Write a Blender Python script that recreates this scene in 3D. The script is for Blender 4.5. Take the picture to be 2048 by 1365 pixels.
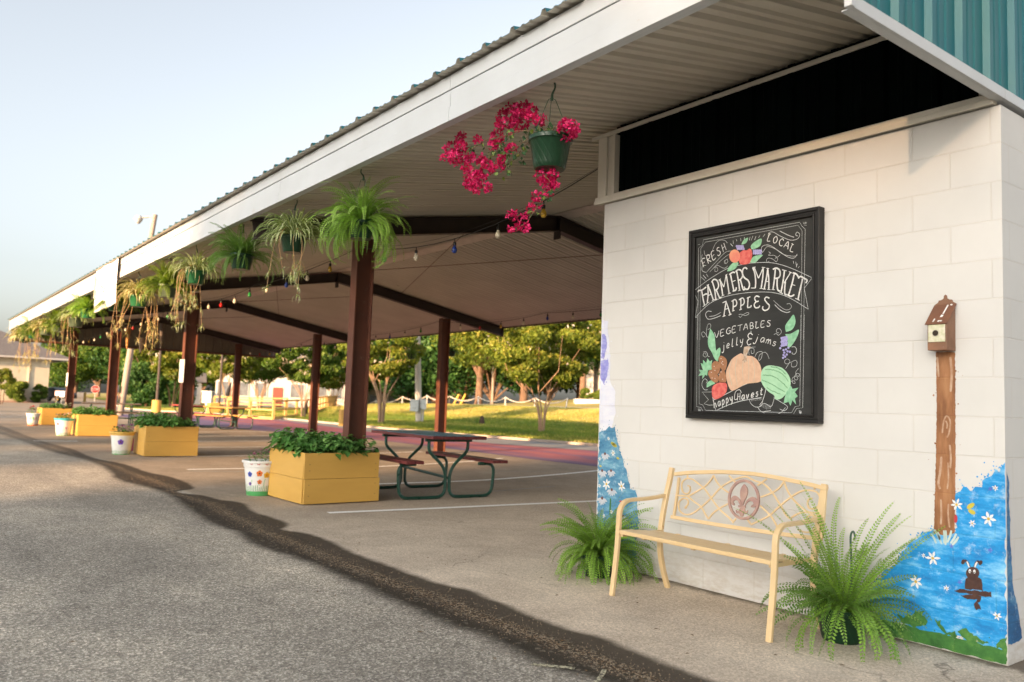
import bpy, bmesh, math, random
import numpy as np
from mathutils import Vector, Matrix
R_ = math.radians
random.seed(7); rng = np.random.default_rng(7)
S = bpy.context.scene
for o in list(bpy.data.objects): bpy.data.objects.remove(o)
COL = S.collection
# ------------------------------------------------------------------ camera
FPX, YAW, PITCH, ROLL, CAMH = 1613.96, 2.492275, 0.0806151, 0.0357831, 1.18
_f = Vector((math.cos(PITCH)*math.cos(YAW), math.cos(PITCH)*math.sin(YAW), math.sin(PITCH)))
_r0 = _f.cross(Vector((0,0,1))).normalized(); _u0 = _r0.cross(_f)
_r = math.cos(ROLL)*_r0 + math.sin(ROLL)*_u0; _u = -math.sin(ROLL)*_r0 + math.cos(ROLL)*_u0
cam = bpy.data.cameras.new('camera'); camo = bpy.data.objects.new('camera', cam); COL.objects.link(camo)
M = Matrix((( _r.x,_u.x,-_f.x,0),(_r.y,_u.y,-_f.y,0),(_r.z,_u.z,-_f.z,CAMH),(0,0,0,1)))
camo.matrix_world = M
cam.sensor_fit = 'HORIZONTAL'; cam.sensor_width = 36; cam.lens = FPX/2048*36
cam.clip_start = .05; cam.clip_end = 2000
cam.dof.use_dof = True; cam.dof.focus_distance = 5.6; cam.dof.aperture_fstop = 2.2
S.camera = camo
# ------------------------------------------------------------------ sky, sun, exposure
SUN_TO = Vector((-0.47, 1.45, -0.285)).normalized()          # the way the low morning light travels
w = bpy.data.worlds.new('World'); S.world = w; w.use_nodes = True
nt = w.node_tree; bg = nt.nodes['Background']
sk = nt.nodes.new('ShaderNodeTexSky'); sk.sky_type = 'NISHITA'; sk.sun_disc = False
sk.sun_elevation = math.asin(-SUN_TO.z); sk.sun_rotation = math.atan2(-SUN_TO.x, -SUN_TO.y)
sk.altitude = 100; sk.air_density = 1.0; sk.dust_density = 4.0; sk.ozone_density = 1.2
hs = nt.nodes.new('ShaderNodeHueSaturation'); hs.inputs['Saturation'].default_value = .36      # hazy summer sky
nt.links.new(sk.outputs[0], hs.inputs['Color']); nt.links.new(hs.outputs[0], bg.inputs[0]); bg.inputs[1].default_value = 0.145
sl = bpy.data.lights.new('sun', 'SUN'); sl.energy = 5.0; sl.angle = R_(0.9); sl.color = (1.0, .62, .33)
so = bpy.data.objects.new('sun', sl); COL.objects.link(so); so.location = (20,-60,14)
so.rotation_euler = SUN_TO.to_track_quat('-Z','Y').to_euler()
S.view_settings.view_transform = 'Standard'; S.view_settings.look = 'None'
S.view_settings.exposure = 1.57; S.view_settings.gamma = 1
S.cycles.use_denoising = True
S.cycles.max_bounces = 6; S.cycles.diffuse_bounces = 3; S.cycles.glossy_bounces = 2; S.cycles.transmission_bounces = 3
S.cycles.transparent_max_bounces = 8; S.cycles.sample_clamp_indirect = 6

# ------------------------------------------------------------------ measuring helpers (a photo pixel -> a real point on a known plane)
CAM = Vector((0,0,CAMH))
def ray(x, y): return _f + _r*((x-1024)/FPX) - _u*((y-682.5)/FPX)
def G(x, y, z=0.0): d = ray(x,y); return CAM + d*((z-CAMH)/d.z)
def PY(x, y, Y): d = ray(x,y); return CAM + d*(Y/d.y)
def PX(x, y, X): d = ray(x,y); return CAM + d*(X/d.x)
def PL(x, y, p0, n): d = ray(x,y); return CAM + d*((Vector(p0)-CAM).dot(n)/d.dot(n))
def sstep(a, b, x):
    t = min(1, max(0, (x-a)/(b-a))); return t*t*(3-2*t)
def terrain(x, y):
    e = 17.3 if x > -60 else 14
    return 1.0*sstep(21.5, 37, y)*sstep(-76,-60,x) + 1.2*sstep(40, 62, y)*sstep(-120,-60,x) + .3*sstep(40,75,y) + .10*sstep(e+.2, e+3, y)
def at(px, D, py=None):
    """the point on the terrain seen along pixel column px at horizontal distance D"""
    d = ray(px, 790); k = D/math.hypot(d.x, d.y); x, y = d.x*k, d.y*k
    return Vector((x, y, terrain(x,y) if y > 14 else 0))

# ------------------------------------------------------------------ objects
def setp(o, label=None, cat=None, group=None, kind=None):
    if label: o['label'] = label
    if cat: o['category'] = cat
    if group: o['group'] = group
    if kind: o['kind'] = kind
    return o
def thing(name, label, cat, loc=(0,0,0), rz=0, group=None):
    o = bpy.data.objects.new(name, None); COL.objects.link(o); o.empty_display_size = .1
    o.location = loc; o.rotation_euler = (0,0,rz)
    return setp(o, label, cat, group)
def copy_tree(o, parent=None):
    c = o.copy(); COL.objects.link(c); c.parent = parent
    for ch in o.children: copy_tree(ch, c)
    return c
class MB:
    def __init__(s): s.v=[]; s.f=[]; s.a=[]; s.np=[]; s.npa=[]
    def add(s, vs, fs):
        b=len(s.v); s.v += [tuple(x) for x in vs]; s.f += [tuple(i+b for i in f) for f in fs]; return s
    def box(s, x0,x1,y0,y1,z0,z1):
        return s.add([(x0,y0,z0),(x1,y0,z0),(x1,y1,z0),(x0,y1,z0),(x0,y0,z1),(x1,y0,z1),(x1,y1,z1),(x0,y1,z1)],
          [(0,3,2,1),(4,5,6,7),(0,1,5,4),(1,2,6,5),(2,3,7,6),(3,0,4,7)])
    def obox(s, c, ax, ay, az):
        """box from a centre and three half-axis vectors"""
        c=Vector(c); ax=Vector(ax); ay=Vector(ay); az=Vector(az)
        P=[c+i*ax+j*ay+k*az for k in(-1,1) for (i,j) in((-1,-1),(1,-1),(1,1),(-1,1))]
        return s.add(P,[(0,3,2,1),(4,5,6,7),(0,1,5,4),(1,2,6,5),(2,3,7,6),(3,0,4,7)])
    def bar(s, a, b, w, h=None, up=(0,0,1)):
        a=Vector(a); b=Vector(b); d=(b-a); L=d.length; d.normalize(); up=Vector(up)
        sx=d.cross(up); 
        if sx.length<1e-4: sx=d.cross(Vector((1,0,0)))
        sx.normalize(); uz=sx.cross(d); h=h or w
        return s.obox((a+b)/2, d*(L/2), sx*(w/2), uz*(h/2))
    def tube(s, pts, r, n=8, cap=True, flat=None):
        pts=[Vector(p) for p in pts]; rs = r if isinstance(r,(list,tuple)) else [r]*len(pts)
        b=len(s.v); prev=None
        for i,p in enumerate(pts):
            t=(pts[min(i+1,len(pts)-1)]-pts[max(i-1,0)]); 
            if t.length<1e-9: t=Vector((0,0,1))
            t.normalize()
            if prev is None:
                ref=Vector((0,0,1)) if abs(t.z)<.9 else Vector((1,0,0))
                nx=t.cross(ref).normalized()
            else: nx=(prev-t*prev.dot(t)); nx = nx.normalized() if nx.length>1e-6 else t.orthogonal().normalized()
            prev=nx; ny=t.cross(nx)
            for k in range(n):
                a=2*math.pi*k/n; s.v.append(tuple(p+rs[i]*(math.cos(a)*nx+math.sin(a)*ny)))
        for i in range(len(pts)-1):
            for k in range(n):
                k2=(k+1)%n; s.f.append((b+i*n+k,b+i*n+k2,b+(i+1)*n+k2,b+(i+1)*n+k))
        if cap: s.f.append(tuple(b+k for k in range(n))[::-1]); s.f.append(tuple(b+(len(pts)-1)*n+k for k in range(n)))
        return s
    def sweep(s, pts, prof, side):
        """sweep a rectangular profile (w along side, h along normal) over points; side: fixed vector"""
        pts=[Vector(p) for p in pts]; side=Vector(side).normalized(); w,h=prof; b=len(s.v)
        for i,p in enumerate(pts):
            t=(pts[min(i+1,len(pts)-1)]-pts[max(i-1,0)]).normalized(); nn=t.cross(side).normalized()
            for a,c in((-1,-1),(1,-1),(1,1),(-1,1)): s.v.append(tuple(p+side*(a*w/2)+nn*(c*h/2)))
        for i in range(len(pts)-1):
            for k in range(4):
                k2=(k+1)%4; s.f.append((b+i*4+k,b+i*4+k2,b+i*4+4+k2,b+i*4+4+k))
        s.f.append((b+3,b+2,b+1,b)); e=b+(len(pts)-1)*4; s.f.append((e,e+1,e+2,e+3)); return s
    def lathe(s, prof, c=(0,0,0), n=24, axis=None):
        b=len(s.v)
        for r,z in prof:
            for k in range(n):
                a=2*math.pi*k/n; s.v.append((c[0]+r*math.cos(a),c[1]+r*math.sin(a),c[2]+z))
        for i in range(len(prof)-1):
            for k in range(n):
                k2=(k+1)%n; s.f.append((b+i*n+k,b+i*n+k2,b+(i+1)*n+k2,b+(i+1)*n+k))
        if prof[0][0]>1e-4: s.f.append(tuple(b+k for k in range(n))[::-1])
        if prof[-1][0]>1e-4: s.f.append(tuple(b+(len(prof)-1)*n+k for k in range(n)))
        return s
    def poly(s, pts, thick=None):
        b=len(s.v); pts=[Vector(p) for p in pts]; s.v+= [tuple(p) for p in pts]; n=len(pts)
        s.f.append(tuple(range(b,b+n)))
        if thick is not None:
            t=Vector(thick); s.v+=[tuple(p+t) for p in pts]; s.f.append(tuple(range(b+2*n-1,b+n-1,-1)))
            for i in range(n): j=(i+1)%n; s.f.append((b+i,b+n+i,b+n+j,b+j))
        return s
    def quads(s, q, a=None):
        """q: (n,4,3) array; a: (n,) face attribute"""
        s.np.append(np.asarray(q,np.float32)); s.npa.append(np.zeros(len(q),np.float32) if a is None else np.asarray(a,np.float32)); return s
    def build(s, name, m, parent=None, world=False, smooth=False, bevel=0, loc=None):
        off = np.zeros(3)
        if world and parent is not None:
            p = parent
            while p is not None: off = off + np.array(p.location); p = p.parent
        me = bpy.data.meshes.new(name)
        if s.np:
            q=np.concatenate(s.np); a=np.concatenate(s.npa); n0=len(s.v); nq=len(q)
            vv=np.concatenate([np.array(s.v,np.float32).reshape(-1,3), q.reshape(-1,3)]) - off
            loops=[]; starts=[]; tot=[]
            li=[i for f in s.f for i in f]; st=0
            for f in s.f: starts.append(st); tot.append(len(f)); st+=len(f)
            loops=np.concatenate([np.array(li,np.int32), np.arange(nq*4,dtype=np.int32)+n0])
            starts=np.concatenate([np.array(starts,np.int32), st+np.arange(nq,dtype=np.int32)*4])
            me.vertices.add(len(vv)); me.vertices.foreach_set('co', vv.astype(np.float32).ravel())
            me.loops.add(len(loops)); me.loops.foreach_set('vertex_index', loops)
            me.polygons.add(len(starts)); me.polygons.foreach_set('loop_start', starts)
            me.update(calc_edges=True)
            at_=me.attributes.new('v','FLOAT','FACE'); at_.data.foreach_set('value', np.concatenate([np.zeros(len(s.f),np.float32)+.5,a]).astype(np.float32))
        else:
            vv=[tuple(np.array(v)-off) for v in s.v]; me.from_pydata(vv,[],s.f); me.update()
        if isinstance(m,(list,tuple)):
            for x in m: me.materials.append(x)
        else: me.materials.append(m)
        if smooth:
            me.polygons.foreach_set('use_smooth',[True]*len(me.polygons))
            try: me.set_sharp_from_angle(angle=R_(40))
            except Exception: pass
        o=bpy.data.objects.new(name,me); COL.objects.link(o)
        if parent is not None: o.parent=parent
        if loc is not None: o.location=loc
        if bevel:
            b=o.modifiers.new('bevel','BEVEL'); b.width=bevel; b.segments=2; b.limit_method='ANGLE'
        return o
def struct(o): o['kind']='structure'; return o
def catmull(pts, n=6):
    P=[Vector(p) for p in pts]
    if len(P)<3: return P
    out=[]
    for i in range(len(P)-1):
        p0=P[max(i-1,0)];p1=P[i];p2=P[i+1];p3=P[min(i+2,len(P)-1)]
        for k in range(n):
            t=k/n; out.append(.5*((2*p1)+(p2-p0)*t+(2*p0-5*p1+4*p2-p3)*t*t+(3*p1-p0-3*p2+p3)*t**3))
    out.append(P[-1]); return out

# ------------------------------------------------------------------ materials
class NT:
    def __init__(s, name):
        s.m=bpy.data.materials.new(name); s.m.use_nodes=True; s.t=s.m.node_tree; s.t.nodes.clear()
        s.out=s.n('ShaderNodeOutputMaterial'); s.p=s.n('ShaderNodeBsdfPrincipled'); s.l(s.p.outputs[0],s.out.inputs[0])
    def n(s,t,**k):
        x=s.t.nodes.new(t)
        for a,b in k.items(): setattr(x,a,b)
        return x
    def l(s,a,b): s.t.links.new(a,b)
    def set(s,node,**k):
        for a,b in k.items(): node.inputs[a.replace('_',' ')].default_value=b
        return node
    def math(s,op,a,b=0,c=None):
        x=s.n('ShaderNodeMath',operation=op)
        for i,v in enumerate([a,b]+([c] if c is not None else [])):
            if isinstance(v,(int,float)): x.inputs[i].default_value=v
            else: s.l(v,x.inputs[i])
        return x.outputs[0]
    def mix(s,f,a,b,mode='MIX'):
        x=s.n('ShaderNodeMix',data_type='RGBA',blend_type=mode)
        for i,v in ((0,f),(6,a),(7,b)):
            if isinstance(v,(int,float)): x.inputs[i].default_value=v
            elif isinstance(v,(tuple,list)): x.inputs[i].default_value=(*v[:3],1)
            else: s.l(v,x.inputs[i])
        return x.outputs[2]
    def ramp(s,f,stops,interp='LINEAR'):
        x=s.n('ShaderNodeValToRGB'); x.color_ramp.interpolation=interp; e=x.color_ramp.elements
        while len(e)<len(stops): e.new(.5)
        for i,(p,c) in enumerate(stops):
            e[i].position=p; e[i].color=(c,c,c,1) if isinstance(c,(int,float)) else (*c[:3],1)
        s.l(f,x.inputs[0]); return x.outputs[0]
    def noise(s,vec,scale,detail=4,rough=.55):
        x=s.n('ShaderNodeTexNoise'); s.set(x,Scale=scale,Detail=detail,Roughness=rough); s.l(vec,x.inputs['Vector']); return x.outputs[0]
    def pos(s): return s.n('ShaderNodeNewGeometry').outputs['Position']
    def obj(s): return s.n('ShaderNodeTexCoord').outputs['Object']
    def scale(s,vec,v):
        x=s.n('ShaderNodeMapping'); x.inputs['Scale'].default_value=v; s.l(vec,x.inputs[0]); return x.outputs[0]
    def bump(s,h,strength,dist):
        x=s.n('ShaderNodeBump'); s.set(x,Strength=strength,Distance=dist); s.l(h,x.inputs['Height']); s.l(x.outputs[0],s.p.inputs['Normal'])
MC={}
def mat(name, c, rough=.6, c2=None, scale=6, bump=0, bscale=None, bdist=.004, metal=0, stretch=(1,1,1), dirt=None, spec=None):
    if name in MC: return MC[name]
    n=NT(name); v=n.scale(n.obj(),stretch)
    c2 = c2 or tuple(x*.82 for x in c)
    f=n.ramp(n.noise(v,scale,5),[(.35,0.),(.65,1.)])
    col=n.mix(f,c,c2)
    if dirt:
        d=n.ramp(n.noise(n.obj(),dirt[1],6,.7),[(dirt[2] if len(dirt)>2 else .55,0.),(.72,1.)]); col=n.mix(n.math('MULTIPLY',d,.8),col,dirt[0])
    n.l(col,n.p.inputs['Base Color'])
    rr=n.math('ADD',n.math('MULTIPLY',n.noise(v,scale*2.3,3),.25),rough-.12); n.l(rr,n.p.inputs['Roughness'])
    n.p.inputs['Metallic'].default_value=metal
    if spec is not None: n.p.inputs['Specular IOR Level'].default_value=spec
    if bump: n.bump(n.noise(v,bscale or scale*8,5),bump,bdist)
    MC[name]=n.m; return n.m
def leafmat(name, c1, c2, c3=None, trans=.35, rough=.5, nscale=1.2):
    """leaf: colour drifts per leaf (face attribute v) and per clump; part of the light passes through"""
    n=NT(name); a=n.n('ShaderNodeAttribute',attribute_name='v').outputs['Fac']
    st=[(0.,c1),(.6,c2),(1.,c3 or c2)]
    col=n.ramp(a,st); big=n.ramp(n.noise(n.obj(),nscale,3),[(.35,.72),(.65,1.15)])
    col=n.mix(1.,col,big,'MULTIPLY'); n.l(col,n.p.inputs['Base Color']); n.p.inputs['Roughness'].default_value=rough
    n.p.inputs['Specular IOR Level'].default_value=.3
    t=n.n('ShaderNodeBsdfTranslucent'); n.l(n.mix(1.,col,(1.25,1.3,.7),'MULTIPLY'),t.inputs[0])
    ms=n.n('ShaderNodeMixShader'); ms.inputs[0].default_value=trans; n.l(n.p.outputs[0],ms.inputs[1]); n.l(t.outputs[0],ms.inputs[2]); n.l(ms.outputs[0],n.out.inputs[0])
    return n.m
# ================================================================== GROUND
UP=[(-25,2.75),(-20.8,2.8),(-18.2,2.95),(-16,2.9),(-14.5,3.1),(-12.93,3.12),(-12.18,3.23),(-10.61,3.1),(-10.31,2.82),(-9.83,3.0),(-9.36,3.05),(-9.09,3.17),(-8.27,3.04),(-7.83,3.06),(-7.31,3.02),(-7.08,2.87),(-6.9,2.96),(-6.57,3.0),(-6.22,2.98),(-5.81,2.93),(-5.55,2.93),(-5.05,2.94),(-4.62,2.94),(-4.33,3.01),(-3.95,2.99),(-3.61,2.97),(-3.33,2.97),(-3.12,3.01),(-2.6,2.98),(0,3.0)]
LO=[(-25,2.2),(-20.8,2.4),(-18.2,2.45),(-15,2.72),(-13.1,2.62),(-12.2,2.5),(-10.32,2.65),(-9.12,2.55),(-8.25,2.46),(-7.49,2.42),(-7.13,2.47),(-6.84,2.41),(-6.33,2.38),(-5.94,2.44),(-5.1,2.46),(-4.33,2.45),(-3.72,2.45),(-3.46,2.49),(-2.91,2.46),(-2.61,2.53),(0,2.5)]
def curve(n, fac, pts):
    x=n.n('ShaderNodeFloatCurve'); c=x.mapping.curves[0]; P=[((a+25)/25,b/6) for a,b in pts]
    c.points[0].location=P[0]; c.points[-1].location=P[-1]
    for p in P[1:-1]: c.points.new(*p)
    for q in c.points: q.handle_type='AUTO'
    x.mapping.update(); n.l(fac,x.inputs['Value']); return n.math('MULTIPLY',x.outputs[0],6)
def ground_mat():
    n=NT('lot_ground'); P=n.pos(); sp=n.n('ShaderNodeSeparateXYZ'); n.l(P,sp.inputs[0]); X,Y=sp.outputs[0],sp.outputs[1]
    t=n.math('DIVIDE',n.math('ADD',X,25),25); t.node.use_clamp=True
    up,lo=curve(n,t,UP),curve(n,t,LO)
    wob=n.math('MULTIPLY',n.math('SUBTRACT',n.noise(P,5,5,.6),.5),.09)
    Yw=n.math('ADD',Y,wob)
    def step(a,b,w):  # 1 where a>b, soft over w
        x=n.n('ShaderNodeMapRange',interpolation_type='SMOOTHSTEP'); x.inputs[1].default_value=-w; x.inputs[2].default_value=w
        n.l(n.math('SUBTRACT',a,b),x.inputs[0]); return x.outputs[0]
    mU=step(up,Yw,.045); mL=step(Yw,lo,.085); band=n.math('MULTIPLY',mU,mL)
    fade=n.n('ShaderNodeMapRange',interpolation_type='SMOOTHSTEP'); n.l(X,fade.inputs[0]); fade.inputs[1].default_value=-24; fade.inputs[2].default_value=-13
    fade.inputs[3].default_value=.62
    band=n.math('MULTIPLY',band,fade.outputs[0])
    far=step(Yw,n.math('ADD',lo,.28),.06)     # 1 on the pavilion side of the seam
    # stones
    def vor(scale):
        v=n.n('ShaderNodeTexVoronoi'); n.set(v,Scale=scale); n.l(P,v.inputs['Vector']); return v
    v1=vor(120); v2=vor(48)
    bw=n.n('ShaderNodeRGBToBW'); n.l(v1.outputs['Color'],bw.inputs[0])
    bw2=n.n('ShaderNodeRGBToBW'); n.l(v2.outputs['Color'],bw2.inputs[0])
    big=n.noise(n.scale(P,(.8,1.5,1)),.5,4,.6); mid=n.noise(P,3.2,5,.65); fine=n.noise(P,260,2,.7)
    # near lot: worn asphalt with exposed stones
    st=n.ramp(bw.outputs[0],[(.2,(.06,.055,.048)),(.38,(.19,.175,.148)),(.58,(.33,.30,.255)),(.70,(.46,.42,.355)),(.82,(.85,.79,.70))])
    st2=n.ramp(bw2.outputs[0],[(.2,.9),(.5,1.),(.8,1.08)])
    near=n.mix(1.,n.mix(.42,st,(.33,.302,.258)),st2,'MULTIPLY')
    near=n.mix(1.,near,n.ramp(big,[(.32,(.74,.73,.72)),(.5,(1.,.985,.96)),(.68,(1.38,1.34,1.27))]),'MULTIPLY')
    near=n.mix(1.,near,n.ramp(mid,[(.3,.88),(.7,1.12)]),'MULTIPLY')
    # pavilion side: smoother, browner, dusty
    fl=n.mix(n.ramp(n.noise(P,1.1,6,.65),[(.32,0.),(.68,1.)]),(.36,.295,.225),(.25,.20,.148))
    pale=n.n('ShaderNodeMapRange',interpolation_type='SMOOTHSTEP'); n.l(n.math('ADD',X,n.math('MULTIPLY',n.noise(P,.6,4),3)),pale.inputs[0]); pale.inputs[1].default_value=-9.5; pale.inputs[2].default_value=-3.0
    fl=n.mix(pale.outputs[0],fl,n.mix(n.ramp(n.noise(P,1.6,6,.65),[(.34,0.),(.66,1.)]),(.64,.54,.425),(.46,.38,.295)))
    fl=n.mix(1.,fl,n.ramp(bw.outputs[0],[(.25,.8),(.6,1.03),(.85,1.28)]),'MULTIPLY')
    fl=n.mix(1.,fl,n.ramp(fine,[(.3,.88),(.7,1.1)]),'MULTIPLY')
    dust=n.ramp(n.noise(n.scale(P,(1,2.2,1)),1.7,6,.7),[(.56,0.),(.74,.55)]); fl=n.mix(dust,fl,(.44,.38,.31))
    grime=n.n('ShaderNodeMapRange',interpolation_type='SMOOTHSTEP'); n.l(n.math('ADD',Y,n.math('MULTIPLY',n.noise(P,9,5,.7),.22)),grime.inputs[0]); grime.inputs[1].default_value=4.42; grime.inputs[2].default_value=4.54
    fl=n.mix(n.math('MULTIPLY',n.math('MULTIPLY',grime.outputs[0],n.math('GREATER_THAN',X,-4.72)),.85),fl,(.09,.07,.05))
    # hairline cracks on the apron
    cv=n.n('ShaderNodeTexVoronoi',feature='DISTANCE_TO_EDGE'); n.set(cv,Scale=.42)
    wp=n.n('ShaderNodeVectorMath',operation='MULTIPLY_ADD'); nz=n.n('ShaderNodeTexNoise'); n.set(nz,Scale=3.,Detail=6.); n.l(P,nz.inputs['Vector'])
    n.l(nz.outputs['Color'],wp.inputs[0]); wp.inputs[1].default_value=(.5,.5,.5); n.l(P,wp.inputs[2]); n.l(wp.outputs[0],cv.inputs['Vector'])
    ck=n.ramp(cv.outputs['Distance'],[(0.,.85),(.0022,0.)]); ck=n.math('MULTIPLY',ck,n.ramp(n.noise(P,.9,3),[(.5,0.),(.6,.8)])); fl=n.mix(ck,fl,(.06,.048,.036))
    col=n.mix(far,near,fl)
    # wet brown drainage streak along the seam, pebbly in its middle
    wet=n.mix(n.ramp(mid,[(.3,0.),(.7,1.)]),(.020,.015,.010),(.036,.026,.017))
    wet=n.mix(n.ramp(n.noise(P,70,3,.7),[(.42,0.),(.7,.5)]),wet,(.02,.016,.011))
    mid0=n.math('ADD',n.math('MULTIPLY',up,.5),n.math('MULTIPLY',lo,.5))
    dd=n.math('ABSOLUTE',n.math('SUBTRACT',Yw,mid0)); peb=n.n('ShaderNodeMapRange',interpolation_type='SMOOTHSTEP'); n.l(dd,peb.inputs[0]); peb.inputs[1].default_value=.14; peb.inputs[2].default_value=.0
    pm=n.math('MULTIPLY',peb.outputs[0],n.ramp(bw.outputs[0],[(.52,0.),(.6,1.)]))
    pebc=n.ramp(v1.outputs['Color'],[(.2,(.04,.022,.010)),(.45,(.10,.050,.018)),(.66,(.13,.075,.035)),(.85,(.40,.33,.24))])
    wet=n.mix(pm,wet,pebc)
    sp2=n.ramp(bw2.outputs[0],[(.8,0.),(.83,.7)]); wet=n.mix(n.math('MULTIPLY',sp2,.5),wet,(.3,.26,.2))
    wet_floor=n.mix(.72,fl,(.035,.026,.017))
    wet=n.mix(step(Yw,n.math('SUBTRACT',up,.17),.05),wet,n.mix(.95,fl,(.030,.021,.013)))
    col=n.mix(n.math('MULTIPLY',band,.97),col,wet)
    n.l(col,n.p.inputs['Base Color'])
    n.l(n.mix(band,(.93,.93,.93),(.72,.72,.72)),n.p.inputs['Roughness'])
    n.p.inputs['Specular IOR Level'].default_value=.3
    hh=n.math('ADD',n.math('MULTIPLY',v1.outputs['Distance'],n.math('SUBTRACT',1.3,far)),n.math('MULTIPLY',fine,.35)); n.bump(hh,.5,.004)
    return n.m
GROUND=ground_mat()
b=MB(); b.add([(-700,-300,0),(300,-300,0),(300,700,0),(-700,700,0)],[(0,1,2,3)])
struct(b.build('ground',GROUND))
# painted path beyond the pavilion, grey road strip, kerb
def sheet(pts, z): 
    m=MB(); m.poly([(x,y,z) for x,y in pts]); return m
def pathmat():
    n=NT('painted_path'); P=n.pos(); v=n.scale(P,(.35,1.6,1)); a=n.noise(v,.75,4,.6); c=n.noise(n.scale(P,(.6,5,1)),1.6,5,.7)
    col=n.ramp(a,[(.36,(.17,.07,.15)),(.47,(.30,.07,.10)),(.6,(.38,.085,.085)),(.75,(.27,.09,.13))],'EASE')
    sp=n.n('ShaderNodeSeparateXYZ'); n.l(P,sp.inputs[0])
    nearb=n.n('ShaderNodeMapRange'); n.l(n.math('ADD',sp.outputs[1],n.math('MULTIPLY',a,1.6)),nearb.inputs[0]); nearb.inputs[1].default_value=12.3; nearb.inputs[2].default_value=13.6
    nearb.inputs[3].default_value=1; nearb.inputs[4].default_value=0
    col=n.mix(nearb.outputs[0],col,(.12,.075,.17)); col=n.mix(n.ramp(c,[(.52,0.),(.75,.6)]),col,(.34,.27,.25))
    n.l(col,n.p.inputs['Base Color']); n.p.inputs['Roughness'].default_value=.8; n.bump(n.noise(P,120,2),.3,.004); return n.m
far_=[(-8,17.6),(-16.77,15.87),(-19.85,14.9),(-26.64,14.4),(-33,15.2),(-40.35,16.2),(-52,16.4)]
near_=[(-46,8.6),(-36,9.0),(-31,9.3),(-28.2,10.3),(-26.16,11.2),(-22.46,11.8),(-17.08,11.75),(-14.5,11.55),(-12.37,11.6),(-8,11.9)]
struct(sheet(far_+near_,.006).build('painted_path',pathmat()))
edge_=[(-2,20.5),(-16,18.2),(-19.03,17.75),(-23.46,17.3),(-30.4,16.7),(-41.42,17.2),(-46,16.9),(-53.5,15.8),(-57,13.6),(-63,12.9),(-72,14.5),(-86,17)]
struct(sheet([(x,y+.16) for x,y in edge_]+[(-70,12.6),(-60,11.8),(-56,11.9),(-52,15.6)]+[(x,y+.02) for x,y in far_[::-1]][1:]+[(-2,18.6)],.011).build('road_strip',mat('grey_road',(.20,.20,.20),.9,(.27,.26,.25),1.5)))
kb=MB()
for (x0,y0),(x1,y1) in zip(edge_,edge_[1:]): kb.bar((x0,y0+.1,.045),(x1,y1+.1,.045),.16,.09)
struct(kb.build('kerb',mat('kerb_concrete',(.5,.4,.33),.85,(.42,.34,.29),2)))
# white parking lines
lm=NT('line_paint'); _P=lm.pos(); _f1=lm.ramp(lm.noise(_P,38,6,.75),[(.27,0.),(.36,1.)])
lm.l(lm.mix(_f1,(.24,.21,.17),(.86,.85,.82)),lm.p.inputs['Base Color']); lm.p.inputs['Roughness'].default_value=.75
lines=MB()
def line(pts,w=.11):
    pts=catmull([(x,y,.0045) for x,y in pts],5)
    for i in range(len(pts)-1):
        pass
    L=[];Rr=[]
    for i,p in enumerate(pts):
        t=(pts[min(i+1,len(pts)-1)]-pts[max(i-1,0)]).normalized(); nn=Vector((-t.y,t.x,0))*w/2; L.append(p+nn); Rr.append(p-nn)
    bidx=len(lines.v); lines.v+=[tuple(p) for p in L+Rr]; k=len(L)
    for i in range(k-1): lines.f.append((bidx+i,bidx+i+1,bidx+k+i+1,bidx+k+i))
line([(-7.93,3.69),(-7.82,5.09),(-7.74,6.4),(-7.6,8.4)])
line([(-10.3,4.2),(-10.42,5.59),(-10.45,7.3),(-10.9,9.2),(-11.5,11)])
line([(-12.95,5.6),(-13.19,7.07),(-13.87,9.29),(-14.7,11)],.105)
line([(-13.3,3.76),(-13.3,4.6),(-13.2,6.0)],.105)
for x in (-16.15,-18.9,-21.3,-23.9,-26.6,-29.2): line([(x,4.25 if x>-26 else 5.0),(x,6.2),(x-.3,8.4),(x-.9,10.3)],.105)
line([(-21.35,2.6),(-21.3,3.5)],.105)
for x,y0,y1 in ((-36,2,6),(-39,2.2,6.5),(-42,2.5,7),(-45,2.5,7.5)): line([(x,y0),(x,y1)],.1)
struct(lines.build('parking_lines',lm.m))
blu=MB(); lines_w=lines; lines=blu
line([(-9.35,8.0),(-9.0,6.3)],.02); line([(-13.0,3.7),(-12.7,4.6)],.03); line([(-11.9,8.6),(-11.5,9.6)],.02)
struct(blu.build('faded_blue_marks',mat('faded_blue',(.28,.36,.40),.85)))
# rising grass bank: one terrain sheet from the kerb to the horizon
def ygrid(): 
    return [0,.25,.6,1.1,1.7,2.4,3.2,4.2,5.2,6.4,7.6,8.8,10,11.2,12.4,13.6,15,17,20,24,29,36,46,60,80,120,200,420]
xs=sorted(set([-2,-5,-8,-11,-14,-16.,-19.03,-23.46,-27,-30.4,-34,-37.5,-41.42,-46,-50,-53.5,-57,-60,-63,-67,-72,-79,-86,-110,-140,-200,-400]+[0,60,300]))
ex=[(300,70),(60,32),(0,20.9)]+edge_+[(-110,21),(-140,24),(-200,33),(-400,70)]
def edgey(x):
    e=sorted(ex); 
    for (x0,y0),(x1,y1) in zip(e,e[1:]):
        if x0<=x<=x1: return y0+(y1-y0)*(x-x0)/(x1-x0) if x1>x0 else y0
    return 30
def zt(x,y):
    return terrain(x,y)+.03
gb=MB(); ys=ygrid(); nx=[]
xx=[]; 
for a,b_ in zip(xs,xs[1:]):
    k=max(1,int((b_-a)/1.5)) if a>-90 and b_<=0 else 1
    xx+= [a+(b_-a)*i/k for i in range(k)]
xx.append(xs[-1])
random.seed(3)
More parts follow.
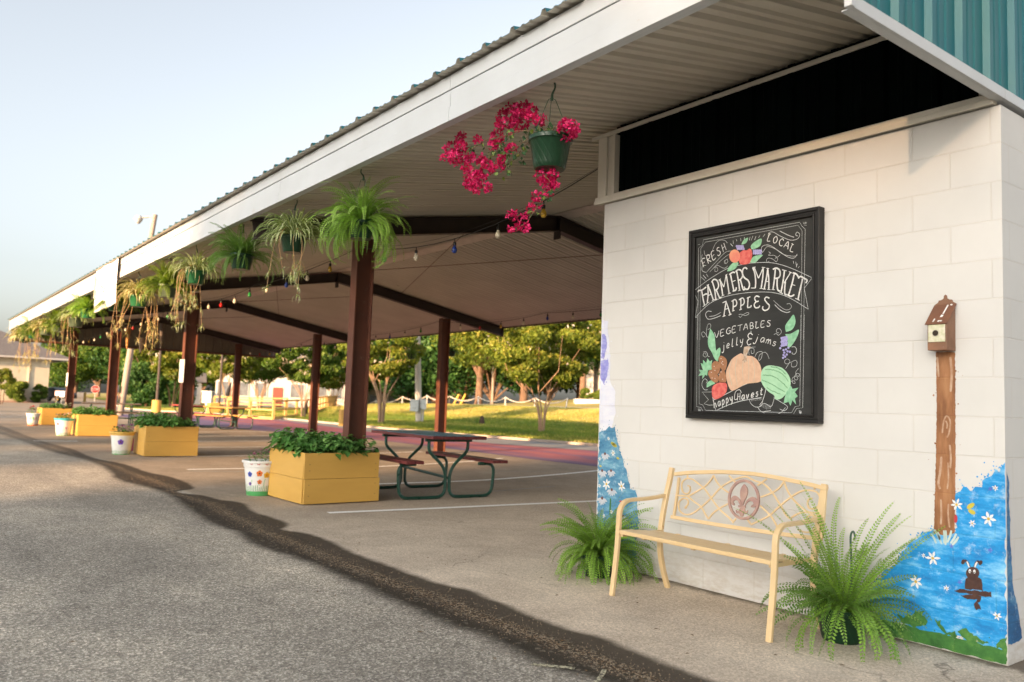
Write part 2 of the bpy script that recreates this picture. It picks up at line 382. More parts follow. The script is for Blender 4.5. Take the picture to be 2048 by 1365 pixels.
for x in xx:
    for y in ys:
        Y=edgey(x)+.18+y; j=.035*math.sin(x*1.3+y*.9)+.03*math.sin(x*.53-y*2.1) if .3<y<40 else 0
        gb.v.append((x,Y,zt(x,Y)+j*min(1,y)+(-.03 if y==0 else 0)+.02))
ny=len(ys)
for i in range(len(xx)-1):
    for j in range(ny-1): gb.f.append((i*ny+j,(i+1)*ny+j,(i+1)*ny+j+1,i*ny+j+1))
def grassmat():
    n=NT('lawn'); P=n.pos(); a=n.noise(n.scale(P,(.7,1.3,1)),.55,6,.65); c=n.noise(P,26,4,.7); d=n.noise(P,2.6,5,.7)
    col=n.ramp(a,[(.32,(.085,.15,.022)),(.5,(.13,.19,.03)),(.62,(.22,.22,.05)),(.74,(.34,.25,.11))])
    col=n.mix(1.,col,n.ramp(c,[(.3,.6),(.5,1.),(.75,1.45)]),'MULTIPLY'); col=n.mix(n.ramp(d,[(.62,0.),(.72,.5)]),col,(.30,.22,.11))
    sp=n.n('ShaderNodeSeparateXYZ'); n.l(P,sp.inputs[0]); mr=n.n('ShaderNodeMapRange'); n.l(n.math('ADD',sp.outputs[1],n.math('MULTIPLY',d,3)),mr.inputs[0]); mr.inputs[1].default_value=26.5; mr.inputs[2].default_value=30
    col=n.mix(n.math('MULTIPLY',mr.outputs[0],.75),col,n.ramp(c,[(.3,(.36,.29,.09)),(.7,(.58,.46,.18))]))  # dry gold up the bank, boosted so the colour carries the sunlight there
    n.l(col,n.p.inputs['Base Color']); n.p.inputs['Roughness'].default_value=.9; n.p.inputs['Specular IOR Level'].default_value=.15
    n.bump(n.noise(P,34,4,.8),.9,.05); return n.m
struct(gb.build('grass_bank',grassmat(),smooth=True))
# road running along the top of the bank
rb=MB(); pr=[(x,38.2+.02*(x+40)) for x in range(-80,10,4)]
for i,(x,y) in enumerate(pr):
    for dy in (0,1.6,3.2,5): rb.v.append((x,y+dy,zt(x,y+dy)+.09))
for i in range(len(pr)-1):
    for k in range(3): rb.f.append((i*4+k,(i+1)*4+k,(i+1)*4+k+1,i*4+k+1))
struct(rb.build('road',mat('bank_road',(.42,.37,.33),.9,(.36,.31,.28),1.2)))
# short grass blades on the near part of the bank
NG=230000; gx=rng.uniform(-62,-11,NG); gy0=np.array([edgey(x) for x in gx])+.22+rng.uniform(0,1,NG)**1.1*20.5
q=np.zeros((NG,4,3)); an=rng.uniform(0,6.28,NG); hgt=rng.uniform(.05,.13,NG); lx=rng.normal(0,.04,NG); ly=rng.normal(0,.04,NG)
gz=np.array([zt(a,c) for a,c in zip(gx,gy0)])
ww=rng.uniform(.010,.022,NG)
q[:,0]=np.c_[gx-np.cos(an)*ww,gy0-np.sin(an)*ww,gz]; q[:,1]=np.c_[gx+np.cos(an)*ww,gy0+np.sin(an)*ww,gz]
q[:,2]=np.c_[gx+lx+np.cos(an)*ww*.3,gy0+ly+np.sin(an)*ww*.3,gz+hgt]; q[:,3]=np.c_[gx+lx-np.cos(an)*ww*.3,gy0+ly-np.sin(an)*ww*.3,gz+hgt]
gpat=.5+.28*np.sin(gx*.31+1.3*np.sin(gy0*.45))*np.sin(gy0*.55+gx*.12)
gpat=gpat+.38*np.clip((gy0-25.5)/2.5,0,1)  # upper-bank blades biased to gold: sunlit tone put into their colour
gm=MB(); gm.quads(q,np.clip(gpat+rng.normal(0,.18,NG),0,1))
GRASS=leafmat('grass_blade',(.08,.18,.025),(.26,.30,.05),(.62,.50,.17),.4)
setp(gm.build('grass',GRASS),'short blades of grass growing on the bank beyond the painted path','grass',kind='stuff')
# loose stones washed along the seam, and a few dry leaves
def seam_y(x,f):
    t=[(a,b) for a,b in UP]; l=[(a,b) for a,b in LO]
    def ev(P):
        for (x0,y0),(x1,y1) in zip(P,P[1:]):
            if x0<=x<=x1: return y0+(y1-y0)*(x-x0)/(x1-x0)
        return P[-1][1]
    return ev(l)*(1-f)+ev(t)*f
m=MB()
for k in range(5200):
    x=-1.0-11.5*random.random()**1.3; far_out=random.random()<.22
    y=seam_y(x,random.gauss(.5,.22)) if not far_out else random.uniform(.6,4.2)
    r=random.uniform(.0018,.0050)*(1 if not far_out else .8)
    if x<-8.5 and y>3.5: continue
    a=random.uniform(0,6.28); c,s_=math.cos(a),math.sin(a); z=.0005
    m.add([(x+r*c,y+r*s_,z),(x-r*.8*s_,y+r*.8*c,z),(x-r*c,y-r*s_,z),(x+r*.8*s_,y-r*.8*c,z),(x+r*.1,y,z+r*.9)],[(0,1,4),(1,2,4),(2,3,4),(3,0,4)])
setp(m.build('loose_gravel',mat('gravel_bits',(.34,.26,.17),.9,(.10,.06,.035),70)),'small loose stones washed along the dark seam and over the lot','gravel',kind='stuff')
m=MB()
for k in range(110):
    x=random.uniform(-10,-1.2); y=random.uniform(.7,4.3)
    if x<-7.5 and y>3.5: continue
    a=random.uniform(0,6.28); L=random.uniform(.008,.022); c,s_=math.cos(a)*L,math.sin(a)*L
    m.add([(x-c,y-s_,.002),(x-s_*.35,y+c*.35,.006),(x+c,y+s_,.003),(x+s_*.35,y-c*.35,.005)],[(0,1,2,3)])
setp(m.build('leaf_litter',mat('dry_leaf',(.20,.12,.05),.8,(.10,.06,.03),50)),'scattered dry leaf scraps on the pavement','leaf litter',kind='stuff')
m=MB(); lines=m
line([(-2.95,2.42),(-2.86,2.50),(-2.80,2.55)],.03); line([(-2.72,2.66),(-2.66,2.58),(-2.58,2.46),(-2.50,2.40)],.022)
pm_=NT('faded_cream_paint'); pf=pm_.ramp(pm_.noise(pm_.pos(),60,5,.8),[(.45,0.),(.55,1.)]); pm_.l(pm_.mix(pf,(.06,.048,.036),(.62,.58,.40)),pm_.p.inputs['Base Color'])
struct(m.build('faded_paint_mark',pm_.m))
# ================================================================== PAVILION
brown=mat('brown_steel',(.125,.042,.022),.6,(.09,.031,.018),3,bump=.15,dirt=((.16,.09,.06),6,.6))
cream=mat('cream_panel',(.50,.46,.385),.5,(.43,.395,.325),1.2,dirt=((.22,.18,.13),3.,.68))
white_trim=mat('white_trim',(.52,.545,.56),.5,(.48,.50,.51),2.0,dirt=((.45,.40,.33),4.,.66))
darkst=mat('dark_steel',(.035,.022,.018),.55,(.025,.016,.014),3)
teal_out=mat('teal_sheet',(.008,.115,.145),.5,(.018,.13,.125),1.2)
FR=[-9.0,-16.5,-24.0,-31.5]; YS=[0,.08,.2,.34]
EY0,RY,EY1,ZE,SL=2.95,7.6,12.25,3.17,.18
pav=thing('market_pavilion','long open market pavilion on brown steel columns with a ribbed metal roof and white fascia','pavilion',(-9,2.95,0))
def zs(y): return ZE+SL*(min(y,2*RY-y)-EY0)
prof_liner=[(0,0),(.050,0),(.064,.026),(.098,.026),(.112,0),(.165,0),(.176,.017),(.198,.017),(.209,0),(.240,0),(.251,.017),(.273,.017),(.284,0)]
prof=prof_roof=[(0,0),(.055,0),(.07,.03),(.10,.03),(.115,0),(.17,0),(.18,.008),(.20,.008),(.21,0),(.245,0),(.255,.008),(.275,.008),(.285,0)]
def ribbed(x0,x1,ya,yb,dz,sgn=1,thick=.0,ny=2,lay=0):
    m=MB(); xs_=[]; x=x0; prof=prof_liner if dz<.1 else prof_roof
    while x<x1:
        for px,pz in prof:
            if x+px<x1: xs_.append((x+px,pz*sgn))
        x+=.305
    xs_.append((x1,0)); Ys=[ya+(yb-ya)*i/(ny-1) for i in range(ny)]
    for X,z in xs_:
        for Y in Ys: m.v.append((X,Y,zs(Y)+dz+z))
    for i in range(len(xs_)-1):
        for j in range(ny-1): m.f.append((i*ny+j,(i+1)*ny+j,(i+1)*ny+j+1,i*ny+j+1))
    return m
X0,X1=-32.3,-1.70
# roof sheet: teal above, cream underside, with a real 1.5 mm gap; liner panel below
for nm,ya,yb in (('roof_sheet',EY0-.075,RY),('roof_sheet',RY,EY1+.09)):
    m=ribbed(X0-.05,X1,ya,yb,.345); o=m.build(nm,[teal_out,cream],pav,world=True)
    s_=o.modifiers.new('thickness','SOLIDIFY'); s_.thickness=.0022; s_.offset=-1; s_.material_offset=1; s_.use_rim=True
for ya,yb in ((EY0+.03,RY-.1),(RY+.1,EY1-.02)):
    ribbed(X0,X1-.065,ya,yb,.012).build('ceiling_panel',cream,pav,world=True)
m=MB(); X1=-1.75; m.add([(X0,RY-.17,zs(RY-.17)+.006),(X1-.02,RY-.17,zs(RY-.17)+.006),(X1-.02,RY,zs(RY)-.004),(X0,RY,zs(RY)-.004),(X1-.02,RY+.17,zs(RY-.17)+.006),(X0,RY+.17,zs(RY-.17)+.006)],[(0,1,2,3),(3,2,4,5)]); m.build('ridge_trim',mat('ridge_cream',(.55,.48,.42),.5),pav,world=True); X1=-1.70
# fascia: three stepped bands, in lengths with joints
fj=[-1.70,-4.72,-7.9,-11.0,-14.1,-17.2,-20.3,-23.4,-26.5,-29.6,-32.35]
for a,c in zip(fj,fj[1:]):
    m=MB(); m.box(c+.004,a,EY0,EY0+.03,3.165,3.266); m.box(c+.004,a,EY0+.010,EY0+.03,3.272,3.391); m.box(c+.004,a,EY0+.002,EY0+.03,3.395,3.50)
    m.box(c+.004,a,EY0+.0302,EY0+.07,3.165,3.172)
    m.build('fascia',white_trim,pav,world=True,bevel=.002)
m=MB(); m.box(X0-.05,X1-.02,EY1-.02,EY1+.02,3.155,3.5); m.build('fascia',mat('back_fascia',(.10,.07,.055),.6),pav,world=True)
m=MB(); m.box(X0-.035,X0-.005,EY0-.01,EY0+.03,3.15,3.50); m.build('fascia_end_cap',white_trim,pav,world=True)
# frames: rafters (I-section) and H columns with base plates
def ibeam(m,a,c,d,wf,tf=.012,tw=.010,up=(0,0,1)):
    a=Vector(a);c=Vector(c); t=(c-a).normalized(); side=Vector((1,0,0)); nn=side.cross(t).normalized()
    if nn.z<0: nn=-nn
    m.bar(a,c,wf,tf,up=nn); 
    m.bar(a-nn*(d-tf),c-nn*(d-tf),wf,tf,up=nn); m.bar(a-nn*(d/2-tf/2),c-nn*(d/2-tf/2),tw,d-2*tf,up=nn)
for fx,ysft in zip(FR,YS):
    for ya,yb in ((EY0+.12,RY),(EY1-.06,RY)):
        m=MB(); d=.22; ibeam(m,(fx,ya,zs(ya)-.012),(fx,yb,zs(yb)-.012),d,.14)
        if ya>RY: m.box(fx-.07,fx+.07,EY1-.065,EY1-.055,2.93,3.16)
        m.build('rafter',darkst,pav,world=True)
    m=MB(); m.box(fx-.072,fx+.072,RY-.008,RY+.008,3.66,4.01); m.build('ridge_plate',darkst,pav,world=True)
    for y0 in (4.36+ysft, 10.32+ysft*.3):
        y1=y0+.235; top=zs(y0 if y0<RY else y1)-.232
        c_=MB(); tw=.155/2
        c_.box(fx-tw,fx+tw,y0,y0+.014,.0,top); c_.box(fx-tw,fx+tw,y1-.014,y1,.0,top); c_.box(fx-.006,fx+.006,y0+.014,y1-.014,.0,top)
        co=c_.build('column',brown,pav,world=True)
        bp=MB(); bp.box(fx-.13,fx+.13,y0-.05,y1+.05,.003,.02)
        for sx in(-.1,.1):
            for yy in(y0-.02,y1+.02): bp.lathe([(.012,0),(.012,.03),(.0001,.033)],(fx+sx,yy,.02),6)
        bo=bp.build('base_plate',brown,co,world=True)
# purlin line cable braces
m=MB()
for (a,c) in zip(FR,FR[1:]):
    m.tube([(a,6.2,zs(6.2)-.03),(c,9.2,zs(9.2)-.03)],.006,5); m.tube([(c,6.2,zs(6.2)-.03),(a,9.2,zs(9.2)-.03)],.006,5)
m.build('brace_rod',brown,pav,world=True)
# far gable: hanging dark ribbed panel with trim
def wallrib(x,y0,y1,z0,zt_,face=1,pitch=.305,both=False):
    """ribbed vertical sheet in the plane X=x, ribs standing out towards face"""
    m=MB(); P=[]; y=y0
    pr=[(0,0),(.05,0),(.065,.03),(.10,.03),(.115,0),(.175,0),(.185,.006),(.205,.006),(.215,0),(.245,0),(.255,.006),(.275,.006),(.285,0)]
    while y<y1:
        P+=[(y+a,b) for a,b in pr if y+a<y1]; y+=pitch
    P.append((y1,0))
    for Y,d in P: m.v+= [(x+face*d,Y,z0),(x+face*d,Y,zt_(Y))]
    for i in range(len(P)-1): m.f.append((2*i,2*i+2,2*i+3,2*i+1))
    return m
fg=mat('gable_grey',(.17,.16,.125),.5,(.13,.12,.10),1.5)
wallrib(-32.2,3.0,12.2,2.86,lambda y:zs(y)+.02,1).build('gable_panel',fg,pav,world=True)
m=MB(); m.box(-32.33,-32.12,2.96,12.24,2.82,2.86); m.box(-32.36,-32.33,2.96,12.24,2.80,2.90); m.box(-32.36,-32.12,12.24,12.27,2.80,3.5); m.build('gable_trim',brown,pav,world=True)

# ================================================================== BLOCK BUILDING under the near end of the roof
WY=4.43; WX0,WX1=-4.665,-1.73; WZ=2.825; BY1=10.6
def blockmat(name,ax,c=(.615,.605,.582),paint=None):
    n=NT(name); P=n.pos(); sp=n.n('ShaderNodeSeparateXYZ'); n.l(P,sp.inputs[0])
    cb=n.n('ShaderNodeCombineXYZ'); n.l(n.math('ADD',sp.outputs[ax],.155),cb.inputs[0]); n.l(n.math('ADD',sp.outputs[2],.003),cb.inputs[1])
    br=n.n('ShaderNodeTexBrick'); n.set(br,Scale=1.,Brick_Width=.4064,Row_Height=.2024,Mortar_Size=.0045,Mortar_Smooth=.35,Bias=0.); n.l(cb.outputs[0],br.inputs['Vector'])
    br.inputs['Color1'].default_value=(1,1,1,1); br.inputs['Color2'].default_value=(.975,.975,.97,1); br.inputs['Mortar'].default_value=(.975,.957,.93,1)
    if paint: col=paint(n,P)
    else:
        col=n.mix(n.ramp(n.noise(P,2.2,6,.6),[(.3,0.),(.7,1.)]),c,tuple(x*.93 for x in c))
        # rain-splash grime close to the pavement and rusty runs under some joints: stains with their own edges
        low=n.n('ShaderNodeMapRange'); n.l(sp.outputs[2],low.inputs[0]); low.inputs[1].default_value=.34; low.inputs[2].default_value=.0
        g=n.math('MULTIPLY',low.outputs[0],n.ramp(n.noise(n.scale(P,(3,3,9)),3,6,.75),[(.42,0.),(.66,1.)]))
        col=n.mix(n.math('MULTIPLY',g,.75),col,(.42,.36,.28))
        sm=n.ramp(n.noise(n.scale(P,(1,1,.45)),4.5,6,.8),[(.64,0.),(.76,.4)]); col=n.mix(sm,col,(.62,.57,.48))
    col=n.mix(1.,col,br.outputs['Color'],'MULTIPLY')
    n.l(col,n.p.inputs['Base Color']); n.p.inputs['Roughness'].default_value=.62; n.p.inputs['Specular IOR Level'].default_value=.35
    h=n.math('ADD',n.math('MULTIPLY',br.outputs['Fac'],-1.),n.math('MULTIPLY',n.noise(P,120,4,.7),.10)); h=n.math('ADD',h,n.math('MULTIPLY',n.noise(P,9,3),.14)); n.bump(h,.6,.004)
    return n.m
bld=thing('block_building','white painted concrete block building under the near end of the pavilion roof','building',(-3.2,4.43,0))
wf=blockmat('block_front',0); ws=blockmat('block_side',1)
m=MB(); m.add([(WX0,WY,0),(WX1,WY,0),(WX1,WY,WZ),(WX0,WY,WZ)],[(0,1,2,3)]); m.build('front_wall',wf,bld,world=True); m=MB(); m.add([(WX0,BY1,0),(WX1,BY1,0),(WX1,BY1,WZ),(WX0,BY1,WZ)],[(0,3,2,1)]); m.build('back_wall',wf,bld,world=True)
m=MB(); m.add([(WX1,WY,0),(WX1,BY1,0),(WX1,BY1,WZ),(WX1,WY,WZ)],[(0,1,2,3)]); m.add([(WX0,WY,0),(WX0,BY1,0),(WX0,BY1,WZ),(WX0,WY,WZ)],[(0,3,2,1)]); m.add([(WX0,WY,WZ),(WX1,WY,WZ),(WX1,BY1,WZ),(WX0,BY1,WZ)],[(0,1,2,3)])
m.build('side_wall',ws,bld,world=True)
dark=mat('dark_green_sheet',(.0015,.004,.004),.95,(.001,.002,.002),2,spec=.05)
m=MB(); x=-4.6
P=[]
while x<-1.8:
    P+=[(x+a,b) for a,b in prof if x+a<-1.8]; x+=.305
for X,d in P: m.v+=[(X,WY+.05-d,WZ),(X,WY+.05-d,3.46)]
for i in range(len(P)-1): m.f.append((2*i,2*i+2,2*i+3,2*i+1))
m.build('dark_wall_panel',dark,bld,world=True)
tan_trim=mat('tan_trim',(.60,.57,.49),.5,(.54,.51,.44),2)
m=MB(); m.box(-4.745,-1.755,WY-.035,WY+.02,WZ+.008,WZ+.062); m.box(-4.745,-1.76,WY-.045,WY-.032,WZ+.0,WZ+.03); m.build('sill_trim',tan_trim,bld,world=True,bevel=.003)
m=MB(); m.box(-4.80,-2.1,WY-.035,WY-.028,3.372,3.40); m.box(-4.80,-1.76,WY-.03,WY+.03,3.398,3.404)
m.build('ceiling_angle',tan_trim,bld,world=True)
m=MB(); m.box(-4.725,-4.63,WY-.028,WY+.04,WZ+.062,3.372); m.box(-4.63,-4.56,WY-.012,WY+.04,WZ+.062,3.372); m.box(-4.56,-4.535,WY-.03,WY+.04,WZ+.062,3.372); m.build('corner_trim',tan_trim,bld,world=True,bevel=.003)
m=MB()
for z in (3.0,3.25): m.lathe([(.007,0),(.007,.006),(.0001,.008)],(0,0,0),8)
# near gable cladding in the plane X=-1.72, teal ribs outward
def gz(y): return zs(y)+.35
gp=wallrib(-1.745,2.99,11.5,2.895,gz,1,.305).build('gable_cladding',[teal_out,cream],bld,world=True)
s_=gp.modifiers.new('thickness','SOLIDIFY'); s_.thickness=.002; s_.offset=0
m=MB(); m.box(-1.722,-1.708,2.985,4.43,2.850,2.905); m.box(-1.722,-1.708,4.433,11.5,2.850,2.905); m.box(-1.765,-1.722,2.985,11.5,2.850,2.856)
m.build('gable_bottom_trim',white_trim,bld,world=True,bevel=.002)
m=MB(); m.box(-1.735,-1.702,2.955,2.985,2.850,3.52); m.build('gable_corner_trim',white_trim,bld,world=True,bevel=.003)
m=MB()
for y,z in ((3.38,3.08),(3.99,3.08),(4.6,3.08),(5.2,3.08),(3.38,3.6),(3.99,3.6)):
    m.obox((-1.738,y,z),(.006,0,0),(0,.008,0),(0,0,.008))
m.build('screw',mat('screw_metal',(.25,.3,.3),.35,metal=.6),bld,world=True)
# ================================================================== CHALKBOARD (drawn stroke by stroke in the plane of the board)
BY=WY-.040; FRY=WY-.062
cb=thing('chalkboard','black framed chalkboard sign chalked with farmers market lettering and harvest drawings','chalkboard',(-3.26,WY,1.14))
TL=PY(1376.5,464,FRY); TR=PY(1638,411,FRY); BL=PY(1371.5,838,FRY); BR=PY(1637,846,FRY)
bx0,bx1=(TL.x+BL.x)/2,(TR.x+BR.x)/2; bz0,bz1=(BL.z+BR.z)/2,(TL.z+TR.z)/2
blk=mat('black_frame',(.007,.0065,.006),.42,(.012,.011,.01),5,spec=.35)
m=MB(); fw=.055
def frame(m,x0,x1,z0,z1,w,ya,yb):
    m.box(x0,x1,ya,yb,z1-w,z1); m.box(x0,x1,ya,yb,z0,z0+w); m.box(x0,x0+w,ya,yb,z0+w,z1-w); m.box(x1-w,x1,ya,yb,z0+w,z1-w)
frame(m,bx0,bx1,bz0,bz1,.022,FRY,WY-.002); frame(m,bx0+.022,bx1-.022,bz0+.022,bz1-.022,.016,FRY+.008,WY-.002); frame(m,bx0+.038,bx1-.038,bz0+.038,bz1-.038,.014,FRY+.002,WY-.002)
m.build('frame',blk,cb,world=True,bevel=.003)
m=MB(); m.box(bx0+.045,bx1-.045,BY,WY-.003,bz0+.045,bz1-.045); m.build('board',mat('slate_black',(.013,.0135,.013),.75,(.024,.025,.023),2.4,stretch=(1,1,3)),cb,world=True)
A_=lambda x,y:(1360+x*280/1592,440+y*240/1365)
B_=lambda x,y:(1360+x*280/1737,630+y*220/1365)
cnt=[0]
def ribbon(m,P2,wd,y,plane='XZ'):
    P2=[Vector(p) for p in P2]; L=[];Rt=[];n=len(P2)
    if n<2: return
    b0=len(m.v)
    for i,p in enumerate(P2):
        t=(P2[min(i+1,n-1)]-P2[max(i-1,0)]); 
        if t.length<1e-9: t=Vector((1,0))
        t.normalize(); e=.72 if i in(0,n-1) else 1; nn=Vector((-t.y,t.x))*wd/2*e; L.append(p+nn); Rt.append(p-nn)
    for q in L+Rt: m.v.append((q.x,y,q.y))
    for i in range(n-1): m.f.append((b0+i,b0+i+1,b0+n+i+1,b0+n+i))
    return m
def W2(fn,pts,Y):
    o=[]
    for x,y in pts:
        p=PY(*fn(x,y),Y); o.append((p.x,p.z))
    return o
def stroke(m,fn,pts,wpx,smooth=True,Y=None):
    cnt[0]+=1; Yd=BY-.0012-.00022*(cnt[0]%6)
    P=W2(fn,pts,BY)
    if smooth and len(P)>2: P=[v[:] for v in catmull([(a,b,0) for a,b in P],5)]; P=[(p[0],p[1]) for p in P]
    ribbon(m,P,wpx,Yd)
def fill(m,fn,pts,Yoff,smooth=True):
    P=W2(fn,pts,BY)
    if smooth:
        Q=catmull([(a,b,0) for a,b in P+[P[0]]],4)[:-1]; P=[(q[0],q[1]) for q in Q]
    m.poly([(a,BY-Yoff,b) for a,b in P])
def ell(cx,cy,rx,ry,rot=0,n=14): 
    c,s_=math.cos(rot),math.sin(rot); return [(cx+rx*math.cos(t)*c-ry*math.sin(t)*s_,cy+rx*math.cos(t)*s_+ry*math.sin(t)*c) for t in [2*math.pi*k/n for k in range(n)]]
chalk=mat('chalk_white',(.72,.72,.70),.9,(.50,.50,.49),60)
T=.0105
big=MB()
FM=[[(205,825),(215,805),(250,800),(300,765)],[(248,800),(262,890),(282,978)],[(262,862),(300,842),(308,852)],[(262,988),(305,960)],
[(318,742),(322,850),(312,945)],[(318,742),(352,830),(380,915)],[(315,868),(352,848)],[(303,955),(335,935)],[(365,925),(395,905)],[(305,748),(332,735)],
[(368,700),(395,790),(410,905)],[(360,712),(385,680),(420,690),(440,740),(428,785),(400,800)],[(412,795),(435,850),(455,890),(472,878)],[(393,915),(425,900)],
[(455,680),(475,770),(488,865)],[(455,680),(500,765)],[(500,765),(528,630)],[(528,630),(545,740),(560,840)],[(475,868),(505,855)],[(545,847),(580,832)],[(440,690),(465,672)],[(518,635),(540,618)],
[(575,615),(592,700),(615,805)],[(560,625),(600,598),(628,602)],[(590,708),(632,690)],[(600,812),(635,800),(642,768)],
[(645,580),(665,690),(680,800)],[(633,592),(665,568),(698,580),(714,630),(700,668),(672,690)],[(690,685),(705,740),(722,795),(744,790)],[(662,808),(692,800)],
[(766,562),(745,545),(720,560),(712,610),(735,660),(775,690),(792,735),(778,785),(745,788),(728,760)],
[(828,545),(850,600),(862,700),(858,775)],[(808,777),(860,777)],[(828,543),(862,538)],[(845,540),(895,665)],[(895,665),(948,545)],[(948,545),(943,650),(925,775)],[(932,540),(972,545)],[(908,780),(945,783)],
[(1000,560),(985,660),(960,785)],[(1000,560),(1012,680),(1012,790)],[(977,702),(1012,703)],[(943,788),(977,789)],[(995,792),(1030,794)],[(985,552),(1015,556)],
[(1087,560),(1075,680),(1060,790)],[(1058,565),(1095,550),(1132,570),(1142,620),(1125,658),(1080,670)],[(1108,670),(1105,740),(1115,800),(1142,812)],[(1043,793),(1078,796)],
[(1190,575),(1175,690),(1150,830)],[(1162,568),(1213,582)],[(1258,602),(1185,722)],[(1202,702),(1193,780),(1195,845),(1218,852)],[(1133,827),(1172,840)],[(1240,590),(1272,605)],
[(1300,620),(1275,730),(1237,855)],[(1283,603),(1327,620),(1347,652)],[(1273,737),(1312,748)],[(1223,850),(1262,872),(1303,852)],
[(1397,670),(1370,780),(1342,910)],[(1345,668),(1372,645),(1420,670),(1447,690),(1430,722)],[(1313,893),(1362,917)]]
for s_ in FM: stroke(big,A_,s_,.0098 if len(s_)>2 or abs(s_[0][1]-s_[1][1])>50 else .0065,True)
AP=[[(525,930),(515,1000),(500,1095)],[(525,930),(550,1000),(574,1080)],[(513,1022),(552,1006)],[(486,1102),(517,1090)],[(555,1087),(587,1072)],[(485,945),(530,925)],
[(605,920),(607,970),(604,1035)],[(588,930),(630,908),(648,945),(637,978),(605,992)],[(596,1041),(622,1030)],
[(692,903),(694,955),(690,1020)],[(672,912),(715,890),(733,928),(722,962),(692,977)],[(678,1027),(706,1014)],
[(777,885),(773,940),(770,1000)],[(768,1000),(805,993),(812,972)],[(763,892),(802,876)],
[(906,878),(870,868),(850,895),(868,930),(897,925)],[(868,930),(845,965),(860,1000),(897,996),(908,975)],
[(1018,893),(985,880),(965,905),(990,945),(1017,975),(1005,1015),(965,1032),(940,1010),(947,985)]]
big.build('lettering',chalk,cb,world=True); big=MB()
for s_ in AP: stroke(big,A_,s_,.0082)
big.build('lettering',chalk,cb,world=True); big=MB()
# generic stroke letters, unit box, y up
GL={'V':[[(0,1),(.4,0),(.85,1)]],'E':[[(.75,1),(.15,1),(.05,0),(.7,0)],[(.1,.5),(.55,.55)]],'G':[[(.8,.85),(.5,1),(.1,.7),(.1,.25),(.45,0),(.8,.2),(.8,.45),(.5,.45)]],
'T':[[(0,.95),(.9,1)],[(.5,1),(.4,0)]],'A':[[(.0,0),(.5,1),(.8,0)],[(.2,.35),(.7,.38)]],'B':[[(.2,0),(.2,1),(.7,.9),(.6,.55),(.2,.5),(.75,.4),(.65,.05),(.2,0)]],
'L':[[(.25,1),(.15,0),(.7,.05)],[(.05,1),(.45,1)]],'S':[[(.75,.9),(.4,1),(.2,.75),(.6,.45),(.6,.1),(.2,0),(.05,.2)]],'F':[[(.2,0),(.25,1),(.85,1)],[(.22,.5),(.65,.55)],[(.0,.9),(.3,1)]],
'R':[[(.15,0),(.2,1),(.7,.95),(.65,.55),(.2,.5),(.75,0)]],'H':[[(.15,0),(.2,1)],[(.75,0),(.7,1)],[(.15,.5),(.75,.52)]],'O':[[(.45,1),(.1,.6),(.25,.05),(.6,.1),(.75,.6),(.45,1)]],
'C':[[(.8,.8),(.5,1),(.15,.6),(.25,.1),(.6,0),(.8,.15)]],
'j':[[(.5,.6),(.45,-.2),(.15,-.35),(.05,-.2)],[(.5,.85),(.55,.9)]],'e':[[(.1,.3),(.7,.35),(.5,.62),(.15,.4),(.2,.05),(.7,.1)]],'l':[[(.45,1.05),(.3,.1),(.6,.05)]],
'y':[[(.1,.6),(.2,.2),(.6,.2)],[(.75,.6),(.5,-.2),(.15,-.35)]],'a':[[(.7,.55),(.3,.6),(.1,.25),(.35,0),(.65,.3),(.7,.6),(.75,0)]],
'm':[[(.05,.55),(.05,0)],[(.05,.4),(.3,.6),(.4,.4),(.4,0)],[(.4,.4),(.65,.6),(.75,.4),(.85,0)]],'s':[[(.6,.55),(.25,.55),(.25,.35),(.6,.25),(.45,0),(.1,.05)]],
'h':[[(.2,1),(.1,0)],[(.15,.4),(.45,.6),(.6,.4),(.7,0)]],'p':[[(.2,.6),(.05,-.4)],[(.15,.4),(.5,.62),(.7,.3),(.4,0),(.1,.15)]],
'k':[[(.2,1),(.1,0)]],'v':[[(.05,.6),(.3,0),(.6,.6)]],'t':[[(.35,.95),(.25,.1),(.6,.05)],[(.05,.6),(.65,.65)]],'u':[[(.1,.6),(.15,.1),(.5,.1),(.65,.6)]]}
def word(m_,fn,txt,p0,p1,h,w,slant=.18,arc=0,gap=None):
    """letters placed along the (bowed) baseline p0->p1 in crop pixels, h letter height in px"""
    m=MB(); n=len(txt); dx=(p1[0]-p0[0])/n; dy=(p1[1]-p0[1])/n; L=math.hypot(dx,dy); ux,uy=dx/L,dy/L
    for i,ch in enumerate(txt):
        if ch not in GL: continue
        t=(i+.5)/n; ox=p0[0]+dx*i; oy=p0[1]+dy*i-arc*4*t*(1-t); a=-arc*4*(1-2*t)/n/L
        for s_ in GL[ch]:
            pts=[]
            for gx,gy in s_:
                lx=gx*L*.92+slant*gy*h; ly=gy*h
                pts.append((ox+ux*lx+uy*ly*0+ly*uy*.6,oy+uy*lx-ly+a*lx))
            stroke(m,fn,pts,w)
    m.build('lettering',chalk,cb,world=True)
word(big,A_,'VEGETABLES',(395,1352),(1052,1205),66,.0042,.12,22)
for q in (0,): word(big,A_,'FRESH',(262,548),(545,330),78,.0052,.05)
word(big,A_,'LOCAL',(985,240),(1310,380),80,.0052,.05,14)
word(big,B_,'jelly',(520,440),(800,350),92,.0046,.2)
word(big,B_,'jams',(915,330),(1210,398),95,.0046,.2,12)
stroke(big,B_,[(905,250),(870,228),(845,262),(868,300),(895,297),(862,300),(835,335),(850,375),(885,360)],.006); stroke(big,B_,[(882,200),(885,225)],.005)
word(big,B_,'happy',(422,1160),(672,1062),92,.0060,.1)
word(big,B_,'Havest',(705,1062),(1050,985),88,.0056,.2,-8)
stroke(big,B_,[(720,1040),(680,1050),(690,960),(740,930),(765,970)],.0035)
big.build('lettering',chalk,cb,world=True)
ln=MB(); t=.0022
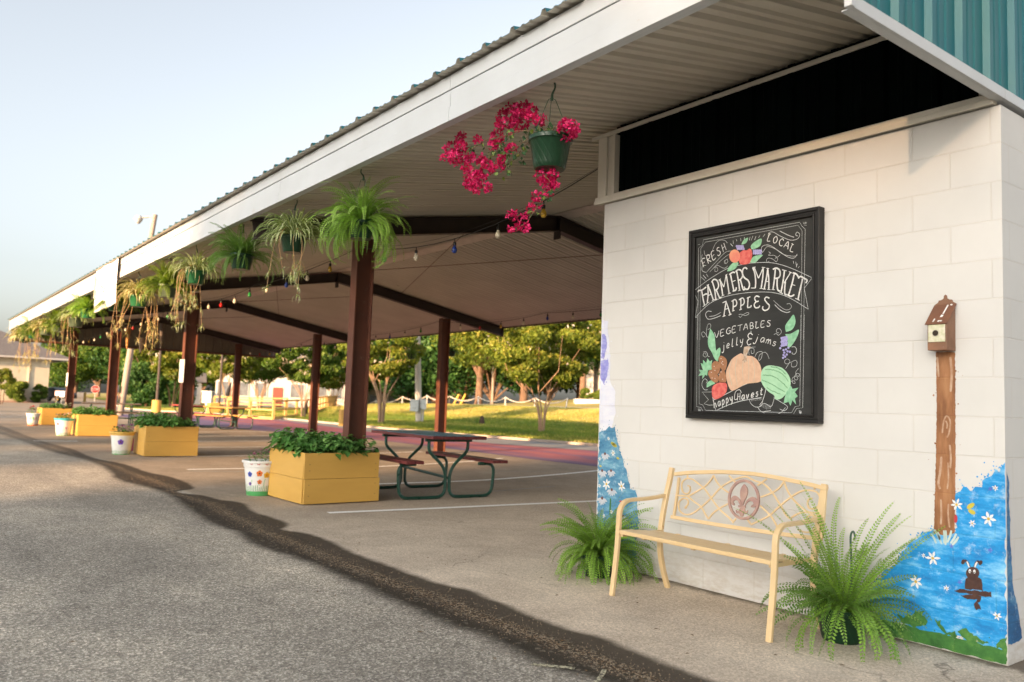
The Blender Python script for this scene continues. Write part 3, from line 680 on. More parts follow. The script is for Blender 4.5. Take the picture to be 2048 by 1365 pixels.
def S2(fn,pts,w=t,sm=True): stroke(ln,fn,pts,w,sm)
# double border with cut corners
S2(A_,[(198,1365),(212,760)],t,False);S2(A_,[(212,760),(213,322),(258,290),(268,228),(1365,28),(1385,70),(1425,108),(1405,1365)],t,False)
S2(A_,[(228,1365),(238,330),(290,255),(1345,62),(1390,125),(1378,1365)],t*.8,False)
S2(B_,[(217,0),(208,1140)],t,False);S2(B_,[(238,0),(240,1105)],t,False);S2(B_,[(208,1140),(262,1150),(298,1215),(1400,1248),(1450,1165),(1525,1155),(1545,0)],t,False)
S2(B_,[(240,1105),(285,1120),(318,1185),(1385,1215),(1430,1140),(1488,1130),(1502,0)],t,False)
# ribbon banner
S2(A_,[(155,812),(330,680),(540,555),(700,512),(860,490),(1050,490),(1250,545),(1505,660)],.003); S2(A_,[(175,1112),(330,960),(500,880),(700,838),(900,822),(1080,832),(1250,890),(1460,1018)],.003)
S2(A_,[(155,812),(208,930),(175,1112)],.003,False); S2(A_,[(1505,660),(1415,780),(1460,1018)],.003,False); S2(A_,[(195,1112),(175,1112)],.003,False)
# flourishes
S2(A_,[(275,350),(290,405),(350,390),(400,280),(450,235),(510,235),(540,265)]); S2(A_,[(255,395),(250,440),(290,440)]); S2(A_,[(300,600),(255,580),(258,525),(300,520)],.003); S2(A_,[(340,595),(450,480),(540,405),(570,400)]); S2(A_,[(300,600),(420,470),(520,370),(590,355)])
S2(A_,[(400,560),(400,588),(430,580),(425,545),(395,550),(430,520),(480,545),(515,550),(545,525)]); S2(A_,[(520,490),(510,470),(535,450),(545,480),(515,500),(505,470),(540,445)])
S2(A_,[(1005,190),(1012,150),(1060,140),(1150,190),(1260,232),(1340,215),(1362,165),(1330,140),(1318,175),(1340,185)],.003); S2(A_,[(1135,128),(1230,175),(1300,200)],.004)
S2(A_,[(965,335),(940,370),(928,320),(965,290),(1030,295),(1130,360),(1230,425),(1300,435),(1335,390)],.003); S2(A_,[(965,335),(1000,305),(1080,330),(1180,395),(1290,415),(1338,405)])
S2(A_,[(1010,365),(1030,380),(1010,405),(1070,405),(1110,425),(1140,400)]); S2(A_,[(1015,470),(995,485),(985,455),(1010,435),(1060,450),(1095,478),(1112,450),(1095,430),(1080,448)])
S2(A_,[(360,1045),(320,1040),(292,1075),(320,1130),(390,1120),(465,1090)],.004); S2(A_,[(335,1100),(400,1090),(468,1052)],.003)
S2(A_,[(1065,918),(1120,970),(1190,1020),(1240,1022),(1270,990),(1250,955),(1215,960)]); S2(A_,[(1078,965),(1140,1025),(1210,1055),(1255,1045)],.004)
S2(A_,[(670,1080),(700,1075),(745,1090),(785,1070),(770,1055),(720,1080),(690,1110),(672,1095)])
for a,b in (((575,272),(600,300)),((606,235),(608,275)),((640,222),(650,245)),((692,210),(695,245)),((735,198),(732,225)),((800,195),(790,235)),((830,185),(810,235)),((865,188),(850,230)),((910,180),(895,205)),((968,165),(945,195)),((240,650),(285,690)),((265,630),(300,670)),((300,615),(320,650)),((1290,470),(1295,500)),((1318,480),(1325,520)),((1335,500),(1325,540)),((1360,530),(1345,548))): S2(A_,[a,b],.005 if a[0]%2 else .0035,False)
S2(A_,[(205,285),(230,280)]);S2(A_,[(1410,62),(1440,62)]);S2(A_,[(1402,25),(1410,50)]);S2(A_,[(1420,48),(1425,25),(1432,45),(1440,28)])
S2(B_,[(350,290),(300,215),(270,230),(285,275),(310,262)]); S2(B_,[(335,280),(330,200),(350,120),(382,120),(378,165),(345,185)])
S2(B_,[(320,500),(325,480),(300,475),(290,505),(320,525),(345,490),(320,455),(290,465)]); S2(B_,[(340,475),(345,510),(368,522)])
S2(B_,[(325,850),(340,820),(310,795),(280,830),(275,880),(305,930),(345,930)],.003)
S2(B_,[(1165,245),(1200,235),(1225,255),(1260,215),(1240,175),(1205,180),(1200,215),(1230,225)]); 
S2(B_,[(1388,400),(1430,400),(1448,440),(1430,485),(1395,485),(1395,465)],.003)
S2(B_,[(1312,670),(1350,610),(1365,570),(1330,548),(1300,575),(1320,610),(1380,590),(1430,565),(1455,590),(1440,640),(1390,645),(1385,600)])
S2(B_,[(1380,830),(1420,820),(1430,850),(1400,845),(1395,790),(1440,765),(1465,790),(1440,810),(1420,780),(1450,730),(1480,735),(1485,760),(1450,755),(1440,710),(1475,665)])
S2(B_,[(860,500),(855,440),(890,405),(940,400)]); S2(B_,[(885,440),(890,480),(920,470),(915,420),(880,415)]); S2(B_,[(930,525),(960,470),(1020,460),(1010,540),(980,565),(990,500),(1050,465),(1085,490),(1108,548)])
# happy harvest ribbon
S2(B_,[(405,1020),(440,1050),(620,960),(820,860),(985,820),(1050,870),(1065,930),(1030,1060),(990,1120)],.004); S2(B_,[(448,1190),(600,1120),(760,1070),(900,1045),(1010,1030)],.004); S2(B_,[(410,1050),(448,1190)],.004,False)
S2(B_,[(400,958),(275,960),(355,1055),(300,1105),(360,1122),(430,1118)],.003,False)
S2(B_,[(862,1045),(880,1100),(940,1145),(1010,1130),(1030,1060)],.003);S2(B_,[(960,1140),(1010,1200),(1080,1195),(1130,1190)],.003);S2(B_,[(975,1150),(1050,1100),(1130,1140),(1165,1060),(1170,1020)],.003);S2(B_,[(1170,1035),(1250,1080),(1335,1140),(1300,1190),(1240,1170)],.003);S2(B_,[(1000,1195),(1080,1230),(1180,1235),(1260,1210),(1310,1150)],.003)
for k in range(9): S2(B_,[(880+k*17,1040-k*3),(890+k*16,1075-k*2)],.002,False)
for k in range(8): S2(B_,[(1010+k*17,1115-k*2+abs(k-3)*4),(1005+k*17,1165+k*3-abs(k-4)*6)],.002,False)
for (cx,cy) in ((235,1190),(1485,1210)):
    for k in range(7):
        a=-1.8+k*.45; S2(B_,[(cx,cy+10),(cx+28*math.cos(a),cy+26*math.sin(a))],.003,False)
ln.build('chalk_line_work',mat('chalk_thin',(.62,.64,.64),.9,(.40,.41,.41),70),cb,world=True)
def draw(name,c,items,Yoff,c2=None,sc=30):
    mt=mat('paint_'+name+'%d'%len(MC),c,.7,c2,sc,bump=.1)
    for k,(fn,pts,sm) in enumerate(items):
        m=MB(); fill(m,fn,pts,Yoff+.0001*k,sm); m.build(name,mt,cb,world=True)
pumpkin=[(600,640),(640,560),(700,510),(760,480),(800,500),(850,510),(900,515),(960,560),(1005,640),(1015,730),(1000,830),(820,860),(700,925),(640,940),(600,870),(575,760),(580,690)]
draw('painted_pumpkin',(.62,.40,.27),[(B_,pumpkin,True)],.0030,(.52,.33,.22),25)
draw('painted_stalk',(.32,.20,.12),[(B_,[(800,400),(850,390),(890,400),(860,430),(835,500),(830,560),(842,580),(820,580),(805,600),(795,575),(770,575),(795,545),(790,470)],False)],.0042,(.5,.42,.34),60)
pl=MB()
for s_ in ([(650,560),(615,700),(650,880)],[(720,510),(690,680),(720,890)],[(790,560),(780,700),(800,860)],[(900,530),(930,680),(920,830)],[(850,540),(860,690),(850,840)]):
    P=[(p[0],p[1]) for p in catmull([(a,b_,0) for a,b_ in W2(B_,s_,BY)],6)]; ribbon(pl,P,.004,BY-.0040)
pl.build('painted_pumpkin_ribs',mat('rib_paint',(.50,.36,.26),.8,(.42,.42,.33)),cb,world=True)
draw('painted_melon',(.36,.58,.38),[(B_,[(1010,720),(1040,660),(1100,630),(1180,635),(1270,660),(1340,730),(1375,810),(1370,900),(1330,970),(1260,1040),(1190,1050),(1170,1000),(1110,960),(1050,900),(1010,820)],True)],.0036,(.30,.52,.33))
mm=MB()
for s_ in ([(1060,680),(1180,690),(1290,750),(1350,830)],[(1030,750),(1150,760),(1260,830),(1340,910)],[(1020,810),(1120,850),(1220,910),(1310,960)],[(1080,900),(1160,950),(1250,985)],[(1130,645),(1230,665),(1320,740)]):
    P=[(p[0],p[1]+random.uniform(-.002,.002)) for p in catmull([(a,b_,0) for a,b_ in W2(B_,s_,BY)],8)]; ribbon(mm,P,.006,BY-.0044)
mm.build('painted_melon_stripes',mat('melon_stripe',(.09,.24,.12),.8,(.2,.4,.22),80),cb,world=True)
leafy=(.16,.38,.22); leafy2=(.28,.52,.33)
draw('painted_leaf',leafy,[(B_,[(380,170),(430,250),(440,330),(450,430),(470,480),(480,530),(470,580),(430,540),(400,470),(360,400),(350,310)],True),(B_,[(440,520),(460,440),(500,410),(505,470),(480,540)],True),
 (B_,[(260,600),(290,610),(290,560),(330,600),(345,540),(375,580),(405,560),(395,620),(405,680),(350,690),(340,760),(320,745),(280,800),(285,750),(230,760),(260,720),(240,680),(290,690)],False),
 (B_,[(335,905),(340,850),(390,815),(440,850),(400,870)],True),(B_,[(1330,950),(1380,880),(1400,920),(1475,905),(1430,960),(1465,1010),(1430,1040),(1445,1115),(1400,1060),(1375,1130),(1350,1080),(1290,1100),(1300,1040)],False),
 (B_,[(1320,215),(1310,140),(1370,50),(1415,0),(1438,90),(1400,180)],True),(B_,[(1310,240),(1380,235),(1480,185),(1450,290),(1380,395),(1340,400),(1340,330)],True),
 (A_,[(540,588),(560,540),(610,490),(668,490),(640,550),(590,580)],True),(A_,[(820,340),(810,300),(850,255),(930,215),(920,290),(870,325)],True),(A_,[(800,488),(840,420),(945,400),(900,450),(860,488)],True),(A_,[(702,280),(730,230),(780,205),(760,260),(720,282)],True)],.0034,leafy2,40)
draw('painted_tomato',(.50,.06,.055),[(A_,[(690,370),(730,345),(760,350),(800,328),(825,370),(820,440),(795,495),(700,510),(672,460),(675,400)],True),(B_,[(400,920),(420,880),(480,845),(560,840),(588,880),(580,960),(520,1020),(440,1050),(405,1010)],True)],.0042,(.62,.16,.13),40)
draw('painted_peach',(.66,.30,.16),[(A_,ell(627,415,62,75),True)],.0046,(.62,.17,.13),18)
draw('painted_potato',(.26,.115,.05),[(B_,[(480,540),(510,508),(560,530),(588,580),(575,670),(545,695),(510,660)],True),(B_,[(395,620),(430,578),(490,590),(508,650),(480,730),(430,730),(400,680)],True),(B_,[(352,740),(370,690),(440,700),(480,770),(470,840),(400,820)],True),(B_,[(480,790),(500,710),(550,690),(578,770),(570,840),(500,840)],True)],.0040,(.34,.16,.08),60)
m=MB()
for fn,cs in ((A_,[(650+i*17+j*6,300+j*17) for i in range(5) for j in range(3)]+[(845+i*20,350+j*18) for i in range(5) for j in range(3)]),(B_,[(1265+i*20+(j%2)*8,290+j*24-i*4) for i in range(4) for j in range(5)]+[(1250,415),(1290,440),(1320,430),(1350,410),(1300,470),(1340,455),(1370,460),(1290,500),(1330,495),(1285,535),(1310,520)])):
    for k,(cx,cy) in enumerate(cs): fill(m,fn,ell(cx,cy,12 if fn is A_ else 14,12 if fn is A_ else 15,0,8),.0048+.0002*(k%3),False)
m.build('painted_grapes',mat('grape',(.27,.24,.50),.8,(.40,.38,.62),90),cb,world=True)
m=MB()
for cx,cy in ((515,545),(535,580),(540,620),(525,600),(430,640),(440,690),(395,715),(405,785),(440,790),(515,710),(490,740),(535,800)): fill(m,B_,ell(cx,cy,6,5,0,6),.0054,False)
m.build('chalk_dots',chalk,cb,world=True)

# ================================================================== MURAL (thin coats of paint on the block wall)
mur=bld   # the paint is part of the wall it is on
def jag(pts,amp=.012,step=.03,closed=True,seed=1):
    rr=random.Random(seed); P=[Vector(p) for p in pts]; out=[]
    for i in range(len(P)):
        a=P[i]; b=P[(i+1)%len(P)]; n=max(1,int((b-a).length/step))
        for k in range(n): q=a.lerp(b,k/n); out.append(Vector((q[0]+rr.uniform(-amp,amp),q[1]+rr.uniform(-amp,amp))))
    return out
def bluepaint(c1,c2,c3,s=1.):
    def f(n,P):
        a=n.noise(n.scale(P,(1.2,1.2,3.2)),3.2*s,6,.72); b_=n.noise(P,14,5,.8); col=n.ramp(a,[(.3,c1),(.5,c2),(.68,c3)])
        return n.mix(n.ramp(b_,[(.55,0.),(.72,.6)]),col,(.62,.74,.80))
    return f
C_=lambda x,y:(1760+x/3.1007,900+y/3.1007)
D_=lambda x,y:(1180+x/2.967,640+y/2.967)
E_=lambda x,y:(1540+x*508/861,560+y*805/1365)
def wallpts(fn,pts,Y=WY): return [(p.x,max(p.z,.004)) for p in (PY(*fn(x,y),Y) for x,y in pts)]
def paint(name,fn,pts,m_,off,amp=.008,step=.02,seed=1,smooth=False,obj=None,parent=mur,sprinkle=0):
    P=wallpts(fn,pts)
    if smooth: P=[(q[0],q[1]) for q in catmull([(a,b_,0) for a,b_ in P+[P[0]]],5)[:-1]]
    J=jag(P,amp,step,True,seed) if amp else [Vector(p) for p in P]
    J=[(min(max(q[0],WX0+.001),WX1-.001),max(q[1],.003)) for q in J]
    mm=obj or MB(); mm.poly([(a,WY-off,b_) for a,b_ in J])
    if sprinkle:
        rr=random.Random(seed)
        for k in range(sprinkle):
            a,b_=rr.choice(J); d=abs(rr.gauss(0,.022)); t_=rr.uniform(0,6.28); a+=d*math.cos(t_); b_+=d*math.sin(t_); r=rr.uniform(.002,.006)
            if WX0+.01<a<WX1-.01 and b_>.01: mm.poly([(a+r*math.cos(u)*rr.uniform(.6,1.3),WY-off-.0002,b_+r*math.sin(u)*rr.uniform(.6,1.3)) for u in (0,1.2,2.4,3.7,5)])
    if obj is None: return mm.build(name,m_,parent,world=True)
blueR=blockmat('mural_blue',0,paint=bluepaint((.008,.13,.40),(.015,.28,.64),(.26,.58,.82)))
blueL=blockmat('mural_blue_left',0,paint=bluepaint((.03,.13,.25),(.08,.24,.38),(.22,.42,.52),1.6))
blueS=blockmat('mural_blue_side',1,paint=bluepaint((.015,.06,.16),(.03,.14,.32),(.12,.30,.46)))
lav=blockmat('mural_lavender',0,paint=bluepaint((.55,.56,.70),(.64,.65,.74),(.72,.72,.76)))
pur=blockmat('mural_purple',0,paint=bluepaint((.16,.16,.50),(.27,.27,.62),(.45,.46,.72),3))
grn=blockmat('mural_green',0,paint=lambda n,P: n.mix(n.ramp(n.noise(P,30,6,.8),[(.62,0.),(.70,.8)]),n.ramp(n.noise(P,7,5,.7),[(.3,(.02,.09,.02)),(.5,(.05,.17,.035)),(.7,(.14,.30,.06))]),(.55,.48,.36)))
sky_pts=[(788,92),(768,95),(745,110),(735,132),(715,125),(690,152),(660,172),(628,205),(622,232),(592,222),(580,250),(540,225),(500,258),(466,262),(466,520),(330,515),(300,505),(262,512),(225,540),(190,570),(150,620),(95,690),(40,750),(0,790),(-40,850),(-50,960),(-30,1040),(60,1062),(200,1095),(300,1125),(500,1170),(640,1215),(788,1250)]
paint('blue_sky',C_,sky_pts,blueR,.0016,.012,.020,2,sprinkle=520)
paint('green_ground',C_,[(-30,1040),(60,1062),(200,1095),(300,1128),(400,1142),(500,1172),(640,1210),(720,1228),(788,1245),(788,1345),(600,1290),(400,1240),(130,1185),(-60,1140)],grn,.0030,.004,.02,3,sprinkle=60)
m=MB()
for pts in ([(105,1020),(150,1045),(175,990),(190,1030),(215,1000),(275,1002),(262,1030),(300,1060),(290,1090),(215,1095),(150,1080)],[(335,1045),(355,1070),(375,1060),(390,1100),(415,1130),(470,1130),(470,1160),(400,1145),(350,1080)],[(480,1130),(530,1105),(560,1130),(620,1170),(690,1200),(640,1210),(540,1180)],[(720,1210),(760,1170),(788,1155),(788,1240),(730,1230)]): paint('',C_,pts,grn,.0034,.006,.012,5,obj=m)
m.build('green_leaves',grn,mur,world=True)
# side return of the mural
sp_=[(785,140),(800,200),(797,330),(806,430),(806,560),(815,700),(822,850),(850,960),(870,1090),(880,1170),(845,1195),(790,1212)]
P=[PX(*C_(x,y),WX1) for x,y in sp_]; m=MB(); J=jag([(p.y,p.z) for p in P],.004,.02); J=[(max(a,WY+.001),b_) for a,b_ in J]
m.poly([(WX1+.0016,a,b_) for a,b_ in J]); m.build('blue_side_return',blueS,mur,world=True)
# left end of the wall
paint('lavender_haze',D_,[(74,0),(110,10),(105,60),(120,200),(118,360),(150,420),(150,560),(130,640),(60,690),(58,400),(66,100)],lav,.0014,.006,.02,6,sprinkle=40)
m=MB()
for pts in ([(72,85),(84,80),(100,100),(102,140),(94,190),(84,235),(68,225)],[(66,240),(110,235),(112,260),(104,330),(84,382),(62,350)]): paint('',D_,pts,pur,.0022,.005,.012,7,obj=m,sprinkle=25)
m.build('purple_flowers',pur,mur,world=True)
paint('blue_sky',D_,[(56,680),(78,655),(120,636),(150,640),(160,690),(168,740),(186,800),(205,860),(218,910),(232,960),(242,1000),(270,1012),(282,1060),(284,1130),(292,1200),(285,1265),(270,1330),(262,1500),(20,1500),(42,1180)],blueL,.0018,.011,.018,8,sprinkle=420)
# brown painted post
brp=blockmat('mural_brown',0,paint=lambda n,P: n.ramp(n.noise(n.scale(P,(6,6,1.2)),4,5,.6),[(.3,(.17,.07,.028)),(.55,(.31,.14,.06)),(.75,(.40,.20,.09))]))
paint('brown_post',E_,[(563,245),(566,420),(563,600),(556,860),(600,868),(627,860),(630,600),(628,245)],brp,.0024,.0016,.010,9,sprinkle=30)
m=MB()
for pts,wd in (([(568,262),(570,290),(573,330)],.010),([(612,262),(616,300),(617,330),(613,380)],.012),([(585,520),(590,480),(600,462),(612,480),(608,520),(600,535)],.008),([(596,478),(602,490),(600,505)],.008),([(582,600),(578,650),(572,690),(578,710)],.012),([(610,560),(614,600),(612,640)],.010),([(604,620),(606,670),(602,710)],.008),([(580,745),(582,790),(580,830)],.010),([(606,760),(605,800),(610,840)],.009)):
    ribbon(m,[(p[0],p[1]) for p in catmull([(a,b_,0) for a,b_ in wallpts(E_,pts)],5)],wd,WY-.0034)
m.build('post_highlights',mat('post_hl',(.50,.36,.25),.7,(.36,.20,.11),25),mur,world=True)
m=MB()
for x0,y0,x1,y1 in ((340,495,385,585),(320,520,350,580),(360,510,372,560),(398,500,400,580),(410,500,408,590),(445,500,420,575),(475,520,440,580),(490,540,450,590)):
    ribbon(m,wallpts(C_,[(x0,y0),((x0+x1)/2+4,(y0+y1)/2),(x1,y1)]),.012,WY-.0044)
m.build('pale_grass_blades',mat('pale_blade',(.55,.65,.60),.7,(.42,.55,.52)),mur,world=True)
# daisies: petals + centre
def daisy(fn,cx,cy,r,cols,pet,cen,Y=WY-.0042,half=False,n=6,seed=0):
    rr=random.Random(int(cx*7+cy)); p=PY(*fn(cx,cy),WY); R=r*.86
    a0=rr.uniform(0,6)
    for k in range(n):
        a=a0+k*2*math.pi/n+rr.uniform(-.15,.15)
        if half: a=-math.pi*(.12+.76*k/(n-1))
        L=R*rr.uniform(.85,1.1); c,s_=math.cos(a),math.sin(a); w_=R*.2
        pts=[(0.12*R,-w_*.35),(L*.6,-w_),(L,-w_*.25),(L,w_*.25),(L*.6,w_),(.12*R,w_*.35)]
        pet.poly([(p.x+x*c-y*s_,Y-.0003*(k%3),p.z+x*s_+y*c) for x,y in pts])
    cen.poly([(p.x+R*.22*math.cos(u),Y-.0014,p.z+R*.22*math.sin(u)) for u in [k*.785 for k in range(8)]])
pw=mat('petal_white',(.74,.74,.72),.7,(.62,.66,.68),40); pgr=mat('petal_grey',(.52,.54,.56),.7,(.40,.44,.50),40); yp=mat('yellow_paint',(.62,.42,.06),.7); mp=mat('maroon_paint',(.14,.05,.035),.7)
def flower(name,cname,m1,m2,*a,**k):
    x=MB(); y=MB(); daisy(*a,None,x,y,**k); o=x.build(name,m1,mur,world=True); y.build(cname,m2,o,world=True)
for x,y,r in ((478,340,.036),(676,428,.042),(575,457,.022),(717,237,.018),(330,672,.042),(272,655,.015),(225,817,.044),(415,858,.018),(728,1030,.026)): flower('daisy','daisy_centre',pw,yp,C_,x,y,r)
for x,y,r in ((100,975,.055),(190,988,.05),(60,985,.02),(112,705,.02),(140,790,.03),(60,825,.02),(130,1140,.022),(85,1165,.02)): flower('daisy','daisy_centre',pw,yp,D_,x,y,r,n=6)
for x,y,r in ((92,795,.06),(75,895,.065),(128,895,.06),(132,1008,.065),(75,1058,.07),(198,1165,.06)): flower('coneflower','coneflower_centre',pgr,mp,D_,x,y,r,half=True,n=6)
m=MB()
for fn,x,y,s_ in ((C_,565,348,1.),(C_,572,385,.9)): 
    e=[(p.x,WY-.0044,p.z) for p in (PY(*fn(a,b_),WY) for a,b_ in ell(x,y,28*s_,15*s_,-.6 if y<360 else .5,10))]; m.poly(e)
for x,y,rr_ in ((138,735,.9),(148,745,1.),(168,822,.6),(65,868,.5)):
    m.poly([(p.x,WY-.0046,p.z) for p in (PY(*D_(a,b_),WY) for a,b_ in ell(x,y,16*rr_,10*rr_,.6,9))])
m.build('yellow_butterflies',mat('butterfly_yellow',(.52,.45,.05),.7,(.40,.36,.05)),mur,world=True)
m=MB()
for x,y in ((687,243),(686,622),(497,820),(445,598)): daisy(C_,x,y,.014,None,m,m,n=5)
for x,y in ((235,1080),): daisy(D_,x,y,.02,None,m,m,n=5)
m.build('small_violet_flowers',mat('violet_paint',(.13,.14,.58),.7),mur,world=True)
m=MB(); m.poly([(p.x,WY-.0044,p.z) for p in (PY(*C_(a,b_),WY) for a,b_ in ell(472,428,11,26,0,10))]); m.poly([(p.x,WY-.0047,p.z) for p in (PY(*D_(a,b_),WY) for a,b_ in ell(185,1077,9,5,0,8))]); m.build('ladybird',mat('lady_red',(.45,.04,.05),.6),mur,world=True)
m=MB(); ribbon(m,wallpts(D_,[(124,1060),(122,1110),(120,1160)]),.018,WY-.004); m.build('flower_stem',mat('stem_green',(.05,.18,.04),.7),mur,world=True)
# brown critter standing on a branch
m=MB(); dk=mat('critter_brown',(.045,.018,.014),.7,(.07,.03,.02),30)
paint('',C_,[(530,862),(528,820),(545,790),(600,785),(632,805),(640,875)],None,.0040,.003,.012,3,obj=m)
m.poly([(p.x,WY-.0044,p.z) for p in (PY(*C_(a,b_),WY) for a,b_ in ell(577,765,42,40,0,16))])
paint('',C_,[(462,872),(500,862),(540,868),(640,878),(690,880),(695,912),(640,910),(560,892),(490,884)],None,.0046,.003,.012,4,obj=m)
paint('',C_,[(560,892),(640,905),(610,950),(625,985),(600,990),(578,960),(600,930),(530,920),(500,900)],None,.0036,.005,.01,4,obj=m)
for pts,wd in (([(558,725),(545,700),(530,682)],.014),([(588,725),(600,700),(615,688)],.014)): ribbon(m,wallpts(C_,pts),wd,WY-.004)
for a,b_,c in ((518,695,12),(626,700,12)): m.poly([(p.x,WY-.0048,p.z) for p in (PY(*C_(u,v_),WY) for u,v_ in ell(a,b_,c,c*1.4,.4,8))])
m.build('brown_critter',dk,mur,world=True)
m=MB()
for pts,wd in (([(556,728),(549,708),(541,692)],.008),([(590,728),(597,710),(605,695)],.008)): ribbon(m,wallpts(C_,pts),wd,WY-.0052)
for a,b_ in ((560,752),(588,755)): m.poly([(p.x,WY-.0056,p.z) for p in (PY(*C_(u,v_),WY) for u,v_ in ell(a,b_,8,13,0,9))])
m.build('critter_eyes',pw,mur,world=True)
m=MB()
for a,b_ in ((562,756),(587,760)): m.poly([(p.x,WY-.0062,p.z) for p in (PY(*C_(u,v_),WY) for u,v_ in ell(a,b_,4,6,0,7))])
m.build('critter_pupils',dk,mur,world=True)

# ================================================================== BIRDHOUSE
bh=thing('birdhouse','small rusty brown metal birdhouse hung on the white wall above the painted post','birdhouse',(-2.02,WY,1.56))
rust=mat('rusty_brown',(.24,.115,.06),.5,(.17,.08,.042),12,bump=.2,dirt=((.42,.36,.30),26.,.70))
F_=lambda x,y:(1840+x*90/819,580+y*150/1365)
bX0=PY(*F_(135,800),WY-.105).x; bX1=PY(*F_(485,800),WY-.105).x; bZ0=PY(*F_(300,1097),WY-.105).z; bZ1=PY(*F_(300,612),WY-.105).z; bZt=PY(*F_(420,285),WY-.01).z
m=MB(); yf=WY-.105; yb=WY-.004
m.add([(bX0,yf,bZ0),(bX1,yf,bZ0),(bX1,yb,bZ0),(bX0,yb,bZ0),(bX0,yf,bZ1),(bX1,yf,bZ1),(bX1,yb,bZt),(bX0,yb,bZt)],[(0,3,2,1),(4,5,6,7),(0,1,5,4),(1,2,6,5),(2,3,7,6),(3,0,4,7)])
m.build('body',rust,bh,world=True,bevel=.002)
m=MB(); d=Vector((0,yb-yf,bZt-bZ1)).normalized(); nn=Vector((0,-d.z,d.y)); a=Vector(((bX0+bX1)/2,yf,bZ1))-d*.012+nn*.005; L=(Vector((0,yb,bZt))-Vector((0,yf,bZ1))).length+.012
m.obox(a+d*(L/2),((bX1-bX0)/2+.008,0,0),d*(L/2),nn*.002); m.build('roof',mat('roof_rust',(.20,.085,.045),.42,(.15,.065,.038),9,dirt=((.6,.58,.55),22.,.72)),bh,world=True)
m=MB(); xc=(bX0+bX1)/2; wd=(bX1-bX0)/2
pts=[(-1.08,0),(-1.08,.012),(-.8,.02),(-.7,.032),(-.4,.034),(-.18,.042),(-.16,.055),(0,.062),(.16,.055),(.18,.042),(.4,.034),(.7,.032),(.8,.02),(1.08,.012),(1.08,0)]
m.poly([(xc+a*wd,yb-.004,bZt-.004+b_) for a,b_ in pts],(0,.004,0)); m.build('back_plate',rust,bh,world=True)
m=MB(); hx=xc-.004; hz=(PY(*F_(315,790),yf).z); m.box(bX0+.006,bX1-.006,yf-.006,yf-.001,bZ0+(bZ1-bZ0)*.30,bZ1-.006); m.build('front_tile',mat('floral_tile',(.66,.62,.50),.45,(.50,.50,.30),45),bh,world=True,bevel=.002)
m=MB(); m.lathe([(.0001,0),(.0165,0),(.0165,.0015)],(0,0,0),20)
hm=m.build('entrance_hole',mat('hole_dark',(.03,.018,.01),.8),bh); hm.location=(hx+2.02,yf-.0075-WY,hz-1.56); hm.rotation_euler=(R_(90),0,0)
m=MB(); 
for k in range(18):
    u=2*math.pi*k/18; m.bar((hx+.017*math.cos(u),yf-.0085,hz+.017*math.sin(u)),(hx+.017*math.cos(u+.36),yf-.0085,hz+.017*math.sin(u+.36)),.003,.003)
m.build('hole_rim',mat('tile_cream',(.6,.55,.42),.5),bh,world=True)
m=MB()
for pts,wd_ in (([(.35,.95),(.28,.45)],.007),([(.26,.40),(.24,.28)],.012),([(-.35,.20),(-.40,.03)],.007),([(.2,.10),(.14,.02)],.010),([(.32,.08),(.5,.05)],.009),([(.62,.93),(.78,.97)],.012)):
    q=[]
    for u,v_ in pts: q.append(Vector((xc+u*wd,0,0))+Vector((0,yf,bZ1))+d*(v_*L*.92)+nn*.0085)
    m.bar(q[0],q[1],wd_,.0008,up=nn)
m.build('white_droppings',mat('dropping',(.78,.78,.76),.8),bh,world=True)

# ================================================================== BENCH
be=thing('garden_bench','cream metal garden bench with scrollwork back and a fleur-de-lis medallion against the white wall','bench',(-3.17,3.98,0))
bc=mat('bench_cream',(.60,.43,.22),.42,(.64,.48,.27),3.5,bump=.12,dirt=((.45,.21,.07),9.,.66))
H_=lambda x,y:(1330+x*350/2048,930+y*170/995)
J_=lambda x,y:(1080+x*.3125,900+y*.3125)
p0=Vector((-3.17,4.18,.46)); bn=Vector((0,-math.cos(.2),math.sin(.2)))      # reclined back plane
def BP(x,y,off=0): 
    q=PL(*H_(x,y),p0,bn); return q+bn*off
bt=(0,math.cos(.2)*0,0)
def bsweep(m,pts,w,hh,off=0,n=5): 
    P=catmull([BP(x,y,off) for x,y in pts],n); m.sweep(P,(hh,w),bn)
m=MB(); bsweep(m,[(115,112),(300,92),(560,86),(760,88),(1000,104),(1250,140),(1500,190),(1700,232),(1900,285)],.024,.022)
m.build('top_rail',bc,be,world=True,bevel=.002)
m=MB(); bsweep(m,[(75,610),(600,700),(1200,790),(1840,870)],.024,.022); m.build('bottom_rail',bc,be,world=True,bevel=.002)
for pts in ([(165,150),(145,330),(105,600)],[(1880,290),(1860,560),(1835,860)]):
    m=MB(); bsweep(m,pts,.016,.018); m.build('back_stile',bc,be,world=True,bevel=.002)
m=MB(); w_=.0085
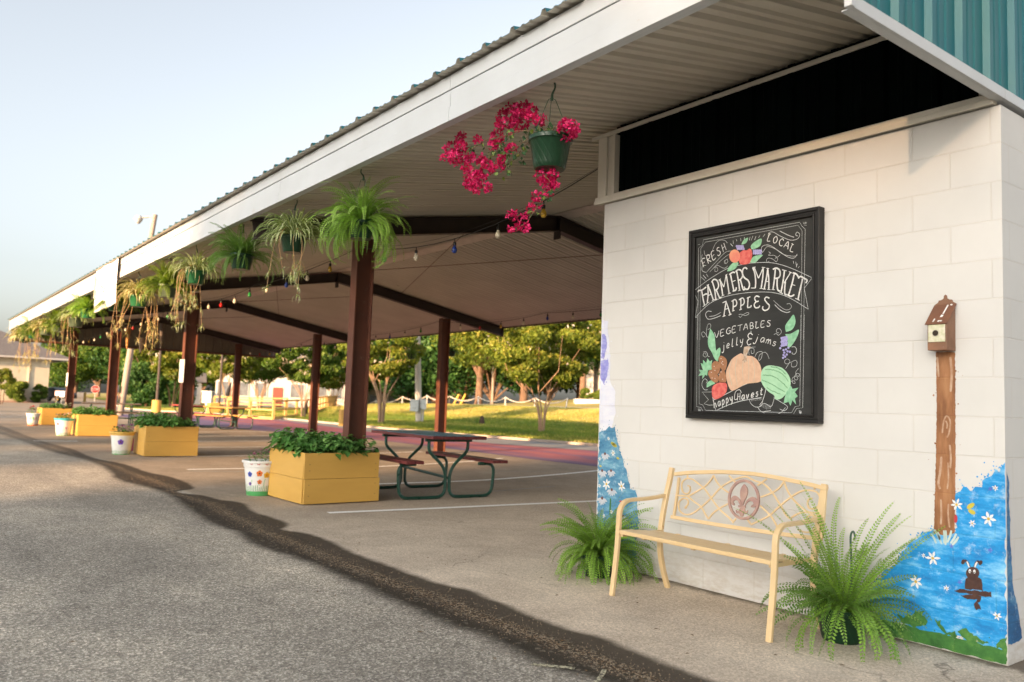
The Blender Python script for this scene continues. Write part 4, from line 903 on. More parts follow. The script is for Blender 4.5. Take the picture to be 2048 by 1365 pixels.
LT=[[(265,245),(290,255),(295,300),(270,335),(230,335),(200,290),(200,210),(250,165),(320,170),(390,220),(470,290),(540,390),(640,520),(740,610),(800,670)],
[(255,500),(235,505),(270,460),(265,410),(215,395),(165,440),(170,530),(230,580),(310,575),(420,500),(540,390),(650,270),(760,200),(880,150),(960,140)],
[(140,358),(270,365),(360,320),(460,260),(530,190),(570,125)],[(270,370),(340,430),(420,490),(470,570),(510,635)],
[(570,125),(600,190),(660,265),(750,330)],[(510,635),(560,570),(640,510),(745,455)],[(750,125),(790,170),(835,215)],[(960,140),(1060,190),(1160,225),(1260,330),(1350,470),(1420,590),(1480,640)],
[(1190,165),(1130,210),(1085,240)],[(1120,380),(1250,330),(1340,270),(1395,195)],[(1395,195),(1430,290),(1490,390),(1590,490),(1690,555),(1820,565)],[(1010,700),(1140,640),(1230,590),(1350,480),(1490,370),(1600,310),(1700,300),(1790,330),(1820,420),(1780,500),(1700,515),(1670,460),(1690,400),(1725,395)],
[(1115,480),(1230,590),(1290,680),(1320,750)],[(790,680),(830,630)],[(1010,700),(970,645)],[(1480,620),(1570,570),(1680,560),(1770,610),(1780,700),(1720,780),(1640,790),(1560,760)],[(1655,670),(1670,610),(1720,590),(1750,620)],[(1755,240),(1750,290)],[(265,110),(265,160)]]
for i,pts in enumerate(LT): bsweep(m,pts,w_*1.15,.008,.0005*(i%4),4)
m.build('scrollwork',bc,be,world=True)
med=mat('medallion_mauve',(.30,.17,.15),.5,(.40,.26,.20),20,bump=.3)
m=MB(); P=[BP(*q,.010) for q in ell(935,412,172,222,.0,32)]; m.sweep(P+[P[0]],(.012,.016),bn); mo=m.build('medallion',med,be,world=True)
def flat(m,pts,off,th,sm=True):
    P=[BP(x,y,off) for x,y in pts]
    if sm: P=catmull(P+[P[0]],4)[:-1]
    m.poly(P,-bn*th)
m=MB()
flat(m,[(945,230),(975,270),(985,320),(970,380),(945,430),(925,480),(908,430),(900,380),(900,310),(920,260)],.018,.01)
flat(m,[(915,470),(890,410),(850,370),(810,375),(785,410),(790,455),(815,480),(828,460),(815,440),(835,420),(870,430),(895,480)],.016,.008)
flat(m,[(950,470),(975,420),(1020,385),(1065,385),(1092,420),(1090,470),(1060,500),(1022,500),(1030,480),(1050,465),(1045,440),(1010,430),(975,450),(955,485)],.016,.008)
flat(m,[(880,480),(960,482),(965,510),(882,506)],.022,.01,False)
flat(m,[(895,510),(950,512),(940,560),(930,600),(905,610),(890,580),(880,560)],.017,.008)
flat(m,[(895,515),(870,545),(845,530),(850,565),(880,570)],.015,.007); flat(m,[(945,515),(960,550),(985,535),(975,575),(945,575)],.015,.007)
m.build('fleur_de_lis',med,mo,world=True)
# posts, legs, arms
def K(x,y,Y): return PY(*J_(x,y),Y)
yfL,yfR=3.76,3.80
for (foot,top,arm,xf) in ((0,)*4,)[:0]: pass
def legpath(pts,Y0): return catmull([K(x,y,Y0) for x,y in pts],6)
# left/right side frames: front leg + arm in one bent tube (flat steel), rear leg + post in another
XL,XR=-3.765,-2.60
def side(X,sgn):
    f=[(3.73,0),(3.745,.12),(3.765,.28),(3.775,.42),(3.78,.52),(3.80,.565),(3.84,.592),(3.90,.598),(4.02,.600),(4.12,.606),(4.21,.615)]
    m=MB(); m.sweep(catmull([(X,y,z) for y,z in f],6),(.034,.022),(1,0,0)); m.build('front_leg_and_arm',bc,be,world=True,bevel=.003)
    r=[(4.24,0),(4.20,.10),(4.165,.22),(4.155,.33),(4.165,.42),(4.195,.56),(4.235,.70),(4.262,.80 if sgn<0 else .80)]
    m=MB(); m.sweep(catmull([(X+(.012 if sgn<0 else -.012),y,z) for y,z in r],6),(.034,.026),(1,0,0)); m.build('rear_leg',bc,be,world=True,bevel=.003)
side(XL,-1); side(XR,1)
for k in range(6):
    y=3.79+k*.062; z=.405-.10*max(0,k-1)*.062 + (.0 if k else -.004)
    m=MB(); pr=catmull([(XL+.018,y,z),(XL+.05,y,z),(-3.2,y,z-.004),(XR-.05,y,z),(XR-.018,y,z)],3)
    m.bar((XL+.018,y,z),(XR-.018,y,z-.001),.054,.026 if k==0 else .014); m.build('seat_slat',bc,be,world=True,bevel=.004)
m=MB()
for X in (XL+.19,-3.18,XR-.19): m.box(X-.012,X+.012,3.80,4.14,.374,.389)
m.box(XL+.018,XL+.038,3.775,4.16,.372,.392); m.box(XR-.038,XR-.018,3.775,4.16,.372,.392)
m.build('seat_frame',bc,be,world=True)
# ================================================================== FERNS, SPIDER PLANTS, FLOWERS
def fern_quads(n,L,seed,e0=(20,75),droop=1.6,pin=.05,az=None,taper=.5,step=.0145,up=0,fullness=1.0):
    """fronds from the origin: returns (quads, attr, rachis strips)"""
    r=np.random.default_rng(seed); Q=[];A=[]; RQ=[]
    for i in range(n):
        a=r.uniform(0,2*math.pi) if az is None else r.uniform(*az)
        el=math.radians(r.uniform(*e0)); l=L*r.uniform(.6,1.1); K=int(l/step); ds=l/K
        dr=droop*r.uniform(.6,1.3)*(1.15 if el<.8 else .9); bend=r.normal(0,.5)
        p=np.array([math.cos(a)*.02,math.sin(a)*.02,0.]); th=el; v0=r.uniform(.1,.8); tw=r.normal(0,.8); pw=pin*r.uniform(.8,1.15)
        for k in range(K):
            s=k/K; t=np.array([math.cos(th)*math.cos(a),math.cos(th)*math.sin(a),math.sin(th)])
            sd=np.array([-math.sin(a),math.cos(a),0.]); nn=np.cross(t,sd); c,s_=math.cos(tw),math.sin(tw); sd2=sd*c+nn*s_; n2=nn*c-sd*s_
            q=p+t*ds; h=sd2*.0014*(1.3-s); RQ.append([p-h,p+h,q+h,q-h])
            if k>=2:
                wdt=pw*min(1,(s+.03)/.12)**.6*(1-s)**.5*(1.0) if s<.98 else .2*pw
                pwid=ds*.56
                for sg in(-1,1):
                    d=sd2*sg+t*.25+n2*(-.12+r.normal(0,.08)); d/=np.linalg.norm(d); L2=wdt*r.uniform(.88,1.05)
                    a0=p-t*pwid*.55; a1=p+t*pwid*.55; m1=p+d*L2*.62+t*pwid*.5; tip=p+d*L2
                    Q.append([a0,p+d*L2*.7-t*pwid*.62,tip,p+d*L2*.55+t*pwid*.75]); A.append(min(1,max(0,v0*.6+.35*s+r.normal(0,.06))))
            p=q; th-=dr*ds/l*(.35+1.3*s); a+=bend*ds/l
    return np.array(Q),np.array(A),np.array(RQ)
fern_bright=leafmat('fern_bright',(.09,.19,.025),(.24,.42,.06),(.45,.62,.16),.35,.45,3)
fern_deep=leafmat('fern_deep',(.05,.12,.02),(.15,.29,.05),(.30,.46,.11),.3,.45,3)
fern_gold=leafmat('fern_gold',(.06,.13,.015),(.16,.24,.03),(.34,.38,.07),.45,.5,3)
rach=mat('rachis',(.12,.16,.04),.6)
def add_fern(root,name,mt,c,**k):
    Q,A,RQ=fern_quads(**k); c=np.array(c)
    m=MB(); m.quads(Q+c,A); o=m.build(name,mt,root); m=MB(); m.quads(RQ+c); m.build('rachis',rach,o); return o
pot_green=None
def potmat(name,c,swirl=True,rough=.3):
    n=NT(name); O=n.obj(); sp=n.n('ShaderNodeSeparateXYZ'); n.l(O,sp.inputs[0])
    n.l(n.mix(n.ramp(n.noise(O,14,4),[(.3,0.),(.7,1.)]),c,tuple(x*.8 for x in c)),n.p.inputs['Base Color']); n.p.inputs['Roughness'].default_value=rough; n.p.inputs['Specular IOR Level'].default_value=.28
    if swirl:
        ang=n.math('ARCTAN2',sp.outputs[1],sp.outputs[0]); ph=n.math('ADD',n.math('MULTIPLY',ang,9),n.math('MULTIPLY',sp.outputs[2],46))
        h=n.math('POWER',n.math('ABSOLUTE',n.math('SINE',ph)),.12); n.bump(h,.55,.006)
    return n.m
pg=potmat('pot_green',(.010,.040,.018)); pg2=potmat('pot_bright_green',(.018,.11,.04)); pgrey=potmat('pot_olive',(.09,.12,.07)); soil=mat('soil',(.035,.022,.014),.95,(.06,.04,.025),40,bump=.6,bscale=120,bdist=.01)
def add_pot(root,mt,r=.135,h=.17,z=0):
    m=MB(); m.lathe([(r*.72,0),(r*.76,.006),(r*.80,.03),(r*.985,h*.84),(r*1.0,h*.85),(r*1.07,h*.86),(r*1.08,h*.97),(r*1.04,h),(r*.98,h),(r*.95,h*.9),(r*.93,h*.88)],(0,0,z),28)
    o=m.build('pot',mt,root,smooth=True); m=MB(); m.lathe([(r*.95,h*.88),(.001,h*.9)],(0,0,z),16); m.build('soil',soil,o); return o
wire=mat('hanger_green',(.03,.09,.05),.45)
def add_hanger(root,r,zr,ztop,n=3):
    m=MB()
    for k in range(n):
        a=.5+2*math.pi*k/n; m.tube([(r*math.cos(a),r*math.sin(a),zr),(r*.2*math.cos(a),r*.2*math.sin(a),ztop-.10),(0,0,ztop-.085)],.0024,5)
    m.tube(catmull([(0,0,ztop-.10),(.004,0,ztop-.06),(.028,0,ztop-.028),(.024,0,ztop+.004),(.008,0,ztop+.018)],5),[.011,.010,.010,.009,.009,.008,.008,.007,.007,.006,.006,.006,.006,.006,.006,.006,.006,.006,.006,.006,.006][:21],6)
    return m.build('hanger',wire,root)
def spider_quads(n,L,seed,e0=(15,85),wf=1.):
    r=np.random.default_rng(seed); Q=[];A=[]
    for i in range(n):
        a=r.uniform(0,6.283); th=math.radians(r.uniform(*e0)); l=L*r.uniform(.6,1.15); K=9; ds=l/K; p=np.array([math.cos(a)*.03,math.sin(a)*.03,0.]); w0=r.uniform(.008,.0125)*wf; dr=r.uniform(2.0,3.4); bend=r.normal(0,.4)
        for k in range(K):
            s=k/K; s1=(k+1)/K
            t=np.array([math.cos(th)*math.cos(a),math.cos(th)*math.sin(a),math.sin(th)]); sd=np.array([-math.sin(a),math.cos(a),0.]); q=p+t*ds
            wa=w0*(1-s**2.2); wb=w0*(1-s1**2.2)+.0006; nn=np.cross(t,sd)*.004
            for (u0,u1,c) in ((-1,-.42,.15),(-.42,.42,.9),(.42,1,.15)):
                z0=nn*abs(u0 if abs(u0)==1 else .2); z1=nn*abs(u1 if abs(u1)==1 else .2)
                Q.append([p+sd*wa*u0-z0,p+sd*wa*u1-z1,q+sd*wb*u1-z1,q+sd*wb*u0-z0]); A.append(c+r.normal(0,.06))
            p=q; th-=dr*ds/l*(.3+1.3*s); a+=bend*ds/l
    return np.array(Q),np.array(A)
spid=leafmat('spider_leaf',(.20,.30,.08),(.48,.52,.24),(.80,.80,.58),.35,.45,3)
spidg=leafmat('spider_leaf_gold',(.30,.30,.10),(.62,.53,.26),(.82,.72,.46),.4,.5,3)
stol=mat('stolon_tan',(.52,.30,.13),.6,(.42,.26,.12),12)
def plantlet(r,c,n,L):
    Q=[];A=[]
    for i in range(n):
        a=r.uniform(0,6.28); th=r.uniform(-1.0,1.1); p=np.array(c,float); l=L*r.uniform(.6,1.1); K=3
        for k in range(K):
            t=np.array([math.cos(th)*math.cos(a),math.cos(th)*math.sin(a),math.sin(th)]); sd=np.array([-math.sin(a),math.cos(a),0.]); q=p+t*l/K; w=.0075*(1-(k/K)); w1=.0075*(1-((k+1)/K))+.0005
            Q.append([p-sd*w,p+sd*w,q+sd*w1,q-sd*w1]); A.append(r.uniform(.3,1)); p=q; th-=.5
    return Q,A
def add_spider(root,mt,z,seed,n=95,L=.42,stolons=9,drop=(.35,.6),wf=1.15):
    Q,A=spider_quads(n,L,seed,wf=wf); m=MB(); m.quads(Q+np.array([0,0,z]),A); m.build('leaves',mt,root)
    r=np.random.default_rng(seed+50); m=MB(); Q2=[];A2=[]
    for i in range(stolons):
        a=r.uniform(0,6.28); R=r.uniform(.14,.30); D=r.uniform(*drop); w=r.normal(0,.04,4)
        pts=[(0,0,z),(R*.6*math.cos(a),R*.6*math.sin(a),z+.07),(R*math.cos(a)+w[0],R*math.sin(a)+w[1],z-.1),(R*1.1*math.cos(a)+w[2],R*1.1*math.sin(a)+w[3],z-D)]
        c=catmull(pts,5); m.tube(c,.0028,5)
        for e,nl in ((c[-1],11),(c[-3],5)):
            q,b_=plantlet(r,e,nl,.095*wf**.5); Q2+=q;A2+=b_
        if r.random()<.5:
            br=c[-4]; e=br+Vector((r.normal(0,.05),r.normal(0,.05),-.12)); m.tube([br,(br+e)/2+Vector((.01,.01,0)),e],.002,4); q,b_=plantlet(r,e,9,.06); Q2+=q;A2+=b_
    if stolons:
        o=m.build('stolons',stol,root); m=MB(); m.quads(np.array(Q2),A2); m.build('plantlets',mt,o)
HY=3.13; ZH=zs(HY)+.008
def hang(name,label,cat,px,pyb,pot,r,h,kind,seed,ztop=None,group=None,**k):
    """hanging plant: px,pyb = photo position of the pot's middle"""
    p=PY(px,pyb,HY); z0=p.z-h*.5
    t=thing(name,label,cat,(p.x,HY,z0),seed*1.3,group)
    add_pot(t,pot,r,h); add_hanger(t,r,h*.97,(ztop or ZH)-z0); 
    if kind=='fern': add_fern(t,'fronds',k.pop('mt'),(0,0,h*.9),seed=seed,**k)
    elif kind=='spider': add_spider(t,k.pop('mt'),h*.92,seed,**k)
    return t
G_H='hanging plants along the pavilion eave'
hang('hanging_fern','big bright green fern hanging from the eave beside the nearest brown column','fern',722,462,pg,.12,.15,'fern',3,mt=fern_bright,n=165,L=.54,e0=(-20,88),droop=2.2,pin=.042,step=.0175,group=G_H)
hang('hanging_spider_plant','variegated spider plant in a dark green swirled pot hanging left of the biggest fern','spider plant',586,490,pg,.125,.17,'spider',5,mt=spid,n=235,wf=1.3,L=.43,stolons=8,drop=(.3,.62),group=G_H)
hang('hanging_fern','dark green straggly fern in a dark pot hanging between two spider plants','fern',483,525,pg,.135,.18,'fern',7,mt=fern_deep,n=120,L=.55,e0=(-5,85),droop=1.8,pin=.044,step=.019,group=G_H)
hang('hanging_spider_plant','pale spider plant in a bright green pot with many plantlets hanging before the second column','spider plant',391,556,pg2,.13,.18,'spider',9,mt=spid,n=180,L=.43,stolons=13,drop=(.35,.75),wf=1.4,group=G_H)
hang('hanging_fern','yellow green fern in an olive pot hanging just left of the second column','fern',334,583,pgrey,.14,.19,'fern',11,mt=fern_gold,n=150,L=.50,e0=(-10,88),droop=1.7,pin=.06,step=.026,group=G_H)
hang('hanging_spider_plant','straw coloured spider plant in a green pot with long tan runners near the white banner','spider plant',277,603,pg2,.15,.19,'spider',13,mt=spidg,n=200,L=.47,stolons=15,drop=(.4,.85),wf=1.8,group=G_H)
hang('hanging_fern','green fern in a bright green pot hanging in front of the white banner','fern',233,612,pg2,.16,.2,'fern',15,mt=fern_gold,n=130,L=.47,e0=(-10,88),droop=1.7,pin=.07,step=.03,group=G_H)
hang('hanging_fern','bushy green fern hanging just left of the white banner','fern',176,628,pg2,.16,.2,'fern',17,mt=fern_bright,n=130,L=.50,e0=(-5,88),droop=1.6,pin=.075,step=.034,group=G_H)
hang('hanging_spider_plant','spider plant in a grey green pot hanging above the third column','spider plant',151,645,pgrey,.17,.22,'spider',19,mt=spid,n=180,L=.46,stolons=7,drop=(.4,.8),wf=2.3,group=G_H)
hang('hanging_fern','yellowish fern in an olive pot hanging above the farthest planter','fern',117,656,pgrey,.17,.2,'fern',21,mt=fern_gold,n=120,L=.58,e0=(-10,88),droop=1.5,pin=.09,step=.04,group=G_H)
hang('hanging_spider_plant','golden spider plant in a green pot near the far end of the eave','spider plant',92,663,pgrey,.17,.2,'spider',23,mt=spidg,n=180,L=.52,stolons=10,drop=(.5,.9),wf=2.6,group=G_H)
hang('hanging_fern','golden fern in a green pot second from the far end of the eave','fern',68,671,pg2,.17,.2,'fern',25,mt=fern_gold,n=120,L=.62,e0=(-10,88),droop=1.5,pin=.10,step=.045,group=G_H)
hang('hanging_spider_plant','lime green spider plant hanging at the far end of the white fascia','spider plant',48,680,pg,.17,.2,'spider',27,mt=spidg,n=220,L=.62,stolons=14,drop=(.5,1.1),wf=3.,group=G_H)
# small dark ferns hanging on the back eave
for (px,py,lab) in ((823,712,'small dark fern hanging on the back eave beside the pale utility pole'),(902,706,'small dark fern hanging on the back eave right of the far column')):
    p=PY(px,py,12.1); t=thing('hanging_fern',lab,'fern',(p.x,12.1,p.z-.1),0,'ferns on the back eave'); add_pot(t,pg,.13,.15); add_hanger(t,.13,.14,zs(12.1)+.01-(p.z-.1)); add_fern(t,'fronds',fern_deep,(0,0,.14),seed=int(px),n=60,L=.36,e0=(-10,85),droop=1.8,pin=.045,step=.016)
# ---- bougainvillea
q=PY(1100,308,HY+.02); hh=.205; rr_=.130
t=thing('bougainvillea','magenta bougainvillea trailing from a glossy dark green hanging pot','hanging flowers',(q.x,HY+.02,q.z-hh/2))
potb=add_pot(t,pg,rr_,hh)
add_hanger(t,rr_,hh*.97,ZH-(q.z-hh/2))
bx=lambda x,y:(860+x/3.592,120+y/3.592)
def bpt(x,y,dy=0): return PY(*bx(x,y),HY+.02+dy)
m=MB()
ST=[[(860,545),(800,480),(720,440),(640,420),(560,440),(500,500)],[(850,545),(760,520),(640,510),(540,545),(400,580),(280,650),(200,640)],[(840,560),(720,560),(600,640),(470,680),(380,740),(300,800),(320,900)],[(850,550),(700,600),(620,700),(540,790)],[(900,545),(960,500),(1010,490)],
[(760,600),(800,800),(860,880),(820,980),(740,1100),(680,1180),(600,1200)],[(740,1090),(660,1110),(600,1120)],[(560,620),(500,700),(440,770)],[(870,545),(900,480),(930,520)],[(280,650),(230,740),(270,840),(410,920)]]
for i,s_ in enumerate(ST): m.tube(catmull([bpt(x,y,.03*math.sin(i*2+k)) for k,(x,y) in enumerate(s_)],5),.0026,5)
m.build('stems',mat('bough_stem',(.22,.14,.07),.7),t,world=True)
CL=[(540,420,70),(640,370,60),(640,450,75),(720,380,60),(780,420,45),(500,470,35),(590,350,40),(680,330,30),(480,560,55),(450,610,45),(580,640,45),(220,560,45),(150,640,60),(230,620,55),(105,700,28),(180,710,60),(250,760,45),(290,700,45),(345,575,32),(370,730,45),(410,740,35),(300,830,65),(360,850,60),(400,800,45),(320,920,55),(280,890,40),(415,920,32),(510,710,38),(500,760,40),(440,780,30),(990,500,72),(1040,520,35),(960,460,40),(810,840,58),(850,890,52),(890,900,30),(890,815,34),(760,980,34),(720,1060,34),(770,1035,32),(855,960,28),(590,1120,36),(625,1110,22),(680,1130,26),(630,1165,22),(690,1205,32),(640,1200,22),(580,1215,22),(590,510,28),(820,440,25)]
r=np.random.default_rng(4); Q=[];A=[]
mpp=1/ (3.592*FPX/ (Vector((q.x,HY,0)).length))
for cx,cy,rad in CL:
    c=bpt(cx,cy,r.normal(0,.02)); R0=rad*mpp; nb=int(max(5,(rad/11)**2*1.25))
    for k in range(nb):
        d=r.normal(0,1,3); d/=np.linalg.norm(d); o=np.array(c)+d*R0*r.uniform(.35,1)**.6
        v0=r.uniform(0,1)
        ax=d+r.normal(0,.35,3); ax/=np.linalg.norm(ax); u_=np.cross(ax,[0,0,1.]); u_/=np.linalg.norm(u_)+1e-6; w2=np.cross(ax,u_)
        for j in range(3):
            a=j*2.094+r.uniform(0,.5); e=u_*math.cos(a)+w2*math.sin(a); f=np.cross(ax,e); sz=r.uniform(.017,.025)
            p0_=o; p1=o+e*sz*.55+f*sz*.48+ax*sz*.35; p2=o+e*sz*1.15+ax*sz*.62; p3=o+e*sz*.55-f*sz*.48+ax*sz*.35
            Q.append([p0_,p1,p2,p3]); A.append(min(1,max(0,v0+r.normal(0,.15))))
m=MB(); m.quads(np.array(Q),A); m.build('flowers',leafmat('bract_magenta',(.38,.004,.075),(.62,.012,.13),(.78,.05,.22),.35,.5,9),t,world=True)
LF=[(780,470,40),(740,540,45),(860,470,30),(830,520,40),(640,600,45),(660,640,35),(620,710,35),(655,725,30),(520,600,30),(700,560,40),(600,520,30),(470,650,25),(560,770,35),(530,820,28),(580,590,40),(430,700,24),(370,610,24),(820,990,28),(875,940,24),(760,1090,24),(640,1200,18),(700,500,30),(560,545,26),(880,510,40),(940,530,26),(690,620,30),(600,660,30),(560,700,26),(300,640,18),(460,660,20),(790,960,22),(510,650,30),(810,500,40),(760,510,35)]
Q=[];A=[]
for cx,cy,rad in LF:
    c=bpt(cx,cy,r.normal(0,.03)); 
    for k in range(5):
        o=np.array(c)+r.normal(0,rad*mpp*.55,3); th=r.uniform(0,6.28); e=np.array([math.cos(th),r.normal(0,.6),-abs(math.sin(th))*.8-.2]); e/=np.linalg.norm(e); f=np.cross(e,r.normal(0,1,3)); f/=np.linalg.norm(f); L=r.uniform(.028,.045); W_=L*.36; nn=np.cross(e,f)*L*.12; v0=r.uniform(0,1)
        Q.append([o,o+e*L*.4+f*W_+nn,o+e*L,o+e*L*.4]); Q.append([o,o+e*L*.4,o+e*L,o+e*L*.4-f*W_+nn]); A+=[v0,v0]
m=MB(); m.quads(np.array(Q),A); m.build('leaves',leafmat('bough_leaf',(.02,.065,.03),(.06,.13,.05),(.22,.30,.06),.3,.45,6),t,world=True)
# ---- ferns by the bench
t=thing('floor_fern','bushy bright green fern standing on the pavement behind the left end of the bench','fern',(-4.26,4.08,0))
add_pot(t,pg,.13,.16); add_fern(t,'fronds',fern_bright,(0,0,.15),seed=31,n=235,L=.48,e0=(-15,85),droop=1.8,pin=.036,step=.0165)
t=thing('potted_fern','tall spiky green fern in a dark green pot standing right of the bench','fern',(-2.42,4.12,0))
add_pot(t,pg,.135,.175); o=add_fern(t,'fronds',fern_deep,(0,0,.15),seed=37,n=112,L=.46,e0=(0,62),droop=1.4,pin=.036,step=.0165)
add_fern(t,'upright_fronds',fern_bright,(0,0,.15),seed=39,n=34,L=.72,e0=(50,86),droop=.7,pin=.034,step=.0165)
add_fern(t,'trailing_fronds',fern_bright,(0,0,.16),seed=41,n=9,L=.62,e0=(5,35),droop=2.4,pin=.044,az=(-1.7,-.2),step=.0175)
m=MB(); m.tube(catmull([(.03,.03,.16),(.035,.03,.40),(.03,.03,.54),(.045,.03,.575),(.055,.03,.55),(.05,.03,.535)],5),.0055,6); m.build('hanger',wire,t)
# ================================================================== PLANTER BOXES
yel=mat('planter_yellow',(.60,.355,.08),.5,(.54,.315,.068),1.4,bump=.08,bscale=22,stretch=(1,1,4),dirt=((.38,.20,.05),3.,.72))
leafP=leafmat('bean_leaf',(.05,.15,.035),(.12,.29,.075),(.26,.45,.14),.35,.42,5)
def broad_leaf_plant(seed,n,R,H,L0=.055):
    r=np.random.default_rng(seed); Q=[];A=[]; st=MB()
    for i in range(n):
        a=r.uniform(0,6.28); rad=R*math.sqrt(r.uniform(0,1)); z=H*r.uniform(.25,1)*(1-.35*(rad/R)**2); o=np.array([rad*math.cos(a),rad*math.sin(a),z]); b_=a+r.normal(0,.8)
        e=np.array([math.cos(b_),math.sin(b_),r.uniform(-.7,.25)]); e/=np.linalg.norm(e); f=np.cross(e,[0,0,1.]); f/=np.linalg.norm(f)+1e-6; u=np.cross(f,e); L=L0*r.uniform(.7,1.5); W_=L*.40; v0=r.uniform(0,1)*.7+.3*(z/H)
        up=u*L*.13; mid=o+e*L*.38; tip=o+e*L-u*L*.18
        Q+= [[o,mid+f*W_+up,tip,mid],[o,mid,tip,mid-f*W_+up]]; A+=[v0,min(1,v0+.08)]
        if i%4==0: st.tube([(o[0]*.3,o[1]*.3,0),(o[0]*.75,o[1]*.75,z*.6),tuple(o)],.0022,4,cap=False)
    return np.array(Q),np.array(A),st
PG='yellow planter boxes'
plab=['nearest yellow wooden planter box beside the picnic table','yellow planter box at the foot of the second column from the front','yellow planter box at the foot of the third column','farthest yellow planter box, smallest in the row']
PX0=[(-8.60,3.67),(-16.12,3.78),(-23.62,3.85),(-30.9,3.93)]
glab=['leafy green bean plant in the nearest planter','leafy green plant in the second planter','leafy green plant in the third planter','low leafy plant in the farthest planter']
for i,(X,Y) in enumerate(PX0):
    wX,wY,hP=.99,.955,(.565 if i else .575); t=thing('planter_box',plab[i],'planter',(X-wX/2,Y+wY/2,0),(.03,-.02,.0,.03)[i],PG)
    hx,hy=wX/2,wY/2; th=.022
    for lev,(z0,z1,sp) in enumerate(((.012,hP/2-.003,.010),(hP/2,hP,.0))):
        for nm,v in (('board_front',0),('board_back',1)):
            s_=1 if v==0 else -1; m=MB()
            x0=s_*(hx-th/2); o_=s_*sp*.8
            m.box(min(x0-th/2+o_,x0+th/2+o_),max(x0-th/2+o_,x0+th/2+o_),-hy+.006*(lev==0),hy-.012*lev,z0,z1); m.build('long_board',yel,t,bevel=.002)
            m=MB(); y0=s_*-1*(hy-th/2); tilt=.016*(1 if lev else -.6)
            m.add([(-hx+th,y0-th/2,z0),(hx-th-.004+.0*tilt,y0-th/2-abs(tilt)*.4,z0),(hx-th-.004,y0+th/2-abs(tilt)*.4,z0),(-hx+th,y0+th/2,z0),(-hx+th,y0-th/2,z1),(hx-th-.004,y0-th/2+tilt*.5,z1),(hx-th-.004,y0+th/2+tilt*.5,z1),(-hx+th,y0+th/2,z1)],[(0,3,2,1),(4,5,6,7),(0,1,5,4),(1,2,6,5),(2,3,7,6),(3,0,4,7)])
            m.build('side_board',yel,t,bevel=.002)
    m=MB()
    for zz in (.1,.45,.22,.38):
        for yy in(-hy+.06,hy-.06): m.obox((hx+.0085,yy,zz),(.0012,0,0),(0,.004,0),(0,0,.004))
    m.build('nail',mat('nail_dark',(.10,.07,.05),.6),t)
    # soil with a slot for the steel column
    cx,cy=FR[i],4.36+YS[i]; lx0,lx1=-hx+th,hx-th; c0=cx-(X-wX/2); cy0=cy-.01-(Y+wY/2)
    m=MB(); zso=hP-.05; m.box(lx0,c0-.085,-hy+th,hy-th,.05,zso); m.box(c0+.085,lx1,-hy+th,hy-th,.05,zso); m.box(c0-.085,c0+.085,-hy+th,cy0,.05,zso); m.build('soil',soil,t)
    if i==0: protos=[]
    r=np.random.default_rng(60+i); spots=[(-.3,-.28),(-.02,-.32),(.28,-.3),(.32,-.02),(-.33,.02),(.0,-.05),(.3,.24),(-.3,.3)] if i<3 else [(-.2,-.3),(.2,-.25),(.28,.1),(-.3,.1),(.1,-.05)]
    for k,(ax,ay) in enumerate(spots):
        seed=k%4
        if i==0 and k<4:
            Q,A,st=broad_leaf_plant(70+k,150,.20,.25,.070); e=thing('leafy_plant',glab[0],'plant',(0,0,0),0,glab[0])
            mm_=MB(); mm_.quads(Q,A); mm_.build('foliage',leafP,e); st.build('stems',mat('green_stem',(.06,.16,.04),.6),e); protos.append(e)
        else: e=copy_tree(protos[seed])
        e['label']=glab[i]; e['group']=glab[i]; e.location=(X-wX/2+ax+r.normal(0,.015),Y+wY/2+ay+r.normal(0,.015),zso-.005); e.rotation_euler=(0,0,r.uniform(0,6.28)); s_=(1.12,1.1,1.,.9)[i]*r.uniform(.9,1.12); e.scale=(s_,s_,s_*(1.05 if ax<.2 else .9))
# taller flowers in the farthest planter
def little_flowers(root,seed,n,R,H,z0,cols,sz=.012,nl=40,Lf=.03):
    r=np.random.default_rng(seed); st=MB(); Q=[];A=[]
    fl={c:MB() for c in cols}
    for i in range(n):
        a=r.uniform(0,6.28); rad=R*math.sqrt(r.uniform(0,1)); h=H*r.uniform(.5,1); top=Vector((rad*math.cos(a),rad*math.sin(a),z0+h)); st.tube([(rad*.5*math.cos(a),rad*.5*math.sin(a),z0),tuple(top)],.0018,4,cap=False)
        c=cols[i%len(cols)]; qq=[]
        for k in range(7):
            d=r.normal(0,1,3); d/=np.linalg.norm(d); d[2]=abs(d[2])*.6; f=np.cross(d,[0,0,1.]); f/=np.linalg.norm(f)+1e-6; o=np.array(top); s_=sz*r.uniform(.8,1.3)
            qq.append([o,o+d*s_*.6+f*s_*.45,o+d*s_*1.2,o+d*s_*.6-f*s_*.45])
        fl[c].quads(np.array(qq),r.uniform(0,1,7))
    for i in range(nl):
        a=r.uniform(0,6.28); rad=R*1.1*math.sqrt(r.uniform(0,1)); o=np.array([rad*math.cos(a),rad*math.sin(a),z0+H*r.uniform(0,.7)]); b_=r.uniform(0,6.28); e=np.array([math.cos(b_),math.sin(b_),r.uniform(-.2,.8)]); e/=np.linalg.norm(e); f=np.cross(e,[0,0,1.]); f/=np.linalg.norm(f)+1e-6; L=Lf*r.uniform(.7,1.4)
        Q.append([o,o+e*L*.5+f*L*.25,o+e*L,o+e*L*.5-f*L*.25]); A.append(r.uniform(0,1))
    m=MB(); m.quads(np.array(Q),A); lo=m.build('foliage',leafP,root); st.build('stems',mat('green_stem',(.06,.16,.04),.6),root)
    for c in cols: fl[c].build('blossoms',leafmat('bl_%d'%int(c[0]*900+c[1]*97+c[2]*11),tuple(x*.8 for x in c),c,None,.3),root)
X,Y=PX0[3]
